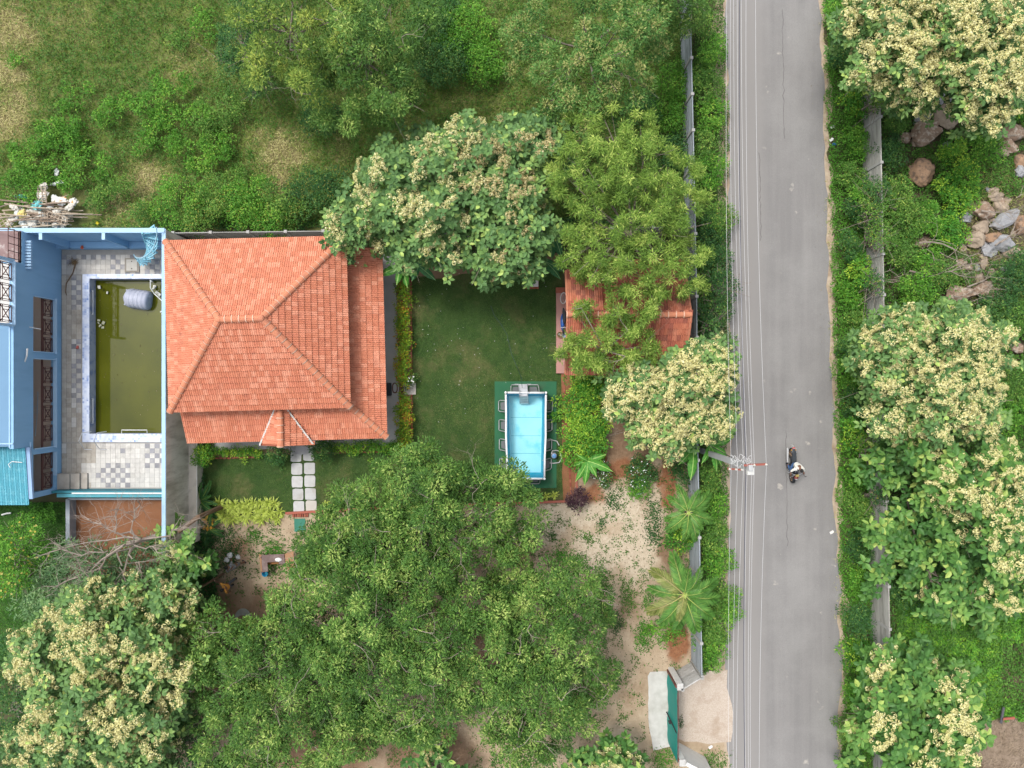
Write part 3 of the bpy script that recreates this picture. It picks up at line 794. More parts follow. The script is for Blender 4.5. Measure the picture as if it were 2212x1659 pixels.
def tile_mesh(wd, ln, seed):
    """one interlocking clay tile: two ribs, thick front edge; x across, y up the slope, z out"""
    prof = [(-.5, .000), (-.40, .030), (-.27, .030), (-.18, .004), (0, .004), (.10, .030), (.24, .030), (.34, .004), (.5, .004)]
    vs = []
    for y, lift in ((-.5*ln, .046), (.5*ln, .0)):
        for x, z in prof: vs.append((x*wd, y, z+lift))
    n = len(prof)
    for x, z in prof: vs.append((x*wd, -.5*ln, z-.012))
    fs = [(i, i+1, n+i+1, n+i) for i in range(n-1)]+[(2*n+i, 2*n+i+1, i+1, i) for i in range(n-1)]
    me = bpy.data.meshes.new('roof_tile'); me.from_pydata(vs, [], fs)
    return me
def tile_planes(parent, planes, mats, pitch=.32, wd=.215, n_single=300, seed=1):
    rg = np.random.default_rng(seed)
    protos = []
    for i, m in enumerate(mats):
        me = tile_mesh(wd*.985, pitch*1.12, i); me.materials.append(m); protos.append(me)
    items = []
    for pts, updir in planes:
        pts = [Vector(p) for p in pts]
        n = Vector((0, 0, 0))
        for i in range(len(pts)):
            a_, b_ = pts[i], pts[(i+1) % len(pts)]
            n += (a_-pts[0]).cross(b_-pts[0])
        n.normalize()
        if n.z < 0: n = -n
        u = Vector(updir); u = Vector((-u.y, u.x, 0)); u = (u-n*u.dot(n)).normalized()
        v = n.cross(u)
        if v.z < 0: u, v = -u, -v
        o = pts[0]
        pl = [((p-o).dot(u), (p-o).dot(v)) for p in pts]
        u0, u1 = min(p[0] for p in pl), max(p[0] for p in pl); v0, v1 = min(p[1] for p in pl), max(p[1] for p in pl)
        M3 = Matrix((u, v, n)).transposed()
        r = 0; vv = v0+pitch*.42
        while vv < v1+pitch*.2:
            nu = int((u1-u0)/wd)+1
            uu = np.array([u0+wd*.5+i*wd for i in range(nu)])
            ok = in_poly(uu, np.full(nu, min(vv, v1-.02)), pl)
            for q in uu[ok]:
                c = o+u*float(q)+v*vv+n*.012
                M = Matrix.Translation(c) @ M3.to_4x4() @ Matrix.Rotation(rg.normal(0, .012), 4, 'Z') @ Matrix.Rotation(rg.normal(0, .01), 4, 'X')
                d = Vector((0, 0, CAM_H))-c
                sc = n.dot(d.normalized())/d.length_squared
                items.append((sc, M, int(rg.integers(0, len(mats)))))
            vv += pitch; r += 1
    items.sort(key=lambda q: -q[0])
    off = Matrix.Translation(-Vector(parent.location))
    for sc, M, k in items[:n_single]:
        o_ = bpy.data.objects.new('roof_tile', protos[k]); COL.objects.link(o_); o_.parent = parent
        o_.matrix_local = off @ M
    rest = items[n_single:]
    if rest:
        vs, fs, mi = [], [], []
        base = 0
        for k, pm in enumerate(protos):
            tv = np.array([q.co[:] for q in pm.vertices]); tf = np.array([tuple(p.vertices) for p in pm.polygons])
            for sc, M, kk in rest:
                if kk != k: continue
                A = np.array(off @ M)
                vs.append(tv @ A[:3, :3].T+A[:3, 3]); fs.append(tf+base); base += len(tv); mi += [k]*len(tf)
        me = mesh_np('roof_tiles', np.concatenate(vs), np.concatenate(fs))
        for m in mats: me.materials.append(m)
        me.polygons.foreach_set('material_index', np.array(mi, np.int32))
        o_ = bpy.data.objects.new('roof_tiles', me); COL.objects.link(o_); o_.parent = parent
        o_['kind'] = 'stuff'
    return len(items)
def ridge_mesh(L=.4, r0=.16, r1=.135):
    mb = MB(); n = 7
    prev = []
    for s_, (x, r) in enumerate(((-L*.5, r0), (L*.5, r1))):
        for j in range(n):
            t = math.pi*j/(n-1); mb.v.append((x, r*math.cos(t)*1.15, r*math.sin(t)))
    for j in range(n-1): mb.f.append((j, j+1, n+j+1, n+j)); mb.t.append(.5); mb.mi.append(0)
    # pale mortar lip at the lower end
    b = len(mb.v)
    for x, k in ((-L*.5-.03, 1.0), (-L*.5+.025, 1.12)):
        for j in range(n):
            t = math.pi*j/(n-1); mb.v.append((x, r0*k*math.cos(t)*1.15, r0*k*math.sin(t)))
    for j in range(n-1): mb.f.append((b+j, b+j+1, b+n+j+1, b+n+j)); mb.t.append(.5); mb.mi.append(1)
    me = mb.mesh('ridge_tile'); me.materials.append(M_RIDGE); me.materials.append(M_MORTAR)
    me.polygons.foreach_set('material_index', mb.mi)
    return me
RIDGE = ridge_mesh()
def ridge_line(parent, a_, b_, step=.36, lift=.0):
    """a_ the lower end, b_ the upper end"""
    a_, b_ = Vector(a_), Vector(b_); L = (b_-a_).length; n = max(1, round(L/step))
    x = (b_-a_).normalized(); y = Vector((0, 0, 1)).cross(x).normalized(); z = x.cross(y)
    M3 = Matrix((x, y, z)).transposed().to_4x4()
    for i in range(n):
        o_ = bpy.data.objects.new('ridge_tile', RIDGE); COL.objects.link(o_); o_.parent = parent
        o_.matrix_local = Matrix.Translation(a_.lerp(b_, (i+.5)/n)+z*(lift)-Vector(parent.location)) @ M3 @ Matrix.Rotation(R_(random.uniform(-1.5, 1.5)), 4, 'Z')

# ---- main house
HC = Vector((-12.83, 3.02, 0)); HA = R_(1.5)
def H(x, y, z=0): return Vector((HC.x+x*math.cos(HA)-y*math.sin(HA), HC.y+x*math.sin(HA)+y*math.cos(HA), z))
house = thing('house', 'large house under a two-tier orange clay tile hip roof beside the lawn', 'house', H(0, 0))
M_WALL = mat('house_plaster', (.5, .47, .42), (.44, .41, .37), 2, .9)
mb = MB()
mb.prism([H(-4.2, -5.2), H(5.4, -5.2), H(5.4, 3.9), H(-4.2, 3.9)], .12, 2.75)
mb.prism([H(-3.8, -3.7), H(3.75, -3.7), H(3.75, 3.85), H(-3.8, 3.85)], 2.75, 4.22)
mb.build('wall', M_WALL, house, True)
mb = MB()
mb.prism([H(-4.3, -6.65), H(6.38, -6.65), H(6.38, 4.1), H(-4.3, 4.1)], .02, .13)
mb.build('plinth', mat('plinth_cement', (.36, .36, .36), (.42, .415, .41), 2, .85, dirt=(.46, .43, .39), dscale=.5), house, True)
mb = MB(); c0 = V(651, 960, .0); mb.prism([(c0.x+.75*math.cos(t), c0.y-.55*math.sin(t)) for t in np.linspace(0, math.pi, 16)], .02, .2)
mb.build('entrance_step', mat('step_stone', (.3, .3, .32), (.36, .36, .37), 3, .8), house, True)
ez, rz_ = 4.2, 6.6
NWc, NEc, SEc, SWc = H(-4.52, 4.27, ez), H(4.52, 4.27, ez), H(4.52, -4.27, ez), H(-4.52, -4.27, ez)
RWc, REc = H(-.95, .05, rz_), H(1.05, .05, rz_)
le, lt = 2.7, 3.66
lNE, lSE, lSW = H(6.07, 3.95, le), H(6.07, -5.96, le), H(-4.4, -5.96, le)
tNE, tSE, tSW = H(3.7, 3.95, lt), H(3.7, -3.6, lt), H(-4.4, -3.6, lt)
up_pl = [([NWc, NEc, REc, RWc], H(0, -1)-H(0, 0)), ([SEc, SWc, RWc, REc], H(0, 1)-H(0, 0)), ([NEc, SEc, REc], H(-1, 0)-H(0, 0)), ([SWc, NWc, RWc], H(1, 0)-H(0, 0))]
lo_pl = [([lNE, lSE, tSE, tNE], H(-1, 0)-H(0, 0)), ([lSE, lSW, tSW, tSE], H(0, 1)-H(0, 0))]
pLF, pRF, pAF, pAB = Vector((-13.22, -3.22, 2.74)), Vector((-10.42, -3.14, 2.74)), Vector((-11.86, -3.2, 3.62)), Vector((-11.92, -.75, 3.62))
po_pl = [([pLF, pAF, pAB], (1, 0, 0)), ([pAF, pRF, pAB], (-1, 0, 0))]
deck = MB()
for pts, _ in up_pl+lo_pl+po_pl: deck.poly([p-Vector((0, 0, .02)) for p in pts])
deck.build('roof_deck', M_DECK, house, True)
fas = MB()
for a_, b_ in ((NWc, NEc), (NEc, SEc), (SEc, SWc), (SWc, NWc), (lNE, lSE), (lSE, lSW), (lSW, tSW), (pLF, pAF), (pAF, pRF)):
    fas.bar(a_-Vector((0, 0, .09)), b_-Vector((0, 0, .09)), .03, .13)
fas.build('fascia_board', mat('fascia_brown', (.25, .1, .06), (.2, .08, .05), 3, .7), house, True)
NT_ = tile_planes(house, up_pl+lo_pl+po_pl, M_TILE, seed=2)
for a_ in ((NWc, RWc), (SWc, RWc), (NEc, REc), (SEc, REc), (RWc, REc), (lSE, tSE), (pAF, Vector((-11.9, -1.35, 3.62)))): ridge_line(house, *a_)
knob = MB()
for p in (RWc, REc): knob.ball(p+Vector((0, 0, .08)), (.17, .17, .1), 10, 6)
knob.build('ridge_knob', M_RIDGE, house, True)
fl = MB()
for a_, b_ in ((pLF, pAB), (pRF, pAB)):
    fl.bar(a_+Vector((0, 0, .075)), a_.lerp(b_, .8)+Vector((0, 0, .06)), .085, .04)
fl.build('valley_flashing', mat('flashing_white', (.66, .64, .6), (.4, .38, .36), 9, .8), house, True)
dr = MB(); dr.box(H(1.15, -5.23, 1.15), (1.1, .06, 2.0), HA); dr.build('door', mat('door_wood', (.16, .07, .035), (.12, .05, .03), 5, .6), house, True)
for x in (-2.6, 3.6):
    wm = MB(); wm.box(H(x, -5.22, 1.5), (1.2, .05, 1.1), HA); wo_ = wm.build('window', mat('window_glass', (.05, .06, .07), (.04, .05, .06), 2, .15), house, True)
    fm = MB()
    for dx in (-.63, 0, .63): fm.box(H(x+dx, -5.24, 1.5), (.06, .06, 1.2), HA)
    for dz in (-.58, .58): fm.box(H(x, -5.245, 1.5+dz), (1.3, .06, .06), HA)
    f_ = fm.build('frame', mat('frame_white', (.6, .6, .58), None, 3, .6), wo_)

# oval of paint and the red threshold on the side walk, cover box by the eave
mb = MB(); c0 = V(853, 838, .136)
ring = []
n = 28
for r in (.0, 1.0):
    for i in range(n):
        t = 2*math.pi*i/n
        kx, ky = (.1, .235) if r == 0 else (.165, .305)
        sx = abs(math.cos(t))**.8*math.copysign(1, math.cos(t)); sy = abs(math.sin(t))**.8*math.copysign(1, math.sin(t))
        ring.append((c0.x+kx*sx, c0.y+ky*sy, .136))
mb.add(ring, [(i, (i+1) % n, n+(i+1) % n, n+i) for i in range(n)])
mb.f = [tuple(reversed(f)) if True else f for f in mb.f]
mb.build('painted_ring', mat('maroon_paint', (.1, .035, .025), (.13, .05, .035), 5, .8), house, True)
mb = MB(); mb.box(V(837, 841, .3), (.42, .72, .36), HA); mb.build('black_mat', mat('black_rubber', (.03, .032, .036), None, 6, .8), house, True, bevel=.03)

# ---- cottage
M_PINK = mat('pink_cement', (.42, .22, .19), (.36, .2, .175), 2, .85, dirt=(.3, .19, .15), dscale=1)
cot = thing('cottage', 'small cottage with weathered red tile gable roof half covered by overhanging branches', 'cottage', (5.9, 3.5, 0))
cx0, cx1, cxm = 2.76, 9.0, 4.62; cr, cs_, cn, cn2 = 3.5, .53, 5.88, 6.46; cz, ce = 4.4, 2.8
def czn(y): return cz-(cz-ce)*(y-cr)/(cn2-cr)
mb = MB(); mb.prism([(3.1, .95), (8.75, .95), (8.75, 6.1), (4.8, 6.1), (4.8, 5.5), (3.1, 5.5)], .1, 2.9)
for x in (3.1, 8.75):
    mb.add([(x-.06, .95, 2.9), (x+.06, .95, 2.9), (x+.06, 5.9, 2.9), (x-.06, 5.9, 2.9), (x-.06, cr, cz-.1), (x+.06, cr, cz-.1)], [(0, 3, 4), (1, 5, 2), (0, 4, 5, 1), (3, 2, 5, 4)])
mb.build('wall', mat('cottage_plaster', (.45, .36, .28), (.4, .32, .26), 2, .9), cot, True)
mb = MB(); mb.prism([(2.48, .6), (3.2, .6), (3.2, 5.1), (2.48, 5.1)], .03, .22); mb.build('veranda_floor', M_PINK, cot, True)
mb = MB(); mb.prism([(2.46, 5.1), (3.2, 5.1), (3.2, 5.4), (2.46, 5.4)], .03, .3); mb.build('veranda_step', mat('red_step', (.32, .1, .06), (.26, .08, .05), 4, .8), cot, True)
c_pl = [([(cx1, cs_, ce), (cx0, cs_, ce), (cx0, cr, cz), (cx1, cr, cz)], (0, 1, 0)),
        ([(cx0, cn, czn(cn)), (cxm, cn, czn(cn)), (cxm, cr, cz), (cx0, cr, cz)], (0, -1, 0)),
        ([(cxm, cn2, ce), (cx1, cn2, ce), (cx1, cr, cz), (cxm, cr, cz)], (0, -1, 0))]
deck = MB()
for pts, _ in c_pl: deck.poly([Vector(p)-Vector((0, 0, .02)) for p in pts])
deck.build('roof_deck', M_DECK, cot, True)
tile_planes(cot, c_pl, M_OLDTILE, pitch=.33, wd=.225, seed=3)
ridge_line(cot, (cx0, cr, cz), (cx1, cr, cz), .4)
mb = MB()
for x in (cx0+.02, cx1-.02):
    mb = MB(); mb.bar((x, cs_, ce+.05), (x, cr, cz+.05), .1, .06); mb.bar((x, cr, cz+.05), (x, cn if x < 5 else cn2, (czn(cn) if x < 5 else ce)+.05), .1, .06)
    mb.build('verge_board', mat('verge_clay', (.5, .2, .12), (.44, .17, .1), 4, .8), cot, True)
mb = MB(); mb.box((3.07, 2.2, 1.15), (.06, .9, 2.0)); mb.build('door', MATS['door_wood'], cot, True)
# things on the veranda
t = thing('motor_scooter', 'dark scooter with blue side standing on the cottage veranda', 'scooter', (2.86, 3.55, .22))
mb = MB(); mb.ball((2.9, 3.72, .62), (.11, .42, .12), 10, 6); mb.build('seat', MATS['black_rubber'], t, True, smooth=True)
mb = MB(); mb.ball((2.82, 3.45, .45), (.13, .5, .18), 10, 6); mb.build('side_panel', mat('blue_paint', (.02, .1, .35), (.02, .08, .3), 3, .3), t, True, smooth=True)
for y in (4.0, 3.02):
    mb = MB(); mb.tube([(2.86, y+.2*math.cos(q), .44+.2*math.sin(q)) for q in np.linspace(0, 2*math.pi, 17)[:-1]], .05, 6, closed=True); mb.build('wheel', MATS['black_rubber'], t, True)
mb = MB(); mb.bar((2.66, 3.1, 1.0), (3.02, 3.1, 1.0), .04, .04); mb.bar((2.86, 3.1, .5), (2.86, 3.12, 1.0), .06, .06); mb.build('handlebar', mat('grey_metal', (.3, .3, .31), None, 5, .4, metal=.7), t, True)
t = thing('bucket', 'pale blue paint bucket beside the scooter on the veranda', 'bucket', (2.92, 2.72, .22))
mb = MB(); mb.lathe([(.1, 0), (.14, .26), (.125, .26), (.09, .03), (0, .03)], (2.92, 2.72, .22), 14); mb.build('pail', mat('paint_pail', (.35, .42, .6), (.3, .36, .5), 4, .6), t, True)
mb = MB(); mb.tube([(2.92+.14*math.cos(q), 2.72, .48+.12*math.sin(q)) for q in np.linspace(0, math.pi, 9)], .008, 5); mb.build('handle', MATS['grey_metal'], t, True)
t = thing('basket', 'round cane basket of odds and ends by the veranda edge', 'basket', (2.68, 2.75, .22))
mb = MB(); mb.lathe([(.1, 0), (.17, .18), (.15, .18), (.09, .04), (0, .05)], (2.68, 2.75, .22), 14); mb.build('bowl', mat('cane', (.3, .22, .1), (.22, .15, .07), 20, .8), t, True)
mb = MB(); mb.ball((2.65, 2.77, .37), .07, 8, 6); mb.ball((2.73, 2.72, .36), .06, 8, 6); mb.build('contents', mat('odds', (.5, .4, .2), (.2, .25, .3), 9, .7), t, True)
t = thing('bicycle_wheel', 'loose wheel with pale rim leaning at the cottage veranda corner', 'wheel', (2.9, 5.0, .22))
def wheel_pts(r, tilt=.5): return [(2.86+r*math.sin(q)*math.sin(tilt), 4.78+r*math.cos(q), .52+r*math.sin(q)*math.cos(tilt)) for q in np.linspace(0, 2*math.pi, 25)[:-1]]
mb = MB(); mb.tube(wheel_pts(.3), .03, 6, closed=True); mb.build('tyre', mat('pale_rubber', (.62, .6, .58), None, 5, .7), t, True)
sp = MB(); hub = (2.86, 4.78, .52)
for q in wheel_pts(.28)[::2]: sp.bar(hub, q, .008, .008)
sp.build('spokes', MATS['grey_metal'], t, True)
# ================================================================== THE BLUE NEIGHBOUR: terrace, pool, building
M_BLUE = mat('blue_paint_wall', (.24, .43, .63), (.21, .385, .58), 1.6, .75, dirt=(.17, .32, .49), dscale=1.2, dlo=.5, dhi=.85, stretch=(1, 1, .22))
M_BLUE2 = mat('pale_blue_trim', (.36, .53, .70), (.31, .48, .66), 2, .7)
M_CEMENT = mat('stained_cement', (.62, .59, .53), (.7, .67, .62), 1.5, .9, bump=.3, dirt=(.36, .33, .28), dscale=2.2, dlo=.42, dhi=.68, stretch=(1, 1.0, .25))
M_TEAL = mat('teal_paint', (.025, .19, .24), (.02, .165, .21), 2, .6)
M_TEALL = mat('teal_light', (.07, .30, .36), (.055, .27, .33), 2, .6, dirt=(.12, .34, .4), dscale=3)
M_WHITE = mat('white_paint', (.72, .72, .70), (.64, .64, .62), 3, .7)
M_BROWNM = mat('brown_steel', (.11, .045, .035), (.09, .035, .03), 4, .6)
M_CHROME = mat('steel_tube', (.55, .56, .57), (.48, .49, .5), 4, .35, metal=.5)
TZ = .6
terr = tag(bpy.data.objects.new('pool_terrace', None), 'raised terrace of worn grey and beige chequer tiles around the green pool', 'terrace'); COL.objects.link(terr)
terr.location = (-21.5, 0, 0)
PX0, PX1, PY0, PY1 = -23.8, -18.05, -3.22, 6.09          # outer edge of the coping
IX0, IX1, IY0, IY1 = -23.42, -18.08, -2.76, 5.84         # the basin
mb = MB()
mb.prism([(-25.0, PY1), (-18.02, PY1), (-18.02, 7.8), (-25.0, 7.8)], 0, TZ-.012)
mb.prism([(-25.0, PY0), (PX0, PY0), (PX0, PY1), (-25.0, PY1)], 0, TZ-.012)
mb.prism([(-25.0, -5.85), (-18.02, -5.85), (-18.02, PY0), (-25.0, PY0)], 0, TZ-.012)
mb.build('slab', mat('grout_cement', (.3, .285, .26), (.36, .34, .31), 3, .9), terr, True)
TT = [mat('tile_beige', (.50, .475, .43), (.43, .41, .38), 6, .8, bump=.2, dirt=(.34, .31, .28), dscale=2.0, tint=.14),
      mat('tile_grey', (.22, .22, .24), (.27, .265, .275), 6, .8, bump=.2, dirt=(.42, .40, .37), dscale=1.3, tint=.16),
      mat('tile_pale', (.55, .53, .49), (.47, .455, .43), 6, .8, bump=.2, dirt=(.36, .34, .31), dscale=1.5, tint=.1),
      mat('tile_dirty', (.42, .385, .33), (.36, .325, .28), 5, .85, bump=.2, dirt=(.24, .21, .17), dscale=1.6, tint=.12)]
TP = .272
def slab_mesh(m, tint):
    q = MB(); q.tint = tint; q.box((0, 0, 0), (TP-.006, TP-.006, .03), 0, .985); me = q.mesh('paving_tile'); me.materials.append(m); return me
TM = [[slab_mesh(m, t_) for t_ in (.1, .35, .6, .9)] for m in TT]
cells = []
rg = np.random.default_rng(12)
for (x0, x1, y0, y1) in ((-25.0, -18.06, PY1, 7.44), (-25.0, PX0, PY0, PY1), (-25.0, -18.06, -5.75, PY0)):
    for i in range(int((x1-x0)/TP+.001)):
        for j in range(int((y1-y0)/TP+.001)):
            cx_, cy_ = x0+(i+.5)*TP, y0+(j+.5)*TP
            worn = float(fnoise(cx_*.5, cy_*.5, 3))
            chk = (i+j) % 2
            if y0 == PY1: k = 1 if chk and worn < .62 else 0
            elif y0 == PY0: k = (1 if chk else 0) if (worn < .42 and cx_ > -24.5) or (cy_ > 4.2 and cx_ > -24.4) else (3 if worn > .5 or cx_ < -24.4 else 2)
            else: k = 1 if chk and worn < .36+.3*(cx_ > -20.5 and cy_ > -4.6) else (2 if cx_ > -23.2 or worn < .5 else 3)
            cells.append((-(cx_*cx_+cy_*cy_), cx_, cy_, k))
cells.sort(key=lambda q: -q[0])
big = MB(); bigmi = []
for n_, (_, cx_, cy_, k) in enumerate(cells):
    if n_ < 300:
        o_ = bpy.data.objects.new('paving_tile', TM[k][int(rg.integers(0, 4))]); COL.objects.link(o_); o_.parent = terr
        o_.location = Vector((cx_, cy_, TZ-.012+rg.uniform(-.002, .002)))-terr.location
    else:
        big.cur = k; big.tint = float(rg.random()); big.box((cx_, cy_, TZ-.012+rg.uniform(-.002, .002)), (TP-.006, TP-.006, .03), 0, .985)
if big.f:
    o_ = big.build('paving_tiles', TT, terr, True); o_['kind'] = 'stuff'
mb = MB(); mb.box((-21.6, 7.63, .85), (6.9, .34, .5)); mb.build('ledge', M_BLUE, terr, True)

# the sunken pool
def mosaic_mat():
    m, N, L = new_mat('blue_mosaic')
    tc = N.new('ShaderNodeTexCoord')
    ck = N.new('ShaderNodeTexBrick'); ck.inputs['Scale'].default_value = 4.2; ck.inputs['Mortar Size'].default_value = .012
    ck.inputs['Brick Width'].default_value = .5; ck.inputs['Row Height'].default_value = .5; ck.offset = 0
    ck.inputs['Color1'].default_value = c4((.62, .68, .8)); ck.inputs['Color2'].default_value = c4((.14, .24, .52)); ck.inputs['Mortar'].default_value = c4((.6, .63, .68))
    L.new(tc.outputs['Object'], ck.inputs['Vector'])
    n = noise_node(N, L, tc.outputs['Object'], 2.5, 5)
    col = mixc(N, L, remap(N, L, n.outputs['Fac'], .38, .62), ck.outputs['Color'], (.56, .61, .72))
    b = N.new('ShaderNodeBsdfPrincipled'); L.new(col, b.inputs['Base Color']); b.inputs['Roughness'].default_value = .4
    o = N.new('ShaderNodeOutputMaterial'); L.new(b.outputs[0], o.inputs['Surface'])
    return m
M_MOS = mosaic_mat()
pool = thing('sunken_pool', 'neglected sunken pool of murky green water with blue mosaic coping', 'swimming pool', (-21, 1.5, 0))
mb = MB()
for (x0, x1, y0, y1) in ((PX0, IX0, PY0, PY1), (IX0, PX1, IY1, PY1), (IX0, PX1, PY0, IY0)): mb.box(((x0+x1)/2, (y0+y1)/2, .33), (x1-x0, y1-y0, .69))
mb.build('coping', M_MOS, pool, True)
mb = MB()
for (c_, d_) in (((IX0+.004, (IY0+IY1)/2, .35), (.006, IY1-IY0, .58)), (((IX0+IX1)/2, IY1-.004, .35), (IX1-IX0, .006, .58)), (((IX0+IX1)/2, IY0+.004, .35), (IX1-IX0, .006, .58))): mb.box(c_, d_)
mb.build('inner_wall', mat('pool_render', (.42, .44, .52), (.36, .38, .46), 2, .7, dirt=(.2, .25, .42), dscale=2.0, dlo=.5, dhi=.62), pool, True)
def murky():
    m, N, L = new_mat('murky_water')
    tc = N.new('ShaderNodeTexCoord')
    n = noise_node(N, L, tc.outputs['Object'], .35, 4)
    n2 = noise_node(N, L, tc.outputs['Object'], 5, 3)
    col = mixc(N, L, remap(N, L, n.outputs['Fac'], .3, .7), (.05, .058, .003), (.085, .09, .006))
    b = N.new('ShaderNodeBsdfPrincipled'); L.new(col, b.inputs['Base Color']); b.inputs['Roughness'].default_value = .04; b.inputs['IOR'].default_value = 1.33
    bp = N.new('ShaderNodeBump'); bp.inputs['Strength'].default_value = .03; L.new(n2.outputs['Fac'], bp.inputs['Height']); L.new(bp.outputs[0], b.inputs['Normal'])
    o = N.new('ShaderNodeOutputMaterial'); L.new(b.outputs[0], o.inputs['Surface'])
    return m
mb = MB(); mb.box(((IX0+IX1)/2, (IY0+IY1)/2, .045), (IX1-IX0-.004, IY1-IY0-.004, .06)); mb.build('water', murky(), pool, True)
for (y0, y1) in ((627, 680), (861, 914)):
    a_, b_ = V(199, y0, .5), V(199, y1, .5); x_ = IX0+.12
    mb = MB(); mb.tube([(IX0, a_.y, .5), (x_, a_.y, .52), (x_, b_.y, .52), (IX0, b_.y, .5)], .022, 6); mb.build('grab_rail', M_CHROME, pool, True)
a_, b_ = V(265, 938, .4), V(320, 938, .4)
mb = MB(); mb.tube([(a_.x, IY0, .5), (a_.x, IY0+.2, .52), (b_.x, IY0+.2, .52), (b_.x, IY0, .5)], .022, 6); mb.build('grab_rail', M_WHITE, pool, True)
for x in (183, 215):
    p = V(x, 955, .7)
    mb = MB(); mb.tube([(p.x+.35, p.y-.42, .62), (p.x, p.y-.4, .72), (p.x-.02, p.y+.1, 1.2), (p.x+.18, p.y+.55, 1.25), (p.x+.5, p.y+.6, .9)], .024, 6); mb.build('ladder_rail', M_CHROME, pool, True)

# things in and round it
def barrel():
    t = thing('water_tank', 'pale grey ribbed plastic water tank floating in the green pool', 'water tank', (-20.95, 4.75, .15), R_(172))
    prof = [(0, -.75), (.36, -.74), (.50, -.68), (.53, -.6)]
    for x in (-.42, -.2, .03, .26): prof += [(.53, x-.05), (.55, x-.03), (.55, x+.03), (.53, x+.05)]
    prof += [(.53, .42), (.5, .5), (.40, .56), (.36, .6), (.22, .62), (.22, .7), (.19, .71)]
    M = Matrix.Translation((0, 0, .12)) @ Matrix.Rotation(R_(90), 4, 'Y')
    mb = MB(); mb.lathe(prof, (0, 0, 0), 28); mb.xform(M); mb.build('shell', mat('grey_plastic', (.40, .42, .50), (.35, .37, .45), 3, .45), t, smooth=True)
    mb = MB(); mb.lathe([(.19, .705), (0, .70)], (0, 0, 0), 20); mb.xform(M); mb.build('mouth', mat('dark_hole', (.02, .02, .018), None, 3, .9), t)
    for q in (-.4, .4):
        mb = MB(); mb.ball((.53, q, .36), (.06, .06, .06), 8, 6); mb.build('lug', MATS['grey_plastic'], t)
barrel()
def rubble(name, label, cat, c, r, n, m, seed, flat=.6, group=None):
    rg = np.random.default_rng(seed); t = thing(name, label, cat, c, 0, group)
    mb = MB()
    for _ in range(n):
        p = rg.normal(0, r*.45, 3); mb.box((p[0], p[1], abs(p[2])*.4+.05), rg.uniform(.12, .34, 3)*r*1.6*np.array([1, 1, flat]), rg.uniform(0, 3))
    mb.build('lump', m, t); return t
M_FOAM = mat('dirty_white', (.6, .6, .57), (.42, .42, .38), 4, .8, dirt=(.25, .25, .2), dscale=3)
rubble('foam_block', 'white foam block afloat in the north west corner of the green pool', 'foam block', V(222, 618, .1)+Vector((0, 0, .0)), .33, 3, M_FOAM, 3)
rubble('foam_block', 'pair of white crates jammed in the pool corner behind the water tank', 'crate', V(340, 622, .1), .4, 5, M_FOAM, 4)
rubble('foam_block', 'half sunken white sack by the west side of the green pool', 'sack', V(222, 697, .06), .35, 6, mat('slimy_white', (.4, .4, .3), (.2, .21, .12), 7, .7), 5, .4)
rubble('foam_block', 'small white package on the pool edge under the blue wall bracket', 'package', V(347, 680, .25), .2, 2, M_FOAM, 6)
t = thing('floating_pole', 'pale curved pipe trailing over the crates in the pool corner', 'pipe', V(335, 630, .3))
mb = MB(); mb.tube([V(325, 605, .7), V(325, 622, .6), V(333, 634, .4), V(350, 650, .3)], .03, 6); mb.build('pipe', M_WHITE, t, True)
t = thing('manhole_cover', 'square cement cover with two lifting holes set in the chequer terrace', 'cover', V(286, 573, TZ))
p = V(286, 573, TZ)
mb = MB(); mb.box((p.x, p.y, TZ+.03), (.8, .78, .05)); mb.build('frame', mat('old_cement', (.28, .25, .21), (.22, .2, .17), 6, .9), t, True)
mb = MB(); mb.box((p.x, p.y, TZ+.06), (.6, .62, .03)); mb.build('lid', mat('lid_cement', (.46, .44, .4), (.4, .38, .34), 5, .9), t, True)
mb = MB(); mb.cyl((p.x, p.y+.2, TZ+.07), (p.x, p.y+.2, TZ+.08), .03); mb.cyl((p.x, p.y-.2, TZ+.07), (p.x, p.y-.2, TZ+.08), .03); mb.build('lifting_hole', MATS['dark_hole'], t, True)
t = thing('dry_palm_stalk', 'dry brown palm stalk lying on the chequer terrace', 'palm stalk', V(160, 580, TZ))
mb = MB(); pts = [V(164, 566, TZ+.06), V(157, 590, TZ+.05), V(143, 612, TZ+.04), V(141, 630, TZ+.03), V(144, 638, TZ+.03)]
mb.tube(pts, [.04, .03, .025, .02, .015], 5); mb.build('stalk', M_BARKB, t, True)
sg = []
rg = np.random.default_rng(2)
for _ in range(60): sg.append((tuple(V(160+rg.normal(0, 4), 566+rg.normal(0, 3), TZ+.1)), tuple(V(158+rg.normal(0, 9), 568+rg.normal(0, 6), TZ+.05)), .008, .004))
v, f = seg_tubes(sg, 3); link('fibres', mesh_np('fibres', v-np.array(t.location), f, np.full(len(f), .5)), mat('dry_fibre', (.2, .12, .05), (.26, .17, .08), 9, .9), t)

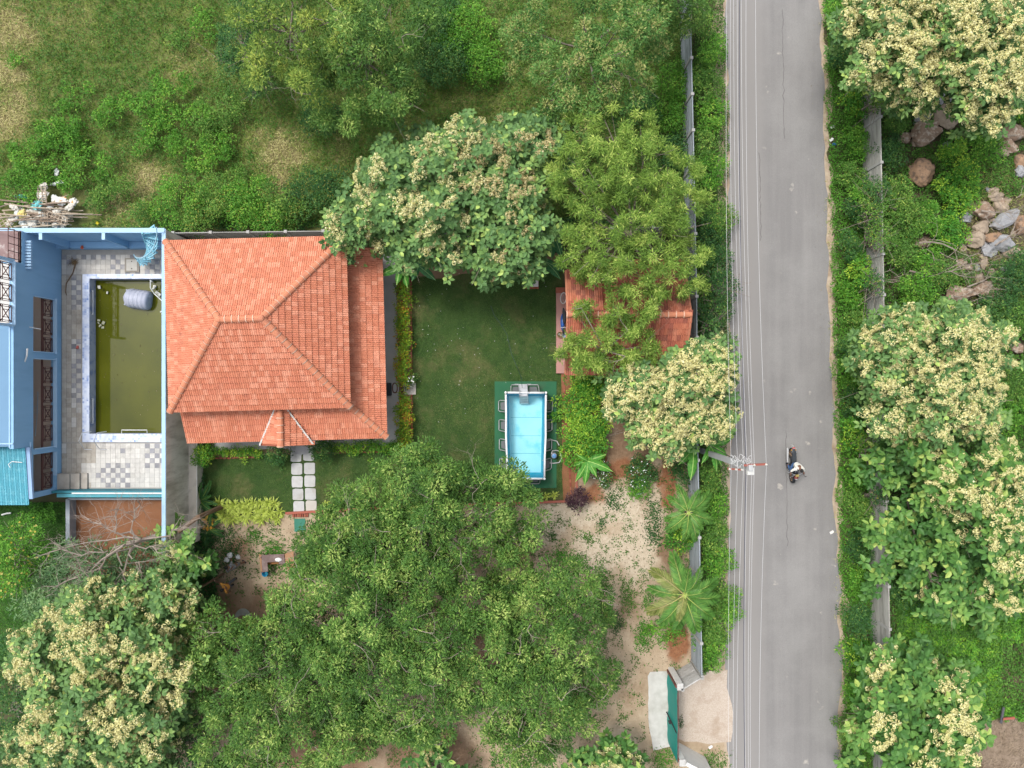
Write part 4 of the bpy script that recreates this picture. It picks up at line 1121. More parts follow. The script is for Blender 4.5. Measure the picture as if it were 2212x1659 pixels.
# scrapped spiral stair leaning in the corner
t = thing('spiral_stair', 'turquoise metal spiral stair leaning in the corner of the blue wall', 'spiral stair', V(322, 548, TZ))
M_TURQ = mat('turquoise_metal', (.22, .50, .62), (.14, .40, .52), 5, .5, dirt=(.42, .62, .68), dscale=4)
A_, B_ = V(325, 557, TZ+.15), V(307, 503, 3.5)
ax = (B_-A_).normalized(); e1 = Vector((1, 0, 0)); e2 = Vector((0, 1, 0))
mb = MB(); mb.cyl(A_, B_, .05, .05, 10); mb.build('pole', M_TURQ, t, True)
rim = []
for i in range(10):
    c_ = A_.lerp(B_, .1+i*.095); th = R_(-165+i*19)
    d0 = e1*math.cos(th)+e2*math.sin(th); d1 = e1*math.cos(th+.55)+e2*math.sin(th+.55)
    # each tread is a grating of bars
    mb = MB()
    for k in range(7):
        u = .1+k*.105
        mb.bar(c_+d0*u, c_+d1*u, .05, .03, ax)
    mb.bar(c_, c_+d0*.78, .05, .05, ax); mb.bar(c_, c_+d1*.78, .05, .05, ax)
    mb.build('tread', M_TURQ, t, True); rim.append(c_+d0*.8+ax*.6)
mb = MB(); mb.tube(rim, .03, 6); mb.build('handrail', mat('turquoise_pale', (.36, .58, .68), None, 4, .5), t, True)
mb = MB()
for i in range(0, 10, 2): mb.bar(rim[i], rim[i]-ax*.6, .03, .03)
mb.build('baluster', M_TURQ, t, True)

# the blue compound walls
wn = thing('blue_boundary_wall', 'tall blue wall with buttress fins along the north side of the chequer terrace', 'wall', (-21.5, 7.9, 0))
mb = MB(); mb.box((-23.1, 7.9, 1.7), (10.3, .18, 3.4)); mb.build('wall', M_BLUE, wn, True)
mb = MB(); mb.box((-23.1, 7.91, 3.43), (10.4, .24, .06)); mb.build('coping', M_BLUE2, wn, True)
for x in (-24.3, -21.06):
    mb = MB(); mb.box((x, 7.64, 2.15), (.14, .36, 2.46)); b_ = mb.build('buttress', M_BLUE, wn, True)
    mb = MB(); mb.box((x, 7.63, 3.4), (.17, .38, .05)); mb.build('cap', M_BLUE2, b_)
we = thing('side_boundary_wall', 'long wall with pale blue top and stained cement face between house and green pool', 'wall', (-17.95, 0, 0))
mb = MB(); mb.box((-17.9, -.35, 1.68), (.12, 16.6, 3.36)); mb.build('wall', M_CEMENT, we, True)
mb = MB(); mb.box((-18.0, -.35, 1.68), (.07, 16.6, 3.36)); mb.build('render', M_BLUE, we, True)
mb = MB(); mb.box((-17.955, -.35, 3.39), (.2, 16.7, .06)); mb.build('coping', M_BLUE2, we, True)
for y in (679, 862):
    p = V(345, y, 2.4); mb = MB(); mb.box((-18.2, p.y, 2.5), (.36, .1, .1)); mb.build('bracket', M_BLUE2, we, True)
mb = MB(); mb.box((-17.62, -3.2, .42), (.44, 11, .84)); mb.build('footing', mat('footing_cement', (.58, .53, .46), (.64, .6, .53), 2, .9, dirt=(.34, .31, .27), dscale=1.5, stretch=(1, 1, .3)), we, True)
mb = MB(); mb.cyl((-17.36, -2.2, .9), (-17.36, -8.4, .9), .025, .025, 6); mb.build('pipe', M_WHITE, we, True)
ws = thing('side_boundary_wall', 'bare grey end of the boundary wall under the flowering tree at lower left', 'wall', (-17.95, -13, 0))
mb = MB(); mb.box((-17.93, -12.9, 1.0), (.22, 8.4, 2.0)); mb.build('wall', M_CEMENT, ws, True)
mb = MB(); mb.box((-17.93, -12.9, 2.02), (.26, 8.4, .05)); mb.build('coping', mat('wall_top', (.36, .35, .33), (.28, .27, .26), 3, .9), ws, True)

# teal beam along the south end
tb = thing('terrace_parapet', 'teal parapet with a white top line along the south end of the terrace', 'parapet', (-21.5, -5.9, 0))
mb = MB(); mb.box((-21.5, -5.86, .75), (6.95, .1, 1.5)); mb.build('wall', M_TEAL, tb, True)
mb = MB(); mb.box((-20.9, -5.92, 1.53), (5.9, .07, .05)); mb.build('capping', M_WHITE, tb, True)
mb = MB(); mb.box((-21.4, -6.06, 1.36), (6.7, .2, .1)); mb.build('ledge', M_TEALL, tb, True)
t = thing('terrace_steps', 'three worn cement steps at the south west corner of the terrace', 'steps', V(160, 1038, TZ))
for i, (x0, x1) in enumerate(((132, 158), (158.5, 177), (177.5, 191))):
    a_, b_ = V(x0, 1022, TZ), V(x1, 1055, TZ); mb = MB(); h_ = .36-.12*i
    mb.box(((a_.x+b_.x)/2, (a_.y+b_.y)/2, TZ+h_/2), (b_.x-a_.x, a_.y-b_.y, h_)); mb.build('step', mat('step_cement', (.45, .41, .36), (.36, .33, .29), 3, .9, dirt=(.28, .24, .2), dscale=1.2), t, True)

# the building
bb = thing('blue_building', 'two storey sky blue building with brown lattice railings at the left edge', 'building', (-26, 1, 0))
BX = -25.02
FX = BX-.1
ops = ((1.68, 4.62), (-3.43, 1.35), (-5.7, -3.7))
mb = MB()
def wallbox(y0, y1, z0, z1, x=FX, th=.2): mb.box((x, (y0+y1)/2, (z0+z1)/2), (th, y1-y0, z1-z0))
wallbox(-5.97, 7.8, 0, 1.16)
for y0, y1 in ((4.62, 7.8), (1.35, 1.68), (-3.7, -3.43), (-5.97, -5.7)): wallbox(y0, y1, 1.16, 2.9)
wallbox(-3.26, 6.16, 2.9, 4.37); wallbox(6.16, 7.8, 2.9, 3.75); wallbox(-5.97, -3.26, 2.9, 2.98)
wallbox(-5.97, -5.87, 0, 2.9, -31, 12)
mb.build('wall', M_BLUE, bb, True)
mb = MB()
for y0, y1 in ops[:2]: mb.box((BX+.03, (y0+y1)/2, 1.17), (.2, y1-y0+.1, .05)); mb.box((BX+.01, y1-.02, 2.03), (.14, .05, 1.74)); mb.box((BX+.01, y0+.02, 2.03), (.14, .05, 1.74))
mb.box((BX+.03, (ops[2][0]+ops[2][1])/2+.35, 1.17), (.2, 1.3, .05))
mb.build('sill', M_BLUE2, bb, True)
mb = MB(); mb.box((-28, 0, 1.07), (5.8, 11.7, .1)); mb.build('veranda_floor', mat('veranda_cement', (.66, .5, .39), (.58, .44, .34), 1.5, .85, dirt=(.7, .62, .53), dscale=1.5), bb, True)
mb = MB(); mb.box((-31.2, 1, 2.3), (.2, 13.6, 4.0)); mb.build('back_wall', M_BLUE, bb, True)
mb = MB(); mb.box((-31.3, -.1, 4.29), (12.1, 6.1, .12)); mb.box((-31, 4.56, 4.25), (11.9, 3.2, .1)); mb.build('roof_slab', mat('roof_blue', (.13, .25, .385), (.115, .225, .35), .7, .7), bb, True)
mb = MB(); mb.box((BX-.18, -.15, 4.39), (.05, 6.1, .05)); mb.box((BX-.6, -3.0, 4.4), (1.2, .06, .06)); mb.build('roof_kerb', M_BLUE2, bb, True)
mb = MB(); mb.box((-31, 4.56, 4.32), (11.6, 3.0, .02)); mb.build('balcony_floor', mat('balcony_white', (.55, .54, .52), (.48, .47, .45), 2, .8), bb, True)
mb = MB(); mb.box((BX-.1, 6.2, 5.2), (.3, .12, 1.7)); mb.box((BX-.1, 2.94, 5.2), (.3, .12, 1.7)); mb.box((BX+.02, 4.55, 4.39), (.2, 3.2, .04)); mb.build('balcony_frame', M_BLUE2, bb, True)
mb = MB(); mb.box((-30.6, 7.0, 3.7), (11.1, 1.64, .1)); mb.build('terrace_floor', mat('redoxide_floor', (.2, .13, .125), (.25, .17, .165), 2, .8, dirt=(.48, .44, .42), dscale=.9, dlo=.5, dhi=.62), bb, True)
def lattice(y0, y1, z0, z1, x, lean=0.0):
    mb = MB(); r = .03
    def br(a_, b_): mb.bar((x, a_[0], a_[1]), (x, b_[0], b_[1]), r, r, (1, 0, 0))
    m = .06; ya, yb, za, zb_ = y0+m, y1-m, z0+.03, z1-.08
    br((y0, z1), (y1, z1)); br((ya, za), (ya, zb_)); br((yb, za), (yb, zb_)); br((ya, za), (yb, za)); br((ya, zb_), (yb, zb_))
    cy, cz_ = (ya+yb)/2, (za+zb_)/2; hy, hz = (yb-ya)*.22, (zb_-za)*.3
    br((ya, za), (yb, zb_)); br((yb, za), (ya, zb_))
    br((cy-hy, cz_-hz), (cy-hy, cz_+hz)); br((cy+hy, cz_-hz), (cy+hy, cz_+hz)); br((ya+.09, za), (ya+.09, zb_)); br((yb-.09, za), (yb-.09, zb_))
    br((ya, cz_-hz), (yb, cz_-hz)); br((ya, cz_+hz), (yb, cz_+hz))
    return mb
for (a_, b_) in ((645, 686), (688, 726), (728, 768), (790.6, 829.5), (832, 871), (873.5, 911.5), (915.5, 954), (974.6, 1013.5), (1017, 1054)):
    f_ = K*.965; lattice((829.5-b_)*f_, (829.5-a_)*f_, 1.2, 2.02, BX-.1).build('railing_panel', M_BROWNM, bb, True)
for y0, y1 in ops:
    mb = MB(); mb.box((BX-.1, (y0+y1)/2, 2.05), (.09, y1-y0-.04, .06)); mb.build('handrail', M_BROWNM, bb, True)
for i in range(3): lattice(3.02+i*1.05, 4.0+i*1.05, 4.42, 5.3, BX-.06).build('railing_panel', M_BROWNM, bb, True)
mb = MB(); mb.box((BX-.06, 4.56, 5.33), (.1, 3.2, .07)); mb.build('handrail', M_BROWNM, bb, True)
mb = MB()
for i in range(5): mb.bar((BX-.05, 6.3+i*.36, 3.75), (BX-.05, 6.3+i*.36, 4.68), .03, .03)
for z in (3.85, 4.25, 4.68): mb.bar((BX-.05, 6.25, z), (BX-.05, 7.8, z), .03, .03)
mb.bar((BX-.05, 7.78, 4.68), (BX-3, 7.78, 4.68), .03, .03); mb.bar((BX-.05, 7.78, 4.25), (BX-3, 7.78, 4.25), .03, .03)
mb.build('terrace_railing', M_BROWNM, bb, True)
st = thing('wall_louvre', 'pale blue ribbed ledge on the building wall by the boundary wall corner', 'ledge', (-24.9, 6.7, 3.4))
for i in range(10):
    mb = MB(); mb.box((-24.88, 5.97+i*.15, 3.46), (.3, .1, .12)); mb.build('rib', M_BLUE2, st, True)
mb = MB(); mb.box((-24.9, 6.65, 3.36), (.24, 1.5, .08)); mb.build('back_board', M_BLUE, st, True)
# teal tiled awning roof
aw = thing('tiled_awning', 'sloping roof of turquoise clay tiles with blue gutter at the lower left', 'awning', (-28, -4.7, 3))
ya, yb, za, zb_ = -3.24, -6.25, 3.5, 3.2
mb = MB(); mb.add([(-34, ya, za-.03), (BX, ya, za-.03), (BX, yb, zb_-.03), (-34, yb, zb_-.03)], [(3, 2, 1, 0)]); mb.build('deck', M_TEAL, aw, True)
tm = tile_mesh(.25, .185, 1); TQ = mat('turquoise_tile', (.07, .33, .42), (.05, .27, .36), 4, .6, dirt=(.17, .46, .54), dscale=4); tm.materials.append(TQ)
sl = math.atan2(za-zb_, ya-yb)
for i in range(8):
    for j in range(18):
        o_ = bpy.data.objects.new('roof_tile', tm); COL.objects.link(o_); o_.parent = aw
        t_ = (j+.5)/18
        o_.location = Vector((BX-.13-i*.26, yb+(ya-yb)*t_, zb_+(za-zb_)*t_))-Vector(aw.location); o_.rotation_euler = (sl, 0, 0)
mb = MB(); mb.bar((BX+.06, ya-.02, za-.1), (BX+.06, yb+.3, zb_-.04), .26, .14); mb.build('gutter', mat('gutter_blue', (.27, .40, .60), (.24, .37, .56), 3, .5), aw, True)
mb = MB(); mb.tube([(BX+.17, ya+.25, za-.12), (BX+.17, yb+.35, zb_-.02)], .025, 6); mb.build('gutter_lip', M_BLUE2, aw, True)
mb = MB(); mb.tube([V(22, 1010, 3.62), V(18, 1003, 3.62), V(26, 997, 3.62), V(48, 999, 3.62)], .02, 6); mb.build('loose_pipe', M_WHITE, aw, True)
t = thing('wall_lamp', 'curved white lamp arm on a rusty bracket on the blue wall', 'lamp', V(49, 790, 3.4))
mb = MB(); mb.tube([V(49, 790, 3.4), V(54, 780, 3.55), V(58, 768, 3.65), V(59, 753, 3.7)], [.03, .035, .04, .045], 8); mb.build('arm', M_WHITE, t, True)
mb = MB(); mb.box(V(51, 789, 3.36), (.24, .22, .12)); mb.build('bracket', mat('rusty_bracket', (.2, .13, .1), (.14, .08, .06), 8, .8), t, True)
t = thing('tube_lamp', 'thin white rod fixed to the blue wall below the balcony', 'rod', V(75, 712, 3.3))
mb = MB(); mb.tube([V(61, 706, 3.2), V(88, 711, 3.1)], .02, 6); mb.build('rod', M_WHITE, t, True)
t = thing('aluminium_ladder', 'slim metal ladder rail lying on the veranda floor behind the railings', 'ladder', V(82, 905, 1.15))
mb = MB(); mb.tube([V(80, 847, 1.2), V(82, 846, 1.25), V(80, 900, 1.2), V(76, 942, 1.2)], .025, 6); mb.build('rail', M_CHROME, t, True)
for i in range(3):
    p = V(79-i, 878+i*14, 1.2); mb = MB(); mb.bar((p.x-.22, p.y, 1.2), (p.x, p.y, 1.2), .03, .03); mb.build('rung', M_CHROME, t, True)
# low wall around the red court
lw = thing('court_wall', 'low grey blue kerb wall round the red soil court below the terrace', 'wall', (-24.9, -8, 0))
mb = MB(); a_ = V(146, 1078, .6); mb.box((a_.x, (a_.y+V(146, 1180, .6).y)/2, .3), (.22, a_.y-V(146, 1180, .6).y, .6)); mb.box(((a_.x-18.0)/2, a_.y, .3), (-18.0-a_.x, .1, .6))
mb.build('wall', mat('grey_blue_kerb', (.36, .40, .44), (.3, .34, .38), 2, .85), lw, True)
t = thing('white_pipe', 'bent white pipe on the bright lawn below the turquoise roof', 'pipe', V(14, 1108, .1))
mb = MB(); mb.tube([V(4, 1112, .1), V(14, 1109, .12), V(24, 1108, .1)], .05, 7); mb.build('pipe', M_WHITE, t, True)
for (x, y, z, lab, c_) in ((178, 531, 1.15, 'orange plastic cup on the ledge of the blue wall', (.7, .12, .04)), (168, 747, TZ+.02, 'small red plastic cup on the terrace beside the pool coping', (.6, .15, .12))):
    t = thing('plastic_cup', lab, 'cup', V(x, y, z)); q = V(x, y, z)
    mb = MB(); mb.lathe([(.05, 0), (.08, .16), (.07, .16), (.045, .01), (0, .01)], q, 10); mb.xform(Matrix.Translation(q) @ Matrix.Rotation(R_(70), 4, 'X') @ Matrix.Translation(-q)); mb.build('cup', mat('cup_%d' % int(c_[0]*100), c_, None, 4, .5), t, True)

# ================================================================== PRECAST FENCES
M_PLANK = mat('precast_plank', (.30, .30, .29), (.36, .355, .34), 2, .9, bump=.3, dirt=(.19, .185, .175), dscale=1.3, tint=.12, stretch=(.5, 3, 3))
M_PLANKB = mat('precast_plank_blue', (.26, .30, .33), (.32, .355, .38), 2, .9, bump=.3, dirt=(.19, .2, .21), dscale=1.2, tint=.12, stretch=(3, .5, 3))
M_POST = mat('precast_post', (.40, .395, .38), (.33, .325, .31), 3, .9)
def fence(name, label, path, height, bay, nplank, m, post_m=M_POST, th=.05):
    a0 = Vector(path[0]); t = thing(name, label, 'fence', (a0.x, a0.y, 0))
    rg = np.random.default_rng(len(path)*7+int(abs(a0.x)*10))
    posts = [Vector(path[0])]
    for a_, b_ in zip(path[:-1], path[1:]):
        a_, b_ = Vector(a_), Vector(b_); n = max(1, round((b_-a_).length/bay))
        for i in range(n):
            p, q = a_.lerp(b_, i/n), a_.lerp(b_, (i+1)/n)
            ang = math.atan2(q.y-p.y, q.x-p.x); L = (q-p).length-.02
            ph = height/nplank
            for j in range(nplank):
                key = (round(L, 2), round(ph, 3), m.name, j % 3)
                if key not in fence.cache:
                    mbx = MB(); mbx.tint = (.15, .5, .85)[j % 3]; mbx.box((0, 0, 0), (L, th, ph-.012)); mbx.box((0, 0, 0), (L, th+.014, ph*.72)); me = mbx.mesh('plank'); me.materials.append(m); fence.cache[key] = me
                o_ = bpy.data.objects.new('plank', fence.cache[key]); COL.objects.link(o_); o_.parent = t
                c_ = (p+q)/2
                o_.location = Vector((c_.x, c_.y, ph*(j+.5)))-Vector((a0.x, a0.y, 0)); o_.rotation_euler = (rg.normal(0, .008), rg.normal(0, .004), ang)
            posts.append(q)
    pm = MB(); pm.box((0, 0, height/2+.03), (.16, .15, height+.06)); pme = pm.mesh('post'); pme.materials.append(post_m)
    for p in posts:
        o_ = bpy.data.objects.new('post', pme); COL.objects.link(o_); o_.parent = t; o_.location = Vector((p.x, p.y, 0))-Vector((a0.x, a0.y, 0))
    return t
fence.cache = {}
def top(x, y, z): q = V(x, y, z); return (q.x, q.y, 0)
fence('precast_fence', 'grey precast plank fence along the near side of the road', [top(1489, -120, 2.2), top(1492, 47, 2.2), top(1501, 437, 2.2), top(1505, 640, 2.2), top(1508, 994, 2.2), top(1512.6, 1245, 2.2), top(1516.6, 1462, 2.2)], 2.2, 2.0, 7, M_PLANKB)
fence('precast_fence', 'grey precast plank fence behind the tiled house dividing it from the field', [top(374, 503, 2.0), top(698, 499, 2.0), top(1500, 490, 2.0)], 2.0, 2.15, 7, M_PLANK)
fence('precast_fence', 'overgrown pale precast fence on the far side of the road', [top(1896, -120, 2.0), top(1902, 252, 2.0), top(1908, 548, 2.0), top(1914, 992, 2.0), top(1922, 1359, 2.0), top(1926, 1740, 2.0)], 2.0, 2.2, 6, mat('precast_pale', (.33, .325, .3), (.4, .39, .36), 2, .9, bump=.3, dirt=(.17, .165, .145), dscale=1.3, tint=.12, stretch=(3, .5, 3)))
fence('precast_fence', 'short slanting precast fence panel joining the road fence to the gate', [top(1516.6, 1464, 2.2), top(1474.6, 1489.7, 2.2)], 2.2, 2.4, 6, mat('precast_white', (.46, .455, .44), (.4, .395, .38), 2, .9, bump=.3, dirt=(.3, .29, .27), dscale=1.5, tint=.12))

# ================================================================== GATE
M_GATEPAINT = mat('gate_sheet_green', (.0, .26, .215), (.0, .235, .195), 1, .6)
g = thing('gate', 'green sheet covered steel gate with a dark stay bar', 'gate', (8.8, -18.5, 0))
GX = (1463-1106)*K*.945; gy0, gy1 = (829.5-1490)*K*.945, (829.5-1648)*K*.945
mb = MB(); nn = 24
for i in range(nn):
    ya_, yb_ = gy0+(gy1-gy0)*i/nn, gy0+(gy1-gy0)*(i+1)/nn
    wv = lambda y: .03*math.sin(y*2.7)+.02*math.sin(y*6.1)
    sag = lambda y: 2.16+.03*math.sin(y*1.9)
    mb.add([(GX+wv(ya_)-.05, ya_, .08), (GX+wv(yb_)-.05, yb_, .08), (GX+wv(yb_)*.4, yb_, sag(yb_)), (GX+wv(ya_)*.4, ya_, sag(ya_))], [(0, 1, 2, 3)])
sh = mb.build('cover_sheet', M_GATEPAINT, g, True)
so = sh.modifiers.new('thick', 'SOLIDIFY'); so.thickness = .012
mb = MB()
for z in (.1, 1.1, 2.14): mb.bar((GX+.05, gy0, z), (GX+.05, gy1, z), .05, .05)
for i in range(5): y_ = gy0+(gy1-gy0)*i/4; mb.bar((GX+.05, y_, .05), (GX+.05, y_, 2.14), .05, .05)
mb.build('frame', M_BROWNM, g, True)
mb = MB(); ym = (gy0+gy1)/2-.35; mb.bar((GX-.12, ym+.15, .15), (GX-.02, ym-.05, 2.1), .06, .06); mb.box((GX-.12, ym, 1.0), (.1, .2, .06)); mb.box((GX-.12, ym-.1, .8), (.06, .06, .3)); mb.build('stay_bar', mat('black_steel', (.025, .025, .028), None, 4, .5), g, True)
def pillar(name, label, x0, y0, extra):
    b_ = top(x0, y0, 2.2); t = thing(name, label, 'pillar', b_)
    mb = MB(); mb.box((0, 0, 1.1), (.3, .34, 2.2)); mb.build('column', M_WHITE, t, bevel=.015)
    mb = MB(); mb.box((0, 0, 2.23), (.33, .37, .06)); mb.build('cap', mat('cap_grey', (.5, .5, .48), (.36, .35, .33), 9, .9), t)
    mb = MB(); mb.box((-.19, extra, 1.1), (.1, .12, 2.15)); mb.build('hinge_post', mat('hinge_red', (.15, .05, .035), (.12, .04, .03), 3, .6), t)
pillar('gate_pillar', 'white gate pillar at the upper end of the green gate', 1469, 1483, -.02)
pillar('gate_pillar', 'white gate pillar at the lower end of the green gate', 1474, 1647, .1)
w2 = thing('white_wall', 'plain white wall slanting from the lower gate pillar toward the road', 'wall', top(1484, 1650, 2.2))
a_, b_ = Vector(top(1482, 1649, 2.2)), Vector(top(1545, 1683, 2.2))
mb = MB(); mb.bar(a_+Vector((0, 0, 1.1)), b_+Vector((0, 0, 1.1)), .14, 2.2); mb.build('wall', M_WHITE, w2, True)
mb = MB(); mb.bar(a_+Vector((0, 0, 2.23)), b_+Vector((0, 0, 2.23)), .2, .06); mb.build('coping', mat('cap_white', (.66, .66, .64), None, 3, .7), w2, True)

# ================================================================== POWER POLE AND WIRES
pz = 8.9
px_, py_ = V(1622, 1011, pz).x, V(1622, 1011, pz).y
pole = thing('power_pole', 'grey concrete power pole with rusty red cross arms beside the road', 'power pole', (px_, py_, 0))
mb = MB(); mb.bar((0, 0, 0), (0, 0, pz), .26, .18, (1, 0, 0)); mb.build('shaft', mat('pole_concrete', (.42, .43, .43), (.36, .37, .37), 2, .85), pole)
M_RUST = mat('red_oxide', (.30, .085, .06), (.24, .07, .05), 5, .7)
wx = lambda q: P(q, 1160, 8.9).x-px_
mb = MB(); mb.bar((wx(1862), 0.1, 8.75), (wx(1917), .16, 8.8), .09, .09); mb.build('cross_arm', M_RUST, pole)
mb = MB(); mb.bar((wx(1824), -.06, 8.6), (wx(1864), -.12, 8.6), .07, .07); mb.build('cross_arm', M_RUST, pole)
mb = MB(); mb.box((wx(1881), -.16, 8.6), (.3, .34, .28)); mb.build('junction_box', mat('box_white', (.6, .6, .57), None, 4, .6), pole, bevel=.03)
for q, yy in ((1828, -.07), (1844, -.09), (1859, -.1), (1886, .12), (1916, .15)):
    mb = MB(); mb.lathe([(.025, 0), (.045, .04), (.03, .08), (.045, .12), (.02, .16), (0, .17)], (wx(q), yy, 8.82 if q > 1865 else 8.62), 10); mb.build('insulator', mat('porcelain', (.6, .58, .52), None, 4, .3), pole)
mb = MB()
for s_ in range(5):
    rr = np.random.default_rng(s_+40); y_ = .18+.08*s_
    pts = [(wx(1832)+i*.022+.02*math.sin(i*.7+s_), y_*.8+.13*math.sin(i*.3+s_*2)+.05*math.sin(i*.73+s_*3), 8.66+.06*math.sin(i*.4+s_)) for i in range(41)]
    mb.tube(pts, .008, 5)
mb.build('service_wires', mat('pale_wire', (.66, .66, .66), None, 4, .5), pole)
mb = MB(); mb.tube([(-.15, .1, 8.4), (-.9, .75, 5.2), (-1.5, 1.4, 2.2), (-1.9, 1.9, .2)], .02, 5); mb.build('stay_wire', MATS['black_steel'], pole)
M_WIRE = mat('aluminium_wire', (.6, .6, .61), (.54, .54, .55), 2, .5)
WL = [(1817, 1828, 1822, 'first bare wire from the left of the road side line'), (1826, 1844, 1833, 'second bare wire from the left of the road side line'), (1834, 1859, 1841, 'third bare wire from the left of the road side line'),
      (1843, 1868, 1864, 'bare wire just right of the dark cable'), (1853, 1880, 1871, 'bare wire passing left of the last pair on the cross arm'), (1865, 1886, 1876, 'bare wire tied at the middle of the long cross arm'),
      (1889, 1916, 1898, 'outermost bare wire on the right tip of the long cross arm')]
def wire(xt, xp, xb, lab, m, r, zz):
    yp = 1166
    A_, B_, C_ = P(xt, 0, zz-.75), P(xp, yp, zz), P(xb, 1920, zz-.55)
    pts = []
    for i in range(19):
        s_ = i/12; p = B_.lerp(A_, s_); q = 4*.35*(s_)*(1-s_) if s_ < 1 else 0; pts.append(p-Vector((0, 0, q)))
    pts.reverse()
    for i in range(1, 22):
        s_ = i/12; p = B_.lerp(C_, s_); q = 4*.2*(s_)*(1-s_) if s_ < 1 else 0; pts.append(p-Vector((0, 0, q)))
    t = MB(); t.tube(pts, r, 5)
    o_ = t.build('power_line', m); tag(o_, lab, 'wire', 'wires strung along the road')
for xt, xp, xb, lab in WL: wire(xt, xp, xb, lab, M_WIRE, .0058, 8.85)
wire(1849, 1865, 1862, 'dark insulated cable running among the pale wires', mat('dark_cable', (.10, .10, .12), None, 3, .6), .02, 8.5)
# ================================================================== GARDEN THINGS
def edge_bricks(name, label, a_, b_, z=.05, size=(.2, .1, .09)):
    """a row of laid bricks, each one a piece"""
    a_, b_ = Vector(a_), Vector(b_); L = (b_-a_).length; n = max(1, int(L/(size[0]+.012))); ang = math.atan2(b_.y-a_.y, b_.x-a_.x)
    t = thing(name, label, 'edging', (a_.x, a_.y, 0)); rg = np.random.default_rng(int(abs(a_.x*37+a_.y*11)))
    for i in range(n):
        o_ = bpy.data.objects.new('brick', BRICKS[int(rg.integers(0, 3))]); COL.objects.link(o_); o_.parent = t
        p = a_.lerp(b_, (i+.5)/n); o_.location = Vector((p.x+rg.normal(0, .008), p.y+rg.normal(0, .008), z+rg.normal(0, .006)))-Vector((a_.x, a_.y, 0)); o_.rotation_euler = (0, 0, ang+rg.normal(0, .05))
    return t
BRICKS = []
for i, c_ in enumerate(((.30, .085, .05), (.25, .07, .045), (.34, .12, .07))):
    q = MB(); q.box((0, 0, 0), (.2, .1, .09), 0, .95); me = q.mesh('brick'); me.materials.append(mat('brick_%d' % i, c_, tuple(v*.8 for v in c_), 8, .9, bump=.3, dirt=(.15, .09, .06), dscale=4)); BRICKS.append(me)
edge_bricks('brick_edging', 'line of red bricks edging the lawn east of the croton hedge', V(888, 605), V(890, 955))
edge_bricks('brick_edging', 'line of red bricks along the bed south of the house left of the stepping stones', V(440, 991), V(560, 987))
edge_bricks('brick_edging', 'line of red bricks along the bed south of the house right of the stepping stones', V(720, 977), V(880, 974))
edge_bricks('brick_edging', 'line of red bricks between the frame pool mat and the bright shrubs', V(1216, 805), V(1234, 1075))
for lab, a_, b_ in (('long red kerb closing the lawn below the stepping stones', (618, 1108), (830, 1096)), ('red kerb hidden under the big tree between lawn and yard', (832, 1096), (1228, 1082)), ('red kerb down the side of the shrub bed by the banana plant', (1241, 988), (1247, 1075))):
    pa, pb = V(*a_), V(*b_); t = thing('kerb', lab, 'kerb', pa); mb = MB(); mb.bar(pa+Vector((0, 0, .08)), pb+Vector((0, 0, .08)), .13, .16); mb.build('curb', mat('red_kerb', (.36, .11, .075), (.3, .09, .06), 3, .85, dirt=(.25, .12, .09), dscale=1), t, True)
mb = MB(); p = V(650, 1112); t = thing('brick_step', 'small brick step below the last stepping stone', 'step', p)
for i in range(7):
    o_ = bpy.data.objects.new('brick', BRICKS[i % 3]); COL.objects.link(o_); o_.parent = t; o_.location = (-.4+i*.13, -.02, .05); o_.rotation_euler = (0, 0, R_(90))
# stepping stones
path = thing('garden_path', 'two columns of pale stepping stones from house to yard', 'path', V(655, 1035, 0)); del path['category'], path['label']; path['kind'] = 'structure'
M_STONE = mat('stepping_stone', (.40, .40, .40), (.46, .46, .455), 4, .85, bump=.2, dirt=(.33, .31, .27), dscale=1.5, tint=.06)
ST = [(639.5, 985), (666.5, 983), (641, 1013), (668.5, 1012), (642, 1040.5), (669, 1039.5), (643.5, 1068), (670.5, 1067), (645.5, 1095), (672, 1093.5)]
rg = np.random.default_rng(31)
for i, (x, y) in enumerate(ST):
    p = V(x, y, .05); q = MB(); q.tint = rg.random()
    out = []
    for k in range(20):
        t_ = 2*math.pi*k/20+.157; c_, s_ = math.cos(t_), math.sin(t_)
        out.append((p.x+.305*abs(c_)**.28*math.copysign(1, c_)+rg.normal(0, .008), p.y+.325*abs(s_)**.28*math.copysign(1, s_)+rg.normal(0, .008)))
    q.prism(out, .01, .05)
    q.build('stepping_stone', M_STONE if i != 9 else mat('stone_tan', (.43, .40, .36), (.47, .45, .4), 4, .85), path, True)
# slabs
t = thing('inspection_slab', 'square white cement slab with brick rim and black hose on the lawn', 'slab', V(1147, 607)); p = V(1147, 607)
mb = MB(); mb.box((p.x, p.y-.02, .08), (.86, .86, .16)); mb.build('brick_rim', MATS['brick_0'], t, True)
mb = MB(); mb.box((p.x+.03, p.y+.02, .175), (.76, .74, .05)); mb.build('lid', mat('pale_slab', (.56, .55, .53), (.5, .49, .47), 4, .85, dirt=(.42, .4, .36), dscale=2.5), t, True)
mb = MB(); mb.tube([V(1140, 620, .02), V(1146, 613, .22), V(1152, 606, .23), V(1155, 596, .22), V(1153, 588, .05)], .016, 6); mb.build('hose', MATS['black_rubber'], t, True)
t = thing('threshold_slab', 'pale cement slab at the end of the side walk by the lawn', 'slab', V(884, 840)); p = V(884, 840)
mb = MB(); mb.box((p.x+.05, p.y, .06), (.66, .64, .1)); mb.build('slab', mat('tan_slab', (.42, .39, .36), (.36, .34, .31), 3, .85), t, True)
mb = MB(); mb.box((p.x-.36, p.y, .09), (.16, .6, .14)); mb.build('threshold', MATS['maroon_paint'], t, True)
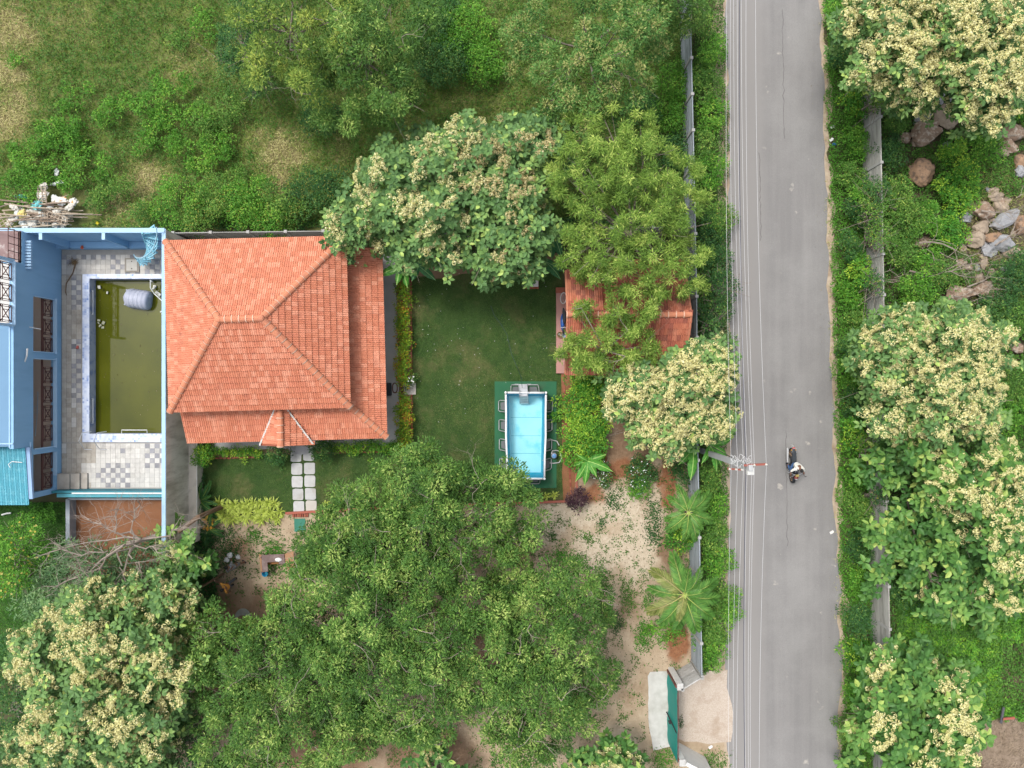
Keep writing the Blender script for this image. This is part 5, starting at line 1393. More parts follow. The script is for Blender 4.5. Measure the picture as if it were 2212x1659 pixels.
# garden hose across the lawn
t = MB(); t.tube([V(1128, 838, 1.26), V(1126, 815, .9), V(1118, 795, .05), V(1105, 765, .03), V(1095, 722, .03), V(1082, 700, .03), V(1068, 682, .03), V(1060, 660, .03)], .014, 5)
tag(t.build('garden_hose', mat('hose_green', (.02, .06, .05), None, 4, .5)), 'dark green hose snaking over the lawn to the frame pool', 'hose')
# frame pool
mat_o = MB(); a_, b_ = V(1068.5, 824), V(1202, 1054)
mat_o.box(((a_.x+b_.x)/2, (a_.y+b_.y)/2, .03), (b_.x-a_.x, a_.y-b_.y, .03))
o_ = mat_o.build('ground_mat', mat('green_mat', (.02, .105, .05), (.026, .125, .058), 1.2, .9, bump=.3, dirt=(.05, .09, .05), dscale=1.0)); tag(o_, 'dark green artificial turf mat spread under the frame pool', 'mat')
fp = thing('frame_pool', 'rectangular blue frame pool with white rails standing on the green mat', 'swimming pool', V(1135, 940, 0))
rz1 = 1.2
TLp, TRp, BRp, BLp = V(1092.5, 848, rz1), V(1179.5, 848.5, rz1), V(1176, 1034, rz1), V(1096, 1034, rz1)
M_RAIL = mat('rail_white', (.76, .77, .78), (.7, .71, .72), 3, .35)
for a_, b_ in ((TLp, TRp), (TRp, BRp), (BRp, BLp), (BLp, TLp)):
    d = (b_-a_).normalized()*.1; m_ = (a_+b_)/2; n_ = Vector((-(b_-a_).y, (b_-a_).x, 0)).normalized()
    bow = .05 if (b_-a_).length > 3 else .0
    mb = MB(); mb.tube([a_+d, a_.lerp(b_, .25)+n_*-bow*.0, m_+n_*(-bow if False else bow*.6), a_.lerp(b_, .75), b_-d], .055, 10); mb.build('top_rail', M_RAIL, fp, True, smooth=True)
mb = MB()
for c_ in (TLp, TRp, BRp, BLp): mb.ball(c_, (.075, .075, .07), 10, 6)
mb.build('rail_corner', M_RAIL, fp, True, smooth=True)
M_LINER = mat('liner_blue', (.035, .38, .54), (.03, .33, .48), 1.5, .6)
M_FLOOR = mat('liner_floor', (.42, .70, .76), (.52, .76, .80), .9, .6, dirt=(.2, .58, .68), dscale=.75, dlo=.52, dhi=.7)
def inset(k, z): c_ = (TLp+TRp+BRp+BLp)/4; return [Vector((c_.x+(q.x-c_.x)*k[0], c_.y+(q.y-c_.y)*k[1], z)) for q in (TLp, TRp, BRp, BLp)]
t0, t1, t2 = inset((.975, .985), 1.18), inset((.93, .95), .3), inset((.86, .915), .07)
mb = MB()
for i in range(4): j = (i+1) % 4; mb.add([t0[i], t0[j], t1[j], t1[i]], [(0, 1, 2, 3)]); mb.add([t1[i], t1[j], t2[j], t2[i]], [(0, 1, 2, 3)])
mb.build('liner_wall', M_LINER, fp, True)
mb = MB(); mb.poly(list(reversed(t2))); mb.build('liner_floor', M_FLOOR, fp, True)
mb = MB()
for f_ in (.28, .52, .75):
    p, q = t2[0].lerp(t2[3], f_), t2[1].lerp(t2[2], f_); mb.bar(p+Vector((.1, 0, .01)), q+Vector((-.05, 0, .01)), .02, .012)
mb.build('liner_seam', mat('seam_teal', (.1, .42, .48), None, 3, .7), fp, True)
o0, o1 = inset((1.02, 1.01), 1.18), inset((1.03, 1.015), .05)
mb = MB()
for i in range(4): j = (i+1) % 4; mb.add([o0[i], o0[j], o1[j], o1[i]], [(3, 2, 1, 0)])
mb.build('outer_wall', mat('pvc_grey', (.26, .27, .29), (.22, .23, .25), 3, .6), fp, True)
def clear_water():
    m, N, L = new_mat('clear_water')
    tc = N.new('ShaderNodeTexCoord'); n = noise_node(N, L, tc.outputs['Object'], 3.5, 3)
    bp = N.new('ShaderNodeBump'); bp.inputs['Strength'].default_value = .12; bp.inputs['Distance'].default_value = .05; L.new(n.outputs['Fac'], bp.inputs['Height'])
    tr = N.new('ShaderNodeBsdfTransparent'); tr.inputs[0].default_value = (.78, .95, .97, 1)
    gl = N.new('ShaderNodeBsdfGlossy'); gl.inputs['Roughness'].default_value = .03; L.new(bp.outputs[0], gl.inputs['Normal'])
    fr = N.new('ShaderNodeFresnel'); fr.inputs['IOR'].default_value = 1.33; L.new(bp.outputs[0], fr.inputs['Normal'])
    mx = N.new('ShaderNodeMixShader'); L.new(fr.outputs[0], mx.inputs[0]); L.new(tr.outputs[0], mx.inputs[1]); L.new(gl.outputs[0], mx.inputs[2])
    o = N.new('ShaderNodeOutputMaterial'); L.new(mx.outputs[0], o.inputs['Surface']); return m
wtr = inset((.965, .98), 1.0); mb = MB(); mb.poly(list(reversed(wtr))); mb.build('water', clear_water(), fp, True)
M_LEG = mat('leg_grey', (.36, .37, .38), (.3, .31, .32), 3, .5); M_STRAP = mat('strap_grey', (.17, .18, .19), (.14, .15, .16), 6, .8)
def leg(c_, out, wd=.62):
    out = Vector(out); sd_ = Vector((-out.y, out.x, 0)); c_ = Vector((c_.x, c_.y, 0))
    a_, b_ = c_+sd_*wd/2, c_-sd_*wd/2
    mb = MB(); zt = 1.0; R = .42
    mb.tube([a_+Vector((0, 0, zt))+out*.02, a_+out*(R*.8)+Vector((0, 0, .3)), a_+out*R-sd_*.05+Vector((0, 0, .12)), b_+out*R+sd_*.05+Vector((0, 0, .12)), b_+out*(R*.8)+Vector((0, 0, .3)), b_+Vector((0, 0, zt))+out*.02], .03, 7)
    l_ = mb.build('leg', M_LEG, fp, True)
    s_ = MB(); s_.add([a_+out*.03+Vector((0, 0, .8))-sd_*.05, b_+out*.03+Vector((0, 0, .8))+sd_*.05, b_+out*(R*.75)+sd_*.12+Vector((0, 0, .3)), a_+out*(R*.75)-sd_*.12+Vector((0, 0, .3))], [(0, 1, 2, 3)]); s_.build('strap', M_STRAP, l_)
for y in (878, 920.6, 963, 1006):
    leg(V(1179.5-(y-848)*.018, y, rz1), (1, 0, 0)); leg(V(1092.5+(y-848)*.018, y, rz1), (-1, 0, 0))
leg(V(1116, 848, rz1), (0, 1, 0)); leg(V(1152.6, 848, rz1), (0, 1, 0)); leg(V(1155, 1034, rz1), (0, -1, 0)); leg(V(1118, 1034, rz1), (0, -1, 0))
ld = thing('pool_ladder', 'grey A-frame ladder straddling the top rail of the frame pool', 'ladder', V(1130, 848, 0))
for s_ in (-1, 1):
    b0 = V(1129.5, 836, .02)+Vector((s_*.24, .15, 0)); a0 = V(1131, 847, 1.5)+Vector((s_*.22, .0, 0)); i0 = V(1133, 872, .25)+Vector((s_*.24, 0, 0))
    mb = MB(); mb.tube([b0, a0-Vector((0, -.05, .04)), a0+Vector((0, -.03, 0)), a0+Vector((0, -.12, -.05)), i0], .028, 7); mb.build('side_rail', mat('ladder_grey', (.42, .44, .47), None, 4, .5), ld, True)
    mb = MB(); mb.bar(b0+Vector((-.22*(s_ < 0), 0, .02)), b0+Vector((.22*(s_ > 0), 0, .02)), .05, .04); mb.build('foot', MATS['ladder_grey'], ld, True)
for k in range(4):
    f_ = .12+k*.22
    for s0, s1, nm in ((V(1129.5, 836, .02)+Vector((0, .15, 0)), V(1131, 847, 1.5), 'tread'), (V(1133, 872, .25), V(1131, 848, 1.5), 'tread')):
        p = s0.lerp(s1, f_); mb = MB(); mb.box(p, (.46, .13, .035)); mb.build(nm, MATS['ladder_grey'], ld, True)
pp = thing('filter_pump', 'small blue topped filter pump with looping pale hoses beside the frame pool', 'pump', V(1196, 983, .03)); p = V(1196, 983, .03)
mb = MB(); mb.lathe([(.15, 0), (.17, .05), (.17, .34), (.15, .4), (.1, .42), (0, .42)], p, 20); mb.build('body', MATS['pvc_grey'], pp, True)
mb = MB(); mb.lathe([(.12, .42), (.12, .46), (.05, .48), (0, .48)], p, 18); mb.build('lid', mat('pump_blue', (.1, .26, .5), (.08, .2, .42), 5, .4), pp, True)
for pts in ([V(1176, 957, .8), V(1180, 953, .7), V(1190, 950, .3), V(1203, 953, .1), V(1208, 962, .06)], [V(1172, 994, .5), V(1180, 999, .3), V(1195, 1001, .1), V(1208, 999, .06), V(1213, 990, .06), V(1210, 976, .06), V(1203, 973, .1), V(1193, 974, .3), V(1191, 981, .35)]):
    mb = MB(); mb.tube(pts, .03, 7); mb.build('hose', mat('hose_pale', (.5, .5, .5), (.42, .42, .42), 6, .6), pp, True)

t = MB(); p = V(648, 1134); t.box((p.x, p.y, .03), (.62, .72, .02), .03); tag(t.build('door_mat', mat('mat_teal', (.05, .2, .14), (.04, .17, .12), 3, .9)), 'teal green mat on the sand below the brick step', 'mat')
# brown table
tb_ = thing('broken_table', 'discarded brown table with cut out top and tan flap on the sandy yard', 'table', P(680, 1405))
M_TOP = mat('worn_tabletop', (.13, .085, .08), (.18, .125, .115), 3, .7, dirt=(.26, .21, .2), dscale=2)
q = lambda x, y, z: P(520+x/7.9, 1350+y/7.9, z)
def slab(pts, z, th, m, nm): b = MB(); b.prism([(q(x, y, z).x, q(x, y, z).y) for x, y in pts], z-th, z); b.build(nm, m, tb_, True)
slab([(1055, 300), (1500, 275), (1520, 470), (1400, 480), (1400, 425), (1170, 445), (1175, 500), (1190, 620), (1075, 640)], .72, .05, M_TOP, 'tabletop')
slab([(1505, 275), (1685, 220), (1705, 570), (1540, 590)], .66, .03, mat('tan_board', (.34, .19, .1), (.3, .16, .085), 3, .7), 'flap')
slab([(1005, 275), (1052, 300), (1072, 635), (1050, 640)], .6, .03, MATS['tan_board'], 'end_board')
slab([(1170, 448), (1395, 428), (1395, 470), (1175, 490)], .4, .05, mat('orange_wood', (.3, .13, .03), (.2, .09, .03), 8, .7), 'shelf')
for x, y in ((1075, 320), (1090, 610), (1500, 300), (1500, 450)): b = MB(); c_ = q(x, y, .35); b.box((c_.x, c_.y, .33), (.06, .06, .66)); b.build('leg', M_TOP, tb_, True)
t = MB(); p = q(1390, 390, .73); t.ball(p, (.2, .12, .05), 12, 6); tag(t.build('white_rag', mat('rag_white', (.74, .74, .74), (.6, .6, .6), 9, .9), smooth=True), 'crumpled white cloth lying on the brown table top', 'cloth')
t = MB(); p = q(1120, 668, .3); t.lathe([(.12, -.3), (.17, -.02), (.17, 0), (.15, -.02), (.1, -.26), (0, -.26)], p, 18); tag(t.build('basin', mat('basin_blue', (.03, .33, .55), (.025, .28, .48), 4, .4)), 'bright blue plastic basin at the foot of the brown table', 'basin')
for i, (x, y, rx, ry, lab) in enumerate(((440, 300, .17, .17, 'white bag nearest the gray clad person in the yard'), (370, 390, .18, .14, 'white bag between the two people in the yard and the bushes'), (590, 340, .13, .15, 'white paper scrap by the feet of the gray clad person'))):
    t = MB(); t.ball(q(x, y, .06), (rx, ry, .1), 10, 6); rr = np.random.default_rng(i)
    t.v = [(a+rr.normal(0, .02), b+rr.normal(0, .02), c+rr.normal(0, .02)) for a, b, c in t.v]; tag(t.build('white_bag', MATS['rag_white']), lab, 'bag')
t = thing('grey_canopy', 'faded grey green tarp corner showing under the big tree in the yard', 'tarp', q(690, 1400, 0))
b = MB(); nn = 10
for i in range(nn):
    for j in range(4):
        def pt(i, j): a = math.pi*(.15+.7*i/nn); return q(690-170*math.cos(a), 1560-210*math.sin(a)*(1-.0*j)+j*34, 1.2-.06*j+.05*math.sin(i))
        b.add([pt(i, j), pt(i+1, j), pt(i+1, j+1), pt(i, j+1)], [(3, 2, 1, 0)])
b.build('sheet', mat('tarp_grey', (.2, .23, .21), (.27, .26, .23), 4, .8), t, True)
b = MB(); b.cyl(q(560, 1440, 0), q(560, 1440, 1.15), .03); b.cyl(q(820, 1440, 0), q(820, 1440, 1.15), .03); b.build('post', M_BARKB, t, True)
t = thing('white_board', 'silvery foil sheet lying on the sand near the white flowered bush', 'sheet', P(1602, 1231, .03))
b = MB(); b.box(P(1602, 1231, .05), (.66, .2, .03), R_(28)); b.build('board', mat('foil', (.6, .6, .62), (.3, .3, .31), 9, .4), t, True)
for i, (x, y, c_, lab, cat) in enumerate(((1966, 333, (.7, .72, .7), 'white plastic cup on the verge beside the blue bottle', 'cup'), (2078, 350, (.7, .72, .7), 'white paper scrap on the grassy verge by the road', 'paper'), (2086, 361, (.02, .12, .35), 'small blue bottle on the grassy verge by the road', 'bottle'), (1634, 1142, (.2, .5, .6), 'pale blue scrap on the brown soil near the banana plants', 'scrap'), (1776, 1868, (.72, .73, .72), 'white paper lying on the gravel near the gate', 'paper'), (2079, 1331, (.72, .7, .66), 'white paper on the far road edge', 'paper'))):
    if i == 0: x, y = 2080, 318
    p = P(x, y, .12 if i in (0, 1, 2) else .05); t = MB()
    if cat == 'bottle': t.cyl(p-Vector((.1, 0, 0)), p+Vector((.1, 0, 0)), .09, .06)
    else: t.box(p, (.2, .14, .02), .5); t.box(p+Vector((.05, .05, .02)), (.12, .12, .02), 1.1)
    tag(t.build({'cup': 'plastic_cup', 'paper': 'paper_scrap', 'bottle': 'bottle', 'scrap': 'plastic_scrap'}[cat], mat('litter_%d' % i, c_, None, 4, .6)), lab, cat)

# ================================================================== MOTORCYCLE AND PEOPLE
M_BLACK = mat('gloss_black', (.02, .021, .026), (.014, .015, .02), 3, .25); M_TYRE = mat('tyre', (.025, .024, .024), (.035, .033, .03), 9, .9)
M_SEAT = mat('seat_black', (.035, .042, .05), (.028, .033, .04), 5, .5); M_SILV = mat('silver', (.6, .6, .62), (.5, .5, .52), 4, .3, metal=.6)
mc = thing('motorcycle', 'black motorcycle with a rider in a white shirt driving down the road', 'motorcycle', V(1705, 1004, .012), R_(-88))
def rot_wheel(x, nm):
    w_ = bpy.data.objects.new(nm, None)
    b = MB(); b.tube([(x+.25*math.cos(a), 0, .3+.25*math.sin(a)) for a in np.linspace(0, 2*math.pi, 29)[:-1]], .052, 8, closed=True); w_ = b.build(nm, M_TYRE, mc, smooth=True)
    b = MB(); b.tube([(x+.2*math.cos(a), 0, .3+.2*math.sin(a)) for a in np.linspace(0, 2*math.pi, 25)[:-1]], .022, 6, closed=True); b.cyl((x, -.06, .3), (x, .06, .3), .05)
    for k in range(5): a = k*1.2566; b.bar((x, 0, .3), (x+.2*math.cos(a), 0, .3+.2*math.sin(a)), .03, .02)
    b.build('rim', mat('rim_brown', (.2, .13, .08), (.15, .1, .07), 5, .5), w_)
rot_wheel(.68, 'front_wheel'); rot_wheel(-.66, 'rear_wheel')
def blob(nm, c_, r, m, sub=None): b = MB(); b.ball(c_, r, 16, 10); return b.build(nm, m, sub or mc, smooth=True)
b = MB()
sec = [(-.95, .05, .80), (-.8, .11, .82), (-.5, .135, .80), (-.2, .13, .78), (.06, .09, .80)]
for i in range(len(sec)-1):
    (x0, w0, z0), (x1, w1, z1) = sec[i], sec[i+1]
    b.add([(x0, -w0, z0-.08), (x0, -w0*.8, z0), (x0, w0*.8, z0), (x0, w0, z0-.08), (x1, -w1, z1-.08), (x1, -w1*.8, z1), (x1, w1*.8, z1), (x1, w1, z1-.08)], [(0, 4, 5, 1), (1, 5, 6, 2), (2, 6, 7, 3), (3, 7, 4, 0)])
b.add([(-.95, -.05, .72), (-.95, .05, .72), (-.95, .04, .8), (-.95, -.04, .8)], [(0, 1, 2, 3)])
b.build('seat', M_SEAT, mc, bevel=.02)
blob('fuel_tank', (.22, 0, .86), (.28, .165, .15), M_BLACK)
b = MB(); b.bar((.16, 0, 1.0), (.3, 0, .99), .1, .02); b.build('tank_cap', M_SILV, mc)
b = MB(); b.box((.05, 0, .42), (.4, .24, .3)); b.box((.1, 0, .62), (.3, .14, .16)); b.build('engine', mat('engine_dark', (.08, .08, .085), (.05, .05, .055), 8, .4, metal=.5), mc, bevel=.03)
b = MB(); b.tube([(-.85, 0, .66), (-.3, 0, .68), (.35, 0, .8), (.42, 0, .9)], .035, 7); b.tube([(.3, 0, .72), (.26, 0, .25), (-.2, 0, .24), (-.66, 0, .3)], .028, 7); b.build('frame', M_BLACK, mc)
for s_ in (-1, 1):
    b = MB(); b.tube([(.45, s_*.09, .95), (.68, s_*.085, .3)], [.028, .03], 8); b.build('fork', M_SILV, mc)
    b = MB(); b.tube([(-.66, s_*.1, .32), (-.58, s_*.11, .66)], .03, 8); b.build('shock_absorber', mat('spring_tan', (.3, .2, .13), None, 5, .5), mc)
    b = MB(); b.tube([(.36, s_*.3, 1.06), (.52, s_*.36, 1.24)], .008, 5); b.ball((.52, s_*.38, 1.26), (.02, .06, .04), 10, 6); b.build('mirror', M_BLACK, mc)
    b = MB(); b.box((-.12, s_*.24, .3), (.1, .14, .03)); b.build('footrest', M_BLACK, mc)
    b = MB(); b.ball((-.9, s_*.12, .7), (.04, .035, .03), 8, 6); b.build('indicator', mat('indicator_amber', (.6, .3, .05), None, 4, .4), mc)
    b = MB(); b.tube([(-.75, s_*.13, .74), (-.98, s_*.11, .86), (-1.0, 0, .87)], .014, 6); b.build('grab_rail', M_SILV, mc)
b = MB(); b.tube([(.36, -.40, 1.04), (.36, -.28, 1.06), (.44, -.1, 1.02), (.44, .1, 1.02), (.36, .28, 1.06), (.36, .40, 1.04)], .016, 7); hb = b.build('handlebar', M_SILV, mc)
for s_ in (-1, 1): b = MB(); b.cyl((.36, s_*.3, 1.058), (.36, s_*.42, 1.04), .022, .022, 8); b.build('grip', MATS['black_rubber'], hb)
b = MB(); b.ball((.60, 0, .92), (.11, .12, .11), 14, 8); hl = b.build('headlight', mat('headlamp_shell', (.18, .035, .03), (.14, .03, .025), 4, .3), mc, smooth=True)
b = MB(); b.ball((.66, 0, .92), (.06, .09, .085), 12, 8); b.build('lens', mat('lens', (.6, .62, .62), None, 4, .1), hl)
b = MB(); b.box((.48, 0, 1.07), (.13, .18, .06)); b.build('instrument', mat('dial_yellow', (.42, .32, .1), (.2, .15, .05), 20, .4), mc, bevel=.015)
b = MB()
for x0, a0, a1 in ((.68, .5, 2.3), (-.66, .9, 2.9)):
    pts = [(x0+.33*math.cos(a), 0, .3+.33*math.sin(a)) for a in np.linspace(a0, a1, 9)]
    for i in range(8): b.bar(pts[i], pts[i+1], .15, .015)
b.build('mudguard', M_BLACK, mc)
b = MB(); b.tube([(.2, -.12, .3), (.0, -.16, .2), (-.35, -.2, .3), (-.75, -.24, .46), (-1.0, -.26, .52)], [.025, .03, .05, .058, .05], 10); b.build('exhaust', mat('exhaust_bright', (.66, .66, .66), (.6, .6, .6), 5, .3, metal=.3), mc)
b = MB(); b.ball((-1.0, 0, .74), (.05, .1, .05), 10, 6); b.build('tail_light', mat('tail_red', (.5, .03, .02), None, 4, .3), mc)
b = MB(); b.bar((-1.05, -.0, .64), (-1.12, 0, .44), .02, .16); b.build('number_plate', mat('plate_white', (.6, .6, .58), None, 4, .6), mc)
for s_ in (-1, 1): b = MB(); b.tube([(.3, s_*.12, .75), (.34, s_*.3, .6), (.34, s_*.3, .42), (.28, s_*.12, .3)], .016, 6); b.build('crash_guard', M_SILV, mc)
for s_ in (-1, 1): blob('side_panel', (-.35, s_*.12, .62), (.22, .04, .1), M_BLACK)

def skin_chain(nodes, edges, root=0, sub=2):
    """one continuous surface grown round a jointed skeleton; nodes = [(pos, radius)]"""
    me = bpy.data.meshes.new('skeleton'); me.from_pydata([n_[0] for n_ in nodes], edges, [])
    o = bpy.data.objects.new('skeleton', me); COL.objects.link(o)
    o.modifiers.new('skin', 'SKIN').use_smooth_shade = True
    for i, n_ in enumerate(nodes):
        sv = me.skin_vertices[0].data[i]; r = n_[1]; sv.radius = r if isinstance(r, tuple) else (r, r); sv.use_root = (i == root)
    s = o.modifiers.new('sub', 'SUBSURF'); s.levels = sub; s.render_levels = sub
    dg = bpy.context.evaluated_depsgraph_get(); dg.update()
    out = bpy.data.meshes.new_from_object(o.evaluated_get(dg))
    bpy.data.objects.remove(o)
    return out
def hand(bmx, wrist, d, up, s=1.0, curl=.5):
    """palm with four unequal bent fingers and a thumb off its side, as tapered tubes joined to the arm mesh"""
    d = Vector(d).normalized(); up = Vector(up); side = d.cross(up).normalized(); up = side.cross(d)
    w_ = Vector(wrist); pc = w_+d*.05*s
    b = MB()
    b.tube([w_-d*.01, w_+d*.03*s, w_+d*.085*s], [.024*s, .036*s, .03*s], 8)
    for k, (o_, l_) in enumerate(((-.03, .075), (-.01, .085), (.011, .08), (.03, .062))):
        r0 = w_+d*.075*s+side*o_*s; r1 = r0+(d*math.cos(curl*.6)-up*math.sin(curl*.6))*l_*.5*s; r2 = r1+(d*math.cos(curl*1.8)-up*math.sin(curl*1.8))*l_*.5*s
        b.tube([r0, r1, r2], [.0105*s, .0095*s, .007*s], 6)
    r0 = w_+d*.025*s-side*.03*s; r1 = r0+(d*.6-side*.7-up*.3)*.04*s; r2 = r1+(d*.9-up*.4)*.03*s
    b.tube([r0, r1, r2], [.013*s, .011*s, .008*s], 6)
    bmx.append(b)
def head(bmx, c_, fwd, up=(0, 0, 1), s=1.0):
    fwd = Vector(fwd).normalized(); up = Vector(up); up = (up-fwd*up.dot(fwd)).normalized(); rt = fwd.cross(up)
    b = MB(); b.ball((0, 0, 0), (.095, .078, .118), 18, 14)
    for i, v in enumerate(b.v):                       # narrow the jaw, flatten the face
        x, y, z = v
        if z < -.02: k = 1-.32*min(1, (-z-.02)/.1); y *= k; x *= (1-.12*min(1, (-z-.02)/.1))
        b.v[i] = (x, y, z)
    b.add([(.085, -.014, -.035), (.085, .014, -.035), (.118, 0, -.03), (.092, 0, .02)], [(0, 1, 2), (0, 2, 3), (1, 3, 2)])      # nose
    for s_ in (-1, 1): b.ball((-.005, s_*.08, -.01), (.022, .012, .034), 8, 6)           # ears
    M = Matrix((fwd, rt, up)).transposed().to_4x4(); M = Matrix.Translation(c_) @ M @ Matrix.Scale(s, 4)
    b.xform(M); bmx.append(b)
    return M
def person(name, label, loc, rz, J, skin_m, shirt_m, trouser_m, hair_m, shorts=False, hair_bald=0, hands=((1, 0, -.3), (1, 0, -.3)), fwd=(1, 0, 0), hup=(0, 0, 1), shoe_m=None):
    t = thing(name, label, 'person', loc, rz)
    pel, ch, nk, hd = J['pelvis'], J['chest'], J['neck'], J['head']
    nodes = [(pel, (.14, .10)), (tuple(Vector(pel).lerp(Vector(ch), .5)), (.135, .095)), (ch, (.155, .105)), (nk, .055), (tuple(Vector(nk).lerp(Vector(hd), .5)), .05)]
    edges = [(0, 1), (1, 2), (2, 3), (3, 4)]
    for s_ in ('l', 'r'):
        b = len(nodes); sh, el, wr = J['sh_'+s_], J['el_'+s_], J['wr_'+s_]
        nodes += [(sh, .062), (el, .042), (wr, .028)]; edges += [(2, b), (b, b+1), (b+1, b+2)]
        b = len(nodes); hp, kn, an, to = J['hip_'+s_], J['kn_'+s_], J['an_'+s_], J['to_'+s_]
        nodes += [(hp, .09), (kn, .062), (an, .042), (to, .034)]; edges += [(0, b), (b, b+1), (b+1, b+2), (b+2, b+3)]
    body = skin_chain(nodes, edges)
    extra = []
    for s_, hd_ in (('l', hands[0]), ('r', hands[1])):
        hand(extra, J['wr_'+s_], hd_, (0, 0, 1))
    HM = head(extra, hd, fwd, hup)
    bmh = bmesh.new(); bmh.from_mesh(body)
    for e in extra:
        m_ = e.mesh('x'); bmh.from_mesh(m_); bpy.data.meshes.remove(m_)
    bmh.to_mesh(body); bmh.free(); body.name = 'body'
    o = link('body', body, skin_m, t); body.polygons.foreach_set('use_smooth', [True]*len(body.polygons))
    L_ = lambda a, b, k: tuple(Vector(a).lerp(Vector(b), k))
    sn = [(L_(pel, ch, .12), (.165, .125)), (L_(pel, ch, .55), (.16, .12)), (ch, (.18, .13)), (L_(ch, nk, .75), .085)]; se = [(0, 1), (1, 2), (2, 3)]
    for s_ in ('l', 'r'):
        b = len(sn); sl = J.get('sleeve', .7); sn += [(J['sh_'+s_], .085), (L_(J['sh_'+s_], J['el_'+s_], sl), .07)]; se += [(2, b), (b, b+1)]
        if sl >= 1: sn.append((L_(J['el_'+s_], J['wr_'+s_], .45), .052)); se.append((b+1, b+2))
    sm = skin_chain(sn, se, 1); sm.name = 'shirt'; so = link('shirt', sm, shirt_m, t); sm.polygons.foreach_set('use_smooth', [True]*len(sm.polygons))
    tn = [(pel, (.165, .125)), (L_(pel, ch, .2), (.155, .118))]; te = [(0, 1)]
    for s_ in ('l', 'r'):
        b = len(tn); tn += [(J['hip_'+s_], .11), (L_(J['hip_'+s_], J['kn_'+s_], .97), .082)]; te += [(0, b), (b, b+1)]
        if not shorts: tn.append((L_(J['kn_'+s_], J['an_'+s_], .9), .06)); te.append((b+1, b+2))
    tm_ = skin_chain(tn, te); tm_.name = 'trousers'; to_ = link('trousers', tm_, trouser_m, t); tm_.polygons.foreach_set('use_smooth', [True]*len(tm_.polygons))
    b = MB(); b.ball((-.012, 0, .022), (.104, .088, .115), 18, 12)
    keep = [f for f in b.f if sum(b.v[i][2] for i in f)/len(f) > .0 or (sum(b.v[i][0] for i in f)/len(f) < -.03 and sum(b.v[i][2] for i in f)/len(f) > -.07)]
    b.f = keep; b.t = [.5]*len(keep); b.mi = [0]*len(keep); b.xform(HM); b.build('hair', hair_m, t, smooth=True)
    e = MB()
    for s_ in (-1, 1): e.ball((.083, s_*.032, .008), (.012, .016, .009), 8, 6)
    e.xform(HM); e.build('eyes', mat('eye_dark', (.03, .02, .018), None, 3, .3), t)
    e = MB(); e.ball((.085, 0, -.062), (.01, .026, .007), 8, 6); e.xform(HM); e.build('mouth', mat('lip', (.16, .06, .05), None, 3, .6), t)
    for s_ in ('l', 'r'):
        e = MB(); a_, b_ = Vector(J['an_'+s_]), Vector(J['to_'+s_]); d = (b_-a_); dd = Vector((d.x, d.y, 0)).normalized(); c_ = (a_+b_)/2; e.bar(c_-dd*.13+Vector((0, 0, -.035)), c_+dd*.13+Vector((0, 0, -.035)), .095, .06); e.build('shoe', shoe_m or MATS['black_rubber'], t, bevel=.02)
    return t
M_SKIN = mat('skin_brown', (.2, .1, .065), (.17, .085, .055), 6, .6); M_HAIR = mat('black_hair', (.012, .011, .011), (.02, .018, .017), 30, .6)
M_SHIRTW = mat('shirt_white', (.70, .69, .63), (.62, .61, .56), 5, .85); M_JEANS = mat('jeans_blue', (.045, .1, .22), (.035, .08, .18), 9, .9)
rider = person('person', 'rider in white shirt and blue jeans on the black motorcycle', V(1705, 1004, .012), R_(-88),
  dict(pelvis=(-.2, 0, .90), chest=(.0, .03, 1.27), neck=(.07, .04, 1.44), head=(.16, .06, 1.56), sh_l=(.03, .2, 1.36), el_l=(.2, .36, 1.14), wr_l=(.31, .36, 1.085), sh_r=(.03, -.16, 1.36), el_r=(.2, -.34, 1.14), wr_r=(.31, -.35, 1.085),
       hip_l=(-.16, .11, .88), kn_l=(.22, .23, .68), an_l=(-.08, .22, .38), to_l=(.1, .23, .32), hip_r=(-.16, -.11, .88), kn_r=(.22, -.23, .68), an_r=(-.08, -.22, .38), to_r=(.1, -.23, .32), sleeve=1.0), M_SKIN, M_SHIRTW, M_JEANS, M_HAIR, hands=((.5, .1, -.1), (.5, -.1, -.1)))
def standing(arm_l, arm_r, lean=.0, stride=.16, sleeve=.7):
    J = dict(pelvis=(0, 0, .92), chest=(.02+lean, 0, 1.26), neck=(.04+lean*1.4, 0, 1.43), head=(.09+lean*1.7, 0, 1.56), sleeve=sleeve)
    for s_, k, arm in (('l', 1, arm_l), ('r', -1, arm_r)):
        J['sh_'+s_] = (.01+lean*1.2, k*.2, 1.38); J['el_'+s_] = arm[0]; J['wr_'+s_] = arm[1]
        st = stride*k
        J['hip_'+s_] = (0, k*.1, .88); J['kn_'+s_] = (st*.5+.04, k*.12, .49); J['an_'+s_] = (st, k*.13, .08); J['to_'+s_] = (st+.15, k*.14, .04)
    return J
M_YEL = mat('shirt_orange', (.62, .3, .06), (.55, .25, .045), 5, .85); M_GREYT = mat('trouser_grey', (.11, .115, .13), (.09, .095, .11), 6, .9)
person('person', 'person in an orange yellow shirt and grey trousers standing in the yard', V(507, 1256, .0), R_(205), standing(((.05, .32, 1.16), (.05, .36, .93)), ((.2, -.42, 1.26), (.33, -.58, 1.3))), M_SKIN, M_YEL, M_GREYT, M_HAIR, hands=((.3, 0, -.9), (.7, -.6, .1)))
M_CHK = mat('shirt_check', (.34, .36, .38), (.07, .075, .085), 22, .9); M_SHORT = mat('shorts_pattern', (.3, .28, .29), (.06, .055, .06), 16, .9)
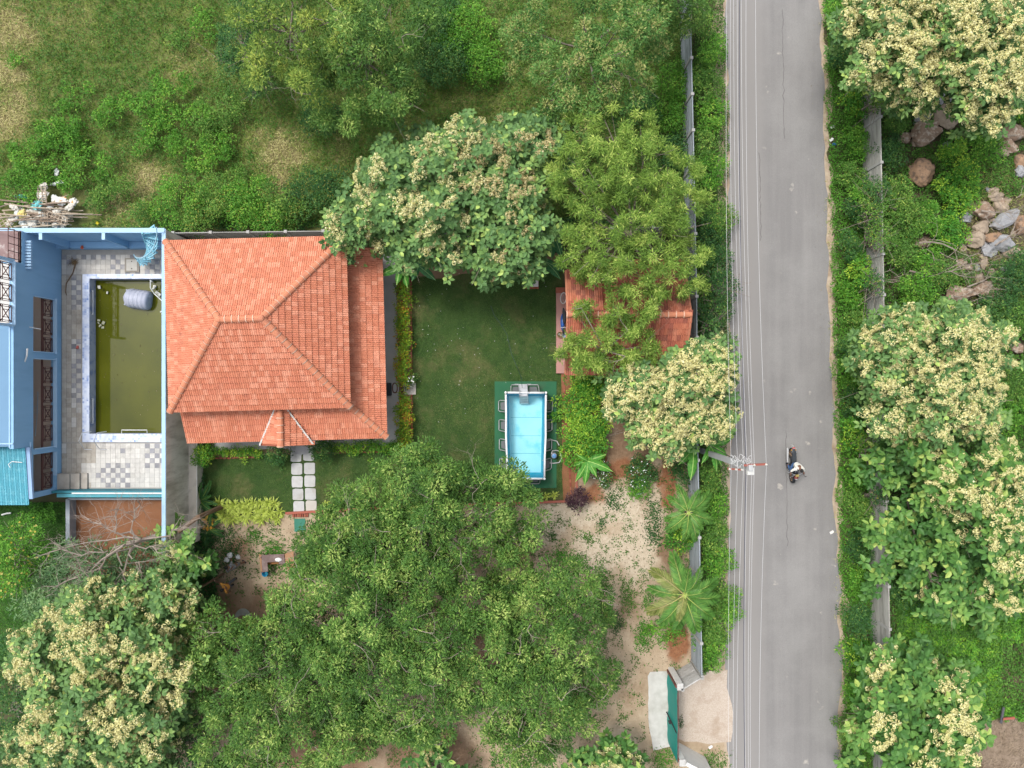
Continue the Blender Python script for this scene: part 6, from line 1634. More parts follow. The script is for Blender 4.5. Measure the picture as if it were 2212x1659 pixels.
person('person', 'person in grey patterned shirt and shorts bending over near the white bags', V(521, 1215, .0), R_(150), standing(((.3, .25, 1.05), (.42, .2, .8)), ((.3, -.25, 1.05), (.42, -.2, .8)), lean=.1, stride=.2), M_SKIN, M_CHK, M_SHORT, M_HAIR, shorts=True, hands=((.3, 0, -.9), (.3, 0, -.9)))

# ================================================================== BOULDERS
M_ROCKS = {'brown': mat('rock_brown', (.31, .215, .15), (.2, .135, .095), 3.2, .9, bump=1, bscale=9, dirt=(.45, .38, .31), dscale=4.5, dlo=.48, dhi=.62),
           'orange': mat('rock_orange', (.37, .235, .145), (.26, .165, .105), 3.2, .9, bump=1, bscale=9, dirt=(.14, .1, .075), dscale=4.0, dlo=.5, dhi=.64),
           'grey': mat('rock_grey', (.34, .345, .355), (.27, .275, .29), 3, .9, bump=.9, bscale=12, dirt=(.2, .2, .21), dscale=4.0, dlo=.55, dhi=.7),
           'tan': mat('rock_tan', (.38, .305, .23), (.3, .235, .175), 2.5, .9, bump=.9, bscale=9, dirt=(.2, .16, .12), dscale=4.0, dlo=.54, dhi=.7)}
def boulder(x, y, wx_, wy_, ang, kind, lab, sharp=0.0, lift=.62):
    s = K; rx, ry = wx_*s/2, wy_*s/2; rz = min(rx, ry)*.9
    p = V(x, y, rz*.9); rg = np.random.default_rng(int(x*7+y*3))
    b = bmesh.new(); bmesh.ops.create_icosphere(b, subdivisions=4, radius=1.0)
    planes = [(Vector(rg.normal(0, 1, 3)).normalized(), rg.uniform(.62, .92)) for _ in range(13 if sharp else 10)]
    for v in b.verts:
        q = v.co.copy()
        for n_, d in planes:
            k = q.dot(n_)
            if k > d: q -= n_*(k-d)*(1.0 if sharp else .9)
        k = 1+.26*(float(fnoise(q.x*1.5+x, q.y*1.5+q.z+y, 5))-.5)*2+.11*(float(vnoise(q.x*4+x, q.z*5+q.y*3, 8))-.5)
        v.co = Vector((q.x*rx*k*1.08, q.y*ry*k*1.08, q.z*rz*k))
    me = bpy.data.meshes.new('boulder'); b.to_mesh(me); b.free()
    me.polygons.foreach_set('use_smooth', [not sharp]*len(me.polygons))
    o = link('boulder', me, M_ROCKS[kind]); o.location = (p.x, p.y, rz*lift); o.rotation_euler = (rg.normal(0, .1), rg.normal(0, .1), R_(ang))
    return tag(o, lab, 'boulder', 'boulders in the plot across the road')
BO = [(2001, 284, 66, 44, 25, 'brown', 'big brown rounded boulder below the large flowering tree', 0), (2048, 252, 44, 54, 0, 'tan', 'broad flat faced tan boulder under the flowering tree edge', 1), (2001, 243, 18, 38, 10, 'grey', 'slim grey upright stone above the big brown boulder', 1),
      (1984, 259, 17, 28, -20, 'grey', 'thin grey stone leaning left of the slim upright one', 1), (1976, 304, 17, 33, -8, 'tan', 'narrow pale stone standing left of the big brown boulder', 1), (1957, 297, 34, 24, 10, 'brown', 'dull brown stone half hidden behind the narrow pale stone', 0),
      (2021, 218, 34, 32, 20, 'grey', 'round grey boulder peeping out under the flowering tree', 0), (2052, 206, 38, 24, 0, 'grey', 'pale grey rock at the fringe of the flowering crown', 1), (1994, 373, 48, 56, -10, 'orange', 'lone egg shaped orange brown boulder among dark shrubs', 0),
      (2046, 314, 20, 18, 0, 'grey', 'small grey stone at the foot of the green creeper', 1), (2190, 286, 46, 38, 0, 'brown', 'upper dark brown boulder at the right edge', 0), (2180, 313, 44, 26, -35, 'brown', 'long brown boulder below the upper right edge one', 0),
      (2166, 330, 28, 22, -20, 'tan', 'small tan boulder tucked under the long brown one', 0), (2206, 347, 24, 36, 10, 'orange', 'orange boulder cut by the right edge of the view', 0), (2205, 372, 26, 26, 0, 'grey', 'grey block below the orange boulder at the right edge', 1),
      (2172, 474, 72, 32, 34, 'grey', 'long pale grey slab tilted across the rock pile', 1), (2207, 484, 34, 44, 0, 'orange', 'rust orange rock at the right end of the grey slab', 1), (2166, 523, 42, 42, -15, 'grey', 'split grey block beneath the long grey slab', 1),
      (2150, 513, 36, 34, 20, 'orange', 'orange faced rock touching the split grey block', 1), (2111, 516, 42, 38, 10, 'tan', 'large pale tan rock left of the orange faced rock', 1), (2157, 446, 20, 26, 0, 'tan', 'small upright tan rock above the grey slab', 0),
      (2126, 454, 50, 40, -10, 'brown', 'twig covered brown boulder above the rock pile', 0), (2096, 451, 30, 30, 15, 'brown', 'smaller brown stone beside the twig covered boulder', 1), (1997, 521, 34, 30, 0, 'brown', 'brown stone under the dry branch near the fence', 1),
      (2004, 579, 40, 28, 0, 'brown', 'low brown rock below the dry branch near the fence', 1), (2077, 637, 78, 36, 8, 'brown', 'wide flat brown boulder under a tangle of twigs', 1), (2137, 626, 62, 38, -5, 'brown', 'reddish boulder right of the wide flat one', 0),
      (2137, 541, 38, 26, 0, 'grey', 'dark grey rock under the split grey block', 1), (2087, 470, 40, 24, -20, 'grey', 'grey stone by the yellow green creeper', 1), (2154, 424, 32, 24, 0, 'tan', 'pale stone among grass above the rock pile', 1), (2197, 749, 28, 30, 0, 'brown', 'brown rock right of the middle flowering tree', 0),
      (2120, 490, 40, 30, 10, 'tan', 'tan stone wedged between the twig covered boulder and pale rock', 1), (2190, 545, 36, 26, 0, 'tan', 'weathered stone under twigs right of the pile', 0)]
rs_ = np.random.default_rng(19)
SM = []
for k_ in range(30):
    t_ = rs_.random(); x_ = 2075+rs_.uniform(-10, 125); y_ = 400+t_*250
    SM.append((x_, y_, rs_.uniform(12, 24), rs_.uniform(10, 20), rs_.uniform(0, 180), ('tan', 'grey', 'brown', 'tan')[k_ % 4], 'small loose stone scattered over the rock pile', 1))
for q_ in BO: boulder(*q_)
for q_ in SM: boulder(*q_)['group'] = 'loose stones of the rock pile'

# ================================================================== RUBBISH HEAP
M_BAMBOO = mat('bamboo', (.33, .26, .19), (.42, .35, .27), 4, .8, stretch=(1, 1, 1)); M_BAMBOOD = mat('bamboo_dark', (.2, .14, .1), (.27, .2, .15), 4, .8)
rg = np.random.default_rng(77)
PO = [(0, 432, 145, 447), (10, 440, 170, 462), (30, 455, 190, 470), (60, 462, 220, 464), (95, 466, 178, 470), (90, 474, 158, 473), (85, 478, 160, 478), (0, 447, 60, 428), (0, 470, 60, 466), (20, 480, 130, 452), (60, 448, 160, 452), (50, 445, 150, 435),
      (10, 425, 70, 434), (90, 448, 150, 420), (70, 490, 150, 484), (40, 476, 140, 470), (0, 462, 90, 470), (75, 456, 180, 455), (100, 440, 158, 437), (20, 430, 80, 440), (110, 478, 155, 486), (85, 470, 155, 466), (30, 490, 110, 480), (5, 455, 75, 450), (55, 470, 130, 484), (120, 462, 200, 463)]
for i, (x0, y0, x1, y1) in enumerate(PO):
    t = MB(); z = .45+.5*rg.random(); t.tube([V(x0, y0, z), V((x0+x1)/2, (y0+y1)/2, z+.06), V(x1, y1, z-.25)], [.042, .04, .034], 7)
    tag(t.build('bamboo_pole', M_BAMBOO if i % 3 else M_BAMBOOD), 'bare bamboo pole lying in the rubbish heap behind the blue wall', 'pole', 'poles in the rubbish heap')
def ladder(lab, a_, b_, wd, n, z):
    a_, b_ = V(*a_, z), V(*b_, z+.15); d = (b_-a_).normalized(); s_ = Vector((-d.y, d.x, 0))
    t = thing('bamboo_ladder', lab, 'ladder', (a_.x, a_.y, 0))
    for k in (-1, 1): m_ = MB(); m_.tube([a_+s_*k*wd/2, b_+s_*k*wd/2], .03, 6); m_.build('side_pole', M_BAMBOO, t, True)
    m_ = MB(); m_.tube([a_, b_], .025, 6); m_.build('side_pole', M_BAMBOO, t, True)
    for i in range(n): p = a_.lerp(b_, (i+.5)/n); m_ = MB(); m_.tube([p-s_*wd*.6, p+s_*wd*.6], .025, 6); m_.build('rung', M_BAMBOO, t, True)
ladder('upright bamboo crate frame poking out of the rubbish heap top', (92, 438), (90, 402), .42, 5, .8); ladder('bamboo ladder slanting at the right of the rubbish heap', (100, 463), (146, 480), .4, 6, .75)
ladder('bamboo frame below the white sacks in the heap', (96, 490), (96, 458), .36, 4, .7); ladder('bamboo ladder at the far left of the rubbish heap', (0, 462), (18, 500), .5, 6, .5)
def sack(x, y, z, rx, ry, m, nm, lab, cat='sack', ang=0, seed=0, rz=.14):
    b = bmesh.new(); bmesh.ops.create_icosphere(b, subdivisions=3, radius=1)
    for v in b.verts:
        k = 1+.9*(float(fnoise(v.co.x*1.8+seed*3, v.co.y*1.8+v.co.z, 4))-.5)+.5*(float(vnoise(v.co.x*5+seed, v.co.y*5+v.co.z*4, 6))-.5)
        v.co = Vector((v.co.x*rx*k, v.co.y*ry*k, v.co.z*rz*k))
    me = bpy.data.meshes.new(nm); b.to_mesh(me); b.free(); o = link(nm, me, m); o.location = V(x, y, z); o.rotation_euler = (0, 0, R_(ang)); tag(o, lab, cat); return o
M_SACK = mat('sack_white', (.64, .61, .55), (.46, .43, .37), 9, .8, dirt=(.3, .26, .21), dscale=4); M_TURB = mat('turquoise_bag', (.09, .44, .42), (.06, .36, .36), 5, .7)
M_ORB = mat('sack_orange_band', (.70, .68, .63), (.64, .6, .54), 2.2, .8, dirt=(.6, .26, .08), dscale=2.4, dlo=.56, dhi=.6)
sack(93, 412-9, .8, .24, .2, M_SACK, 'white_sack', 'square white sack at the very top of the heap', seed=1); sack(92, 420, .75, .3, .24, M_ORB, 'printed_sack', 'white sack with orange mark under the top one', seed=2)
sack(133, 434, .7, .3, .26, M_ORB, 'printed_sack', 'orange banded white sack in the middle of the heap', seed=3); sack(179*.88, 437, .6, .24, .25, M_ORB, 'printed_sack', 'orange banded white sack at the right of the heap', seed=4)
sack(45, 427, .4, .36, .17, M_TURB, 'turquoise_bag', 'dark turquoise bag left of the heap', 'bag', seed=5); sack(80, 443, .75, .3, .26, mat('aqua_bag', (.2, .55, .55), (.15, .45, .46), 5, .6), 'turquoise_bag', 'pale turquoise plastic bag in the heap', 'bag', seed=6)
sack(48, 462, .6, .26, .24, mat('yellow_sack', (.62, .48, .14), (.66, .58, .3), 4, .8), 'yellow_sack', 'yellow printed sack at the left of the heap', seed=7)
for i, (x, y, rx, ry, a_, lab) in enumerate(((75, 458, .5, .22, -12, 'long white sack below the turquoise bag'), (100, 452, .55, .12, -20, 'twisted white sheet across the heap'), (62, 478, .35, .24, 0, 'large white sack at the lower left of the heap'), (28, 472, .34, .2, 10, 'white sack near the yellow printed one'), (134, 455, .18, .26, 0, 'small white bag right of the bamboo frame'), (84, 474, .4, .26, 20, 'off white sack heaped in the middle'), (112, 470, .4, .2, -10, 'pale crumpled sack right of centre in the heap'), (70, 490, .42, .14, 5, 'flattened cream sack along the blue wall'), (146, 466, .3, .16, 0, 'beige rag at the right of the heap'), (42, 452, .2, .14, 0, 'small pale bag above the yellow sack'))):
    sack(x, y, .5, rx, ry, M_SACK, 'white_sack', lab, ang=a_, seed=10+i, rz=.1)
sack(122, 396, .35, .4, .1, mat('clear_plastic', (.62, .64, .62), (.5, .53, .5), 5, .5), 'plastic_sheet', 'grey white plastic sheet caught on weeds above the heap', 'plastic sheet', 15, 30, .05); sack(122, 371, .35, .13, .2, MATS['clear_plastic'], 'plastic_sheet', 'small white plastic scrap in the field above the heap', 'plastic scrap', 0, 31, .06)
for i, (x, y) in enumerate(((20, 484), (55, 488), (120, 484), (60, 468), (92, 465), (122, 458), (100, 481), (38, 460), (140, 474), (75, 446), (108, 446), (150, 448), (84, 432), (118, 430), (30, 447), (132, 490), (48, 478), (70, 482))):
    sack(x, y, .5+.1*(i % 3), .2+.1*((i*7) % 5)/5, .13+.1*((i*3) % 4)/4, (M_SACK, MATS['clear_plastic'], M_SACK)[i % 3] if 'clear_plastic' in MATS else M_SACK, 'white_rag', 'crumpled pale rag in the rubbish heap', 'rag', i*37, 70+i, .1)['group'] = 'rags in the rubbish heap'
sack(211, 482, .25, .09, .08, mat('yellow_plastic', (.6, .5, .02), None, 4, .5), 'yellow_ball', 'tiny yellow plastic ball in the weeds right of the poles', 'ball', 0, 32, .08)
# debris mound lower right
mo = V(2178, 1612); b = MB(); n = 22
for i in range(n):
    for j in range(n):
        def hgt(i, j): x, y = (i/n-.5)*3.6, (j/n-.5)*3.8; return (mo.x+x, mo.y+y, .75*max(0, 1-(x/1.75)**2-(y/1.85)**2)**.8+.12*float(fnoise(x*2+9, y*2+4, 3))-.05)
        b.add([hgt(i, j), hgt(i+1, j), hgt(i+1, j+1), hgt(i, j+1)], [(0, 1, 2, 3)])
o_ = b.build('debris_mound', mat('mulch_brown', (.17, .125, .085), (.26, .2, .15), 5, .95, bump=.8, bscale=14, dirt=(.1, .07, .045), dscale=2)); tag(o_, 'heap of brown dry cuttings at the lower right corner', 'debris heap')
sg = []
rg = np.random.default_rng(5)
for _ in range(520):
    x, y = rg.uniform(-1.6, 1.6), rg.uniform(-1.7, 1.7)
    h = .75*max(0, 1-(x/1.75)**2-(y/1.85)**2)**.8+.08; a = rg.uniform(0, 6.28); L = rg.uniform(.15, .45)
    sg.append(((mo.x+x, mo.y+y, h), (mo.x+x+L*math.cos(a), mo.y+y+L*math.sin(a), h+rg.normal(0, .06)), .012, .006))
v, f = seg_tubes(sg, 3); o_ = link('dry_sticks', mesh_np('dry_sticks', v, f, np.full(len(f), .5)), mat('straw_stick', (.34, .27, .19), (.24, .18, .12), 2, .9)); tag(o_, 'loose dry sticks over the brown heap', None, None, 'stuff')
for i, (x, y, ln, a_, c_, lab, nm) in enumerate(((2165, 1545, .9, 80, (.08, .08, .09), 'dark grey plank end above the brown heap', 'plank_board'), (2178, 1552, .7, 5, (.35, .1, .07), 'faded red plastic chair frame piece on the heap', 'red_bar'), (2115, 1557, .55, 10, (.62, .6, .56), 'white stick beside the brown heap', 'white_stick'))):
    t = MB(); p = V(x, y, .6); d = Vector((math.cos(R_(a_)), math.sin(R_(a_)), 0))*ln/2; t.bar(p-d, p+d, .12 if i < 2 else .06, .06); tag(t.build(nm, mat('debris_%d' % i, c_, None, 4, .8)), lab, nm.replace('_', ' '))
for i, (x, y) in enumerate(((2098, 1575), (2104, 1600), (2095, 1622), (2105, 1538), (2112, 1545), (2085, 1560))):
    sack(x, y, .2, .2, .14, M_SACK, 'white_litter', 'crumpled white litter at the edge of the brown heap', 'litter', i*40, 50+i, .08)['group'] = 'white litter round the heap'
# ================================================================== VEGETATION
# ---- trees
plant('tree', 'broad feathery green tree overhanging the lower end of the frame pool', 'tree', 'neem', [(930, 1105, 150, 7.2), (1060, 1110, 120, 6.2), (815, 1165, 125, 7), (712, 1172, 58, 6), (1120, 1050, 45, 5), (905, 1030, 62, 5.4), (965, 1005, 45, 5.2)], 3.4, 7.2, (900, 1130), 101, 'feathery trees in the yard', dead=16)
plant('tree', 'largest feathery green tree in the middle of the lower yard', 'tree', 'neem', [(820, 1330, 210, 8.2), (960, 1400, 170, 8), (700, 1290, 110, 7), (930, 1480, 120, 7), (780, 1460, 130, 7)], 3.6, 8.2, (850, 1340), 102, 'feathery trees in the yard', limbs=18, dead=26, tr=.2)
plant('tree', 'feathery green tree nearest the sandy drive', 'tree', 'neem', [(1190, 1360, 120, 7), (1230, 1300, 90, 6.4), (1170, 1490, 120, 6.6), (1130, 1590, 85, 6), (1250, 1440, 70, 6), (1120, 1270, 55, 5.4), (1260, 1500, 55, 5)], 3.2, 7, (1170, 1420), 103, 'feathery trees in the yard', dead=16)
plant('tree', 'feathery green tree beside the bottom left flowering tree', 'tree', 'neem', [(560, 1420, 130, 7), (500, 1380, 90, 6), (640, 1500, 130, 7), (540, 1560, 120, 6.6), (440, 1440, 60, 5.6), (700, 1580, 110, 6.2), (480, 1610, 70, 5.6), (640, 1385, 90, 6.4)], 3.2, 7, (590, 1470), 104, 'feathery trees in the yard', dead=18)
plant('tree', 'drooping yellow green tree hanging over the cottage roof', 'tree', 'yellow', [(1335, 350, 130, 8.4), (1290, 400, 110, 8), (1400, 450, 130, 8), (1330, 500, 130, 7.8), (1450, 560, 80, 7), (1375, 605, 80, 6.6), (1240, 440, 60, 7), (1500, 600, 40, 6.2), (1250, 545, 45, 6.2), (1335, 690, 52, 5.8), (1400, 655, 45, 6)], 4.6, 8.4, (1350, 520), 105, None, limbs=20, hole=.24)
plant('tree', 'loose low boughs of the drooping tree over the cottage corner', 'tree', 'yellow', [(1255, 765, 48, 5.6), (1290, 745, 40, 5.6), (1300, 705, 38, 6), (1375, 750, 50, 5.6), (1340, 720, 25, 5.6), (1255, 665, 22, 5.6), (1330, 780, 30, 5.2)], 4.4, 6, (1285, 800), 106, None, limbs=10, tr=.08, hole=.2, dead=3)
plant('tree', 'yellowish olive tree at the top left beside the field', 'tree', 'olive', [(630, 60, 115, 8.2), (580, 130, 70, 7), (660, 160, 70, 7), (560, 50, 60, 7), (700, 60, 90, 8)], 3.4, 8.2, (650, 90), 107, 'olive trees at the top', hole=.3, dead=3)
plant('tree', 'darker olive tree right of the yellowish one at the top', 'tree', 'neem', [(800, 90, 110, 8), (820, 200, 70, 7), (750, 220, 60, 6.4), (860, 50, 80, 7.6), (770, 140, 80, 7), (720, 240, 40, 5.8)], 3.4, 8, (800, 130), 108, 'olive trees at the top', hole=.28, dead=3)
plant('tree', 'dusky green shrubby tree at the left flank of the olive trees', 'tree', 'dark', [(510, 90, 45, 4), (500, 140, 38, 3.6), (540, 30, 40, 4), (560, 180, 30, 3.2)], 1.2, 4, (520, 100), 109)
plant('tree', 'domed tree with brownish shoot tips at the top beside the road fence', 'tree', 'browntip', [(1230, 60, 110, 8), (1330, 70, 105, 8), (1190, 150, 90, 7.2), (1290, 170, 110, 7.6), (1220, 220, 60, 6.4), (1350, 190, 50, 6.2), (1100, 60, 40, 6), (1400, 80, 45, 6.4)], 3.2, 8, (1270, 110), 110, None, hole=.2)
plant('tree', 'overhanging tree at the top edge just left of the road fence', 'tree', 'neem', [(1470, 10, 50, 6), (1440, -20, 60, 6)], 3, 6, (1460, -10), 111)
FT = 'flowering broad leaved trees'
plant('tree', 'cream flowering tree beside the house roof corner', 'tree', 'teak', [(860, 410, 95, 7), (930, 350, 75, 7.2), (800, 450, 75, 6.6), (930, 460, 110, 7), (745, 480, 45, 6), (1010, 290, 42, 6.2), (900, 520, 70, 6), (765, 520, 40, 5.6), (960, 560, 40, 5.2)], 3.2, 7.2, (890, 440), 120, FT, flowers=('flower_pale', 78, .66, None), hole=.12)
plant('tree', 'blue green tree with tan flower tufts between the cream one and the drooping one', 'tree', 'teak', [(1080, 420, 105, 7), (1130, 300, 60, 6.6), (1170, 350, 50, 6.4), (1060, 340, 60, 6.6), (1120, 500, 80, 6.6), (1060, 540, 70, 6), (1200, 290, 40, 6), (1140, 570, 40, 5.2)], 3.2, 7, (1090, 430), 121, FT, flowers=('flower_tan', 60, .56, None), hole=.12)
plant('tree', 'big cream flowering tree at the top right corner', 'tree', 'teak', [(1960, 60, 140, 7), (2080, 60, 150, 7.4), (1900, 150, 70, 6.2), (1980, 140, 90, 6.6), (2130, 160, 95, 7), (2125, 235, 66, 6), (2190, 120, 70, 6.4), (1925, 205, 38, 5.2), (1860, 60, 60, 6)], 2.8, 7.4, (2020, 120), 122, FT, flowers=('flower_cream', 300, .72, None), hole=.1)
plant('tree', 'cream flowering tree midway down the far side of the road', 'tree', 'teak', [(1960, 780, 110, 6.6), (2070, 740, 80, 6.6), (1900, 790, 60, 5.6), (2050, 830, 110, 6.6), (2110, 770, 70, 6), (1930, 890, 70, 6), (2010, 920, 70, 5.8), (2110, 880, 70, 6)], 2.6, 6.6, (2010, 820), 123, FT, flowers=('flower_cream', 215, .6, None), hole=.12)
plant('tree', 'leafy flowering tree below the middle one with big tan heads', 'tree', 'teakl', [(2080, 1040, 90, 6.4), (2160, 1010, 70, 6.4), (2150, 1120, 90, 6.2), (2020, 1100, 60, 5), (1990, 990, 50, 5), (2180, 1210, 60, 5.6), (2070, 1200, 60, 4.8)], 2.2, 6.4, (2110, 1080), 124, FT, flowers=('flower_cream', 85, .64, [(2120, 1060, 110), (2180, 1180, 60), (2170, 1000, 60)]), hole=.14)
plant('tree', 'low leafy teak like tree spreading over the far fence', 'tree', 'teakl', [(1910, 1000, 45, 3.6), (1960, 1130, 45, 3.8), (1900, 1150, 35, 3.4), (1970, 1200, 50, 3.6), (2050, 1280, 70, 3.6), (2140, 1290, 70, 3.8), (1890, 1240, 35, 3)], 1.4, 3.8, (1980, 1170), 125, FT, flowers=('flower_cream', 10, .6, [(2170, 1290, 70), (2010, 1290, 40)]), hole=.24)
plant('tree', 'large leaved tree with few pale flower heads at the bottom right', 'tree', 'teakl', [(1960, 1500, 100, 5.4), (2030, 1570, 90, 5.4), (1900, 1560, 70, 4.8), (2000, 1640, 100, 5.2), (2060, 1480, 50, 4.6), (1900, 1430, 40, 4.2), (2060, 1640, 50, 5)], 2.0, 5.4, (1970, 1560), 126, FT, flowers=('flower_cream', 46, .72, [(2060, 1570, 70), (2020, 1630, 60), (2050, 1450, 45), (1880, 1420, 50), (1870, 1600, 60), (1850, 1520, 40)]), hole=.12)
plant('tree', 'large cream flowering tree at the bottom left', 'tree', 'teak', [(230, 1400, 140, 7), (120, 1420, 90, 6), (320, 1330, 90, 6.2), (340, 1440, 80, 6.6), (180, 1530, 130, 7), (290, 1540, 110, 6.8), (110, 1610, 90, 6.2), (250, 1640, 110, 6.4), (400, 1300, 35, 5), (60, 1400, 40, 5), (360, 1290, 50, 5.6)], 2.8, 7, (240, 1470), 127, FT, flowers=('flower_cream', 250, .66, None), hole=.14)
plant('tree', 'tan flowering tree leaning over the lower cottage roof', 'tree', 'teak', [(1400, 850, 80, 5.6), (1490, 850, 90, 6), (1520, 790, 65, 6), (1350, 870, 45, 5), (1450, 920, 65, 5.2), (1540, 900, 50, 5.4), (1400, 920, 50, 5), (1340, 830, 30, 4.8)], 2.4, 6, (1440, 880), 128, FT, flowers=('flower_cream', 165, .66, None), hole=.08)
plant('tree', 'small flowering tree top at the bottom edge near the drive', 'tree', 'teakl', [(1320, 1650, 55, 4), (1270, 1665, 40, 3.6), (1370, 1660, 35, 3.6)], 1.6, 4, (1320, 1670), 129, FT, flowers=('flower_pale', 24, .5, None))
plant('tree', 'small flowering sapling at the bottom edge in the shaded soil', 'tree', 'teakl', [(930, 1648, 40, 3.2), (970, 1660, 30, 3)], 1.2, 3.2, (935, 1660), 130, FT, flowers=('flower_tan', 8, .45, None))
plant('tree', 'light green broad leaved sapling against the grey boundary wall', 'tree', 'teakl', [(400, 1190, 42, 4), (370, 1175, 30, 3.6), (430, 1215, 30, 3.6), (395, 1230, 30, 3.4)], 1.6, 4, (405, 1200), 131, FT, flowers=('flower_pale', 3, .62, [(407, 1180, 25)]))
# dead tree
t = thing('bare_tree', 'dead bare branched tree spreading grey twigs over the red soil court', 'bare tree', V(395, 1130, 0))
sg = []
rg = np.random.default_rng(9)
b0 = V(392, 1128, 1.2); ctr = V(272, 1178, 4.4)
sg += [(tuple(V(400, 1118, .0)), tuple(b0), .17, .15), (tuple(b0), tuple(V(345, 1155, 3.2)), .15, .12), (tuple(V(345, 1155, 3.2)), tuple(ctr), .12, .09)]
for (x, y, z, n_) in ((150, 1200, 4.6, 5), (110, 1190, 4.2, 4), (250, 1100, 4.8, 5), (200, 1130, 4.8, 5), (300, 1090, 4.4, 4), (270, 1280, 4.0, 4), (190, 1250, 4.2, 5), (150, 1310, 3.8, 5), (310, 1240, 4.0, 4), (120, 1270, 4, 4), (210, 1320, 3.8, 4), (340, 1190, 4.2, 3), (400, 1130, 4, 2)):
    e = V(x, y, z); st = ctr.lerp(b0, max(0, rg.uniform(-.4, .35)))+Vector(rg.normal(0, .15, 3)); mid = st.lerp(e, .5)+Vector(rg.normal(0, .3, 3)); sg += [(tuple(st), tuple(st.lerp(mid, .5)+Vector(rg.normal(0, .12, 3))), .05, .042)]; sg += [(sg[-1][1], tuple(mid), .042, .034)]
    pts_ = [mid.lerp(e, k/4)+Vector(rg.normal(0, .08, 3)) for k in range(5)]
    for a_, b_ in zip(pts_[:-1], pts_[1:]): sg.append((tuple(a_), tuple(b_), .032, .024))
    for q in pts_[1:]:
        for _ in range(4): grow(q, (e-ctr).normalized()+Vector(rg.normal(0, .8, 3)), rg.uniform(.5, 1.0), .016, 2, sg, rg, .6, (1, 2), .66, .04)
v, f = seg_tubes(sg, 4); link('branches', mesh_np('branches', v-np.array(t.location), f, np.full(len(f), .5)), M_TWIG, t)
plant('tree', 'grey green leafy tree under the dead twigs at lower left', 'tree', 'grey', [(170, 1250, 80, 3.6), (230, 1220, 60, 3.4), (300, 1200, 50, 3.2), (100, 1290, 60, 3.4), (210, 1300, 60, 3.4), (280, 1260, 50, 3.2), (140, 1340, 50, 3.2)], 1.2, 3.6, (190, 1260), 140, hole=.18)
plant('tree', 'yellow flowered green tree at the left edge below the bright lawn', 'tree', 'fresh', [(20, 1190, 60, 3.6), (60, 1160, 40, 3.2), (30, 1240, 50, 3.4), (90, 1200, 35, 3)], 1.0, 3.6, (30, 1200), 141, petals=('petal_yellow', 110, .13))
plant('tree', 'dark narrow leaved tree at the left edge beside the flowering one', 'tree', 'dark', [(20, 1420, 50, 3.8), (40, 1490, 60, 4.2), (20, 1560, 60, 4.2), (60, 1620, 60, 4), (20, 1640, 60, 4)], 1.0, 4.2, (30, 1520), 142)
plant('tree', 'dark glossy tree between the flowering tree and the feathery trees at the bottom', 'tree', 'dark', [(400, 1560, 55, 4), (420, 1630, 60, 4), (350, 1650, 50, 4)], 1.2, 4, (400, 1600), 143)
for i, (lab, a_, b_, c_) in enumerate((('thick brown dead trunk leaning over the boundary wall', (428, 1117, 2.6), (385, 1150, 3.2), .13), ('sawn grey branch leaning on the wall near the people', (452, 1258, 1.4), (402, 1288, 1.8), .06))):
    t = MB(); p, q = V(*a_), V(*b_); t.tube([Vector((p.x+.2, p.y+.1, 0)), Vector((p.x+.1, p.y+.05, p.z*.5)), p, p.lerp(q, .5)+Vector((0, 0, .06)), q], [c_*1.1, c_*1.05, c_, c_*.9, c_*.8], 8); tag(t.build('dead_trunk', M_BARKB), lab, 'trunk')

# ---- shrubs: bright row beside the frame pool
for i, (x, y, r, z, lab) in enumerate(((1262, 820, 40, 1.6, 'topmost shrub of the bright green row beside the frame pool'), (1258, 868, 44, 1.7, 'second shrub down in the bright green row beside the pool'), (1275, 905, 42, 1.8, 'middle shrub of the bright green row with yellow tips'), (1250, 935, 38, 1.6, 'fourth shrub down in the bright green row'), (1262, 975, 42, 1.5, 'lowest shrub of the bright row above the banana plant'), (1290, 845, 28, 1.6, 'small shrub behind the upper end of the bright row'), (1292, 950, 26, 1.5, 'small shrub behind the lower end of the bright row'))):
    plant('shrub', lab, 'shrub', 'bright', [(x, y, r)], .35, z, None, 200+i, 'bright shrubs beside the frame pool', stems=True)
# croton hedge along the house side walk
rg = np.random.default_rng(61)
CH = [(871, y) for y in range(618, 832, 17)]+[(873, y) for y in range(858, 960, 16)]
PLC = ['top', 'second', 'third', 'fourth', 'fifth', 'sixth', 'seventh', 'eighth', 'ninth', 'tenth', 'eleventh', 'twelfth', 'thirteenth']
for i, (x, y) in enumerate(CH):
    lab = ('croton bush, %s from the top in the hedge above the side slab' % PLC[i]) if i < 13 else ('croton bush, %s from the slab in the lower hedge' % ['first', 'second', 'third', 'fourth', 'fifth', 'sixth', 'seventh'][i-13])
    plant('hedge_bush', lab, 'hedge bush', 'croton', [(x+rg.normal(0, 1.2), y, 14)], .1, .75+.15*rg.random(), None, 230+i, 'croton hedge along the house', stems=True)
for i, x in enumerate(list(range(470, 570, 17))+list(range(718, 882, 17))):
    lab = 'low golden bush, number %s in the bed along the south eave' % (['one', 'two', 'three', 'four', 'five', 'six', 'seven', 'eight', 'nine', 'ten', 'eleven', 'twelve', 'thirteen', 'fourteen', 'fifteen', 'sixteen', 'seventeen'][i])
    lab = ('low golden bush left of the front step, %s from the left' % PLC[i].replace('top', 'first')) if i < 6 else ('low golden bush right of the front step, %s from the left' % PLC[i-6].replace('top', 'first'))
    plant('hedge_bush', lab, 'hedge bush', 'roundy', [(x, 977 if i < 6 else 967, 11)], .1, .5, None, 260+i, 'golden bushes along the south eave', stems=True)
plant('round_shrub', 'clipped yellow green ball shrub at the left corner of the south bed', 'shrub', 'roundy', [(437, 981, 23)], .1, 1.1, None, 290, stems=True)
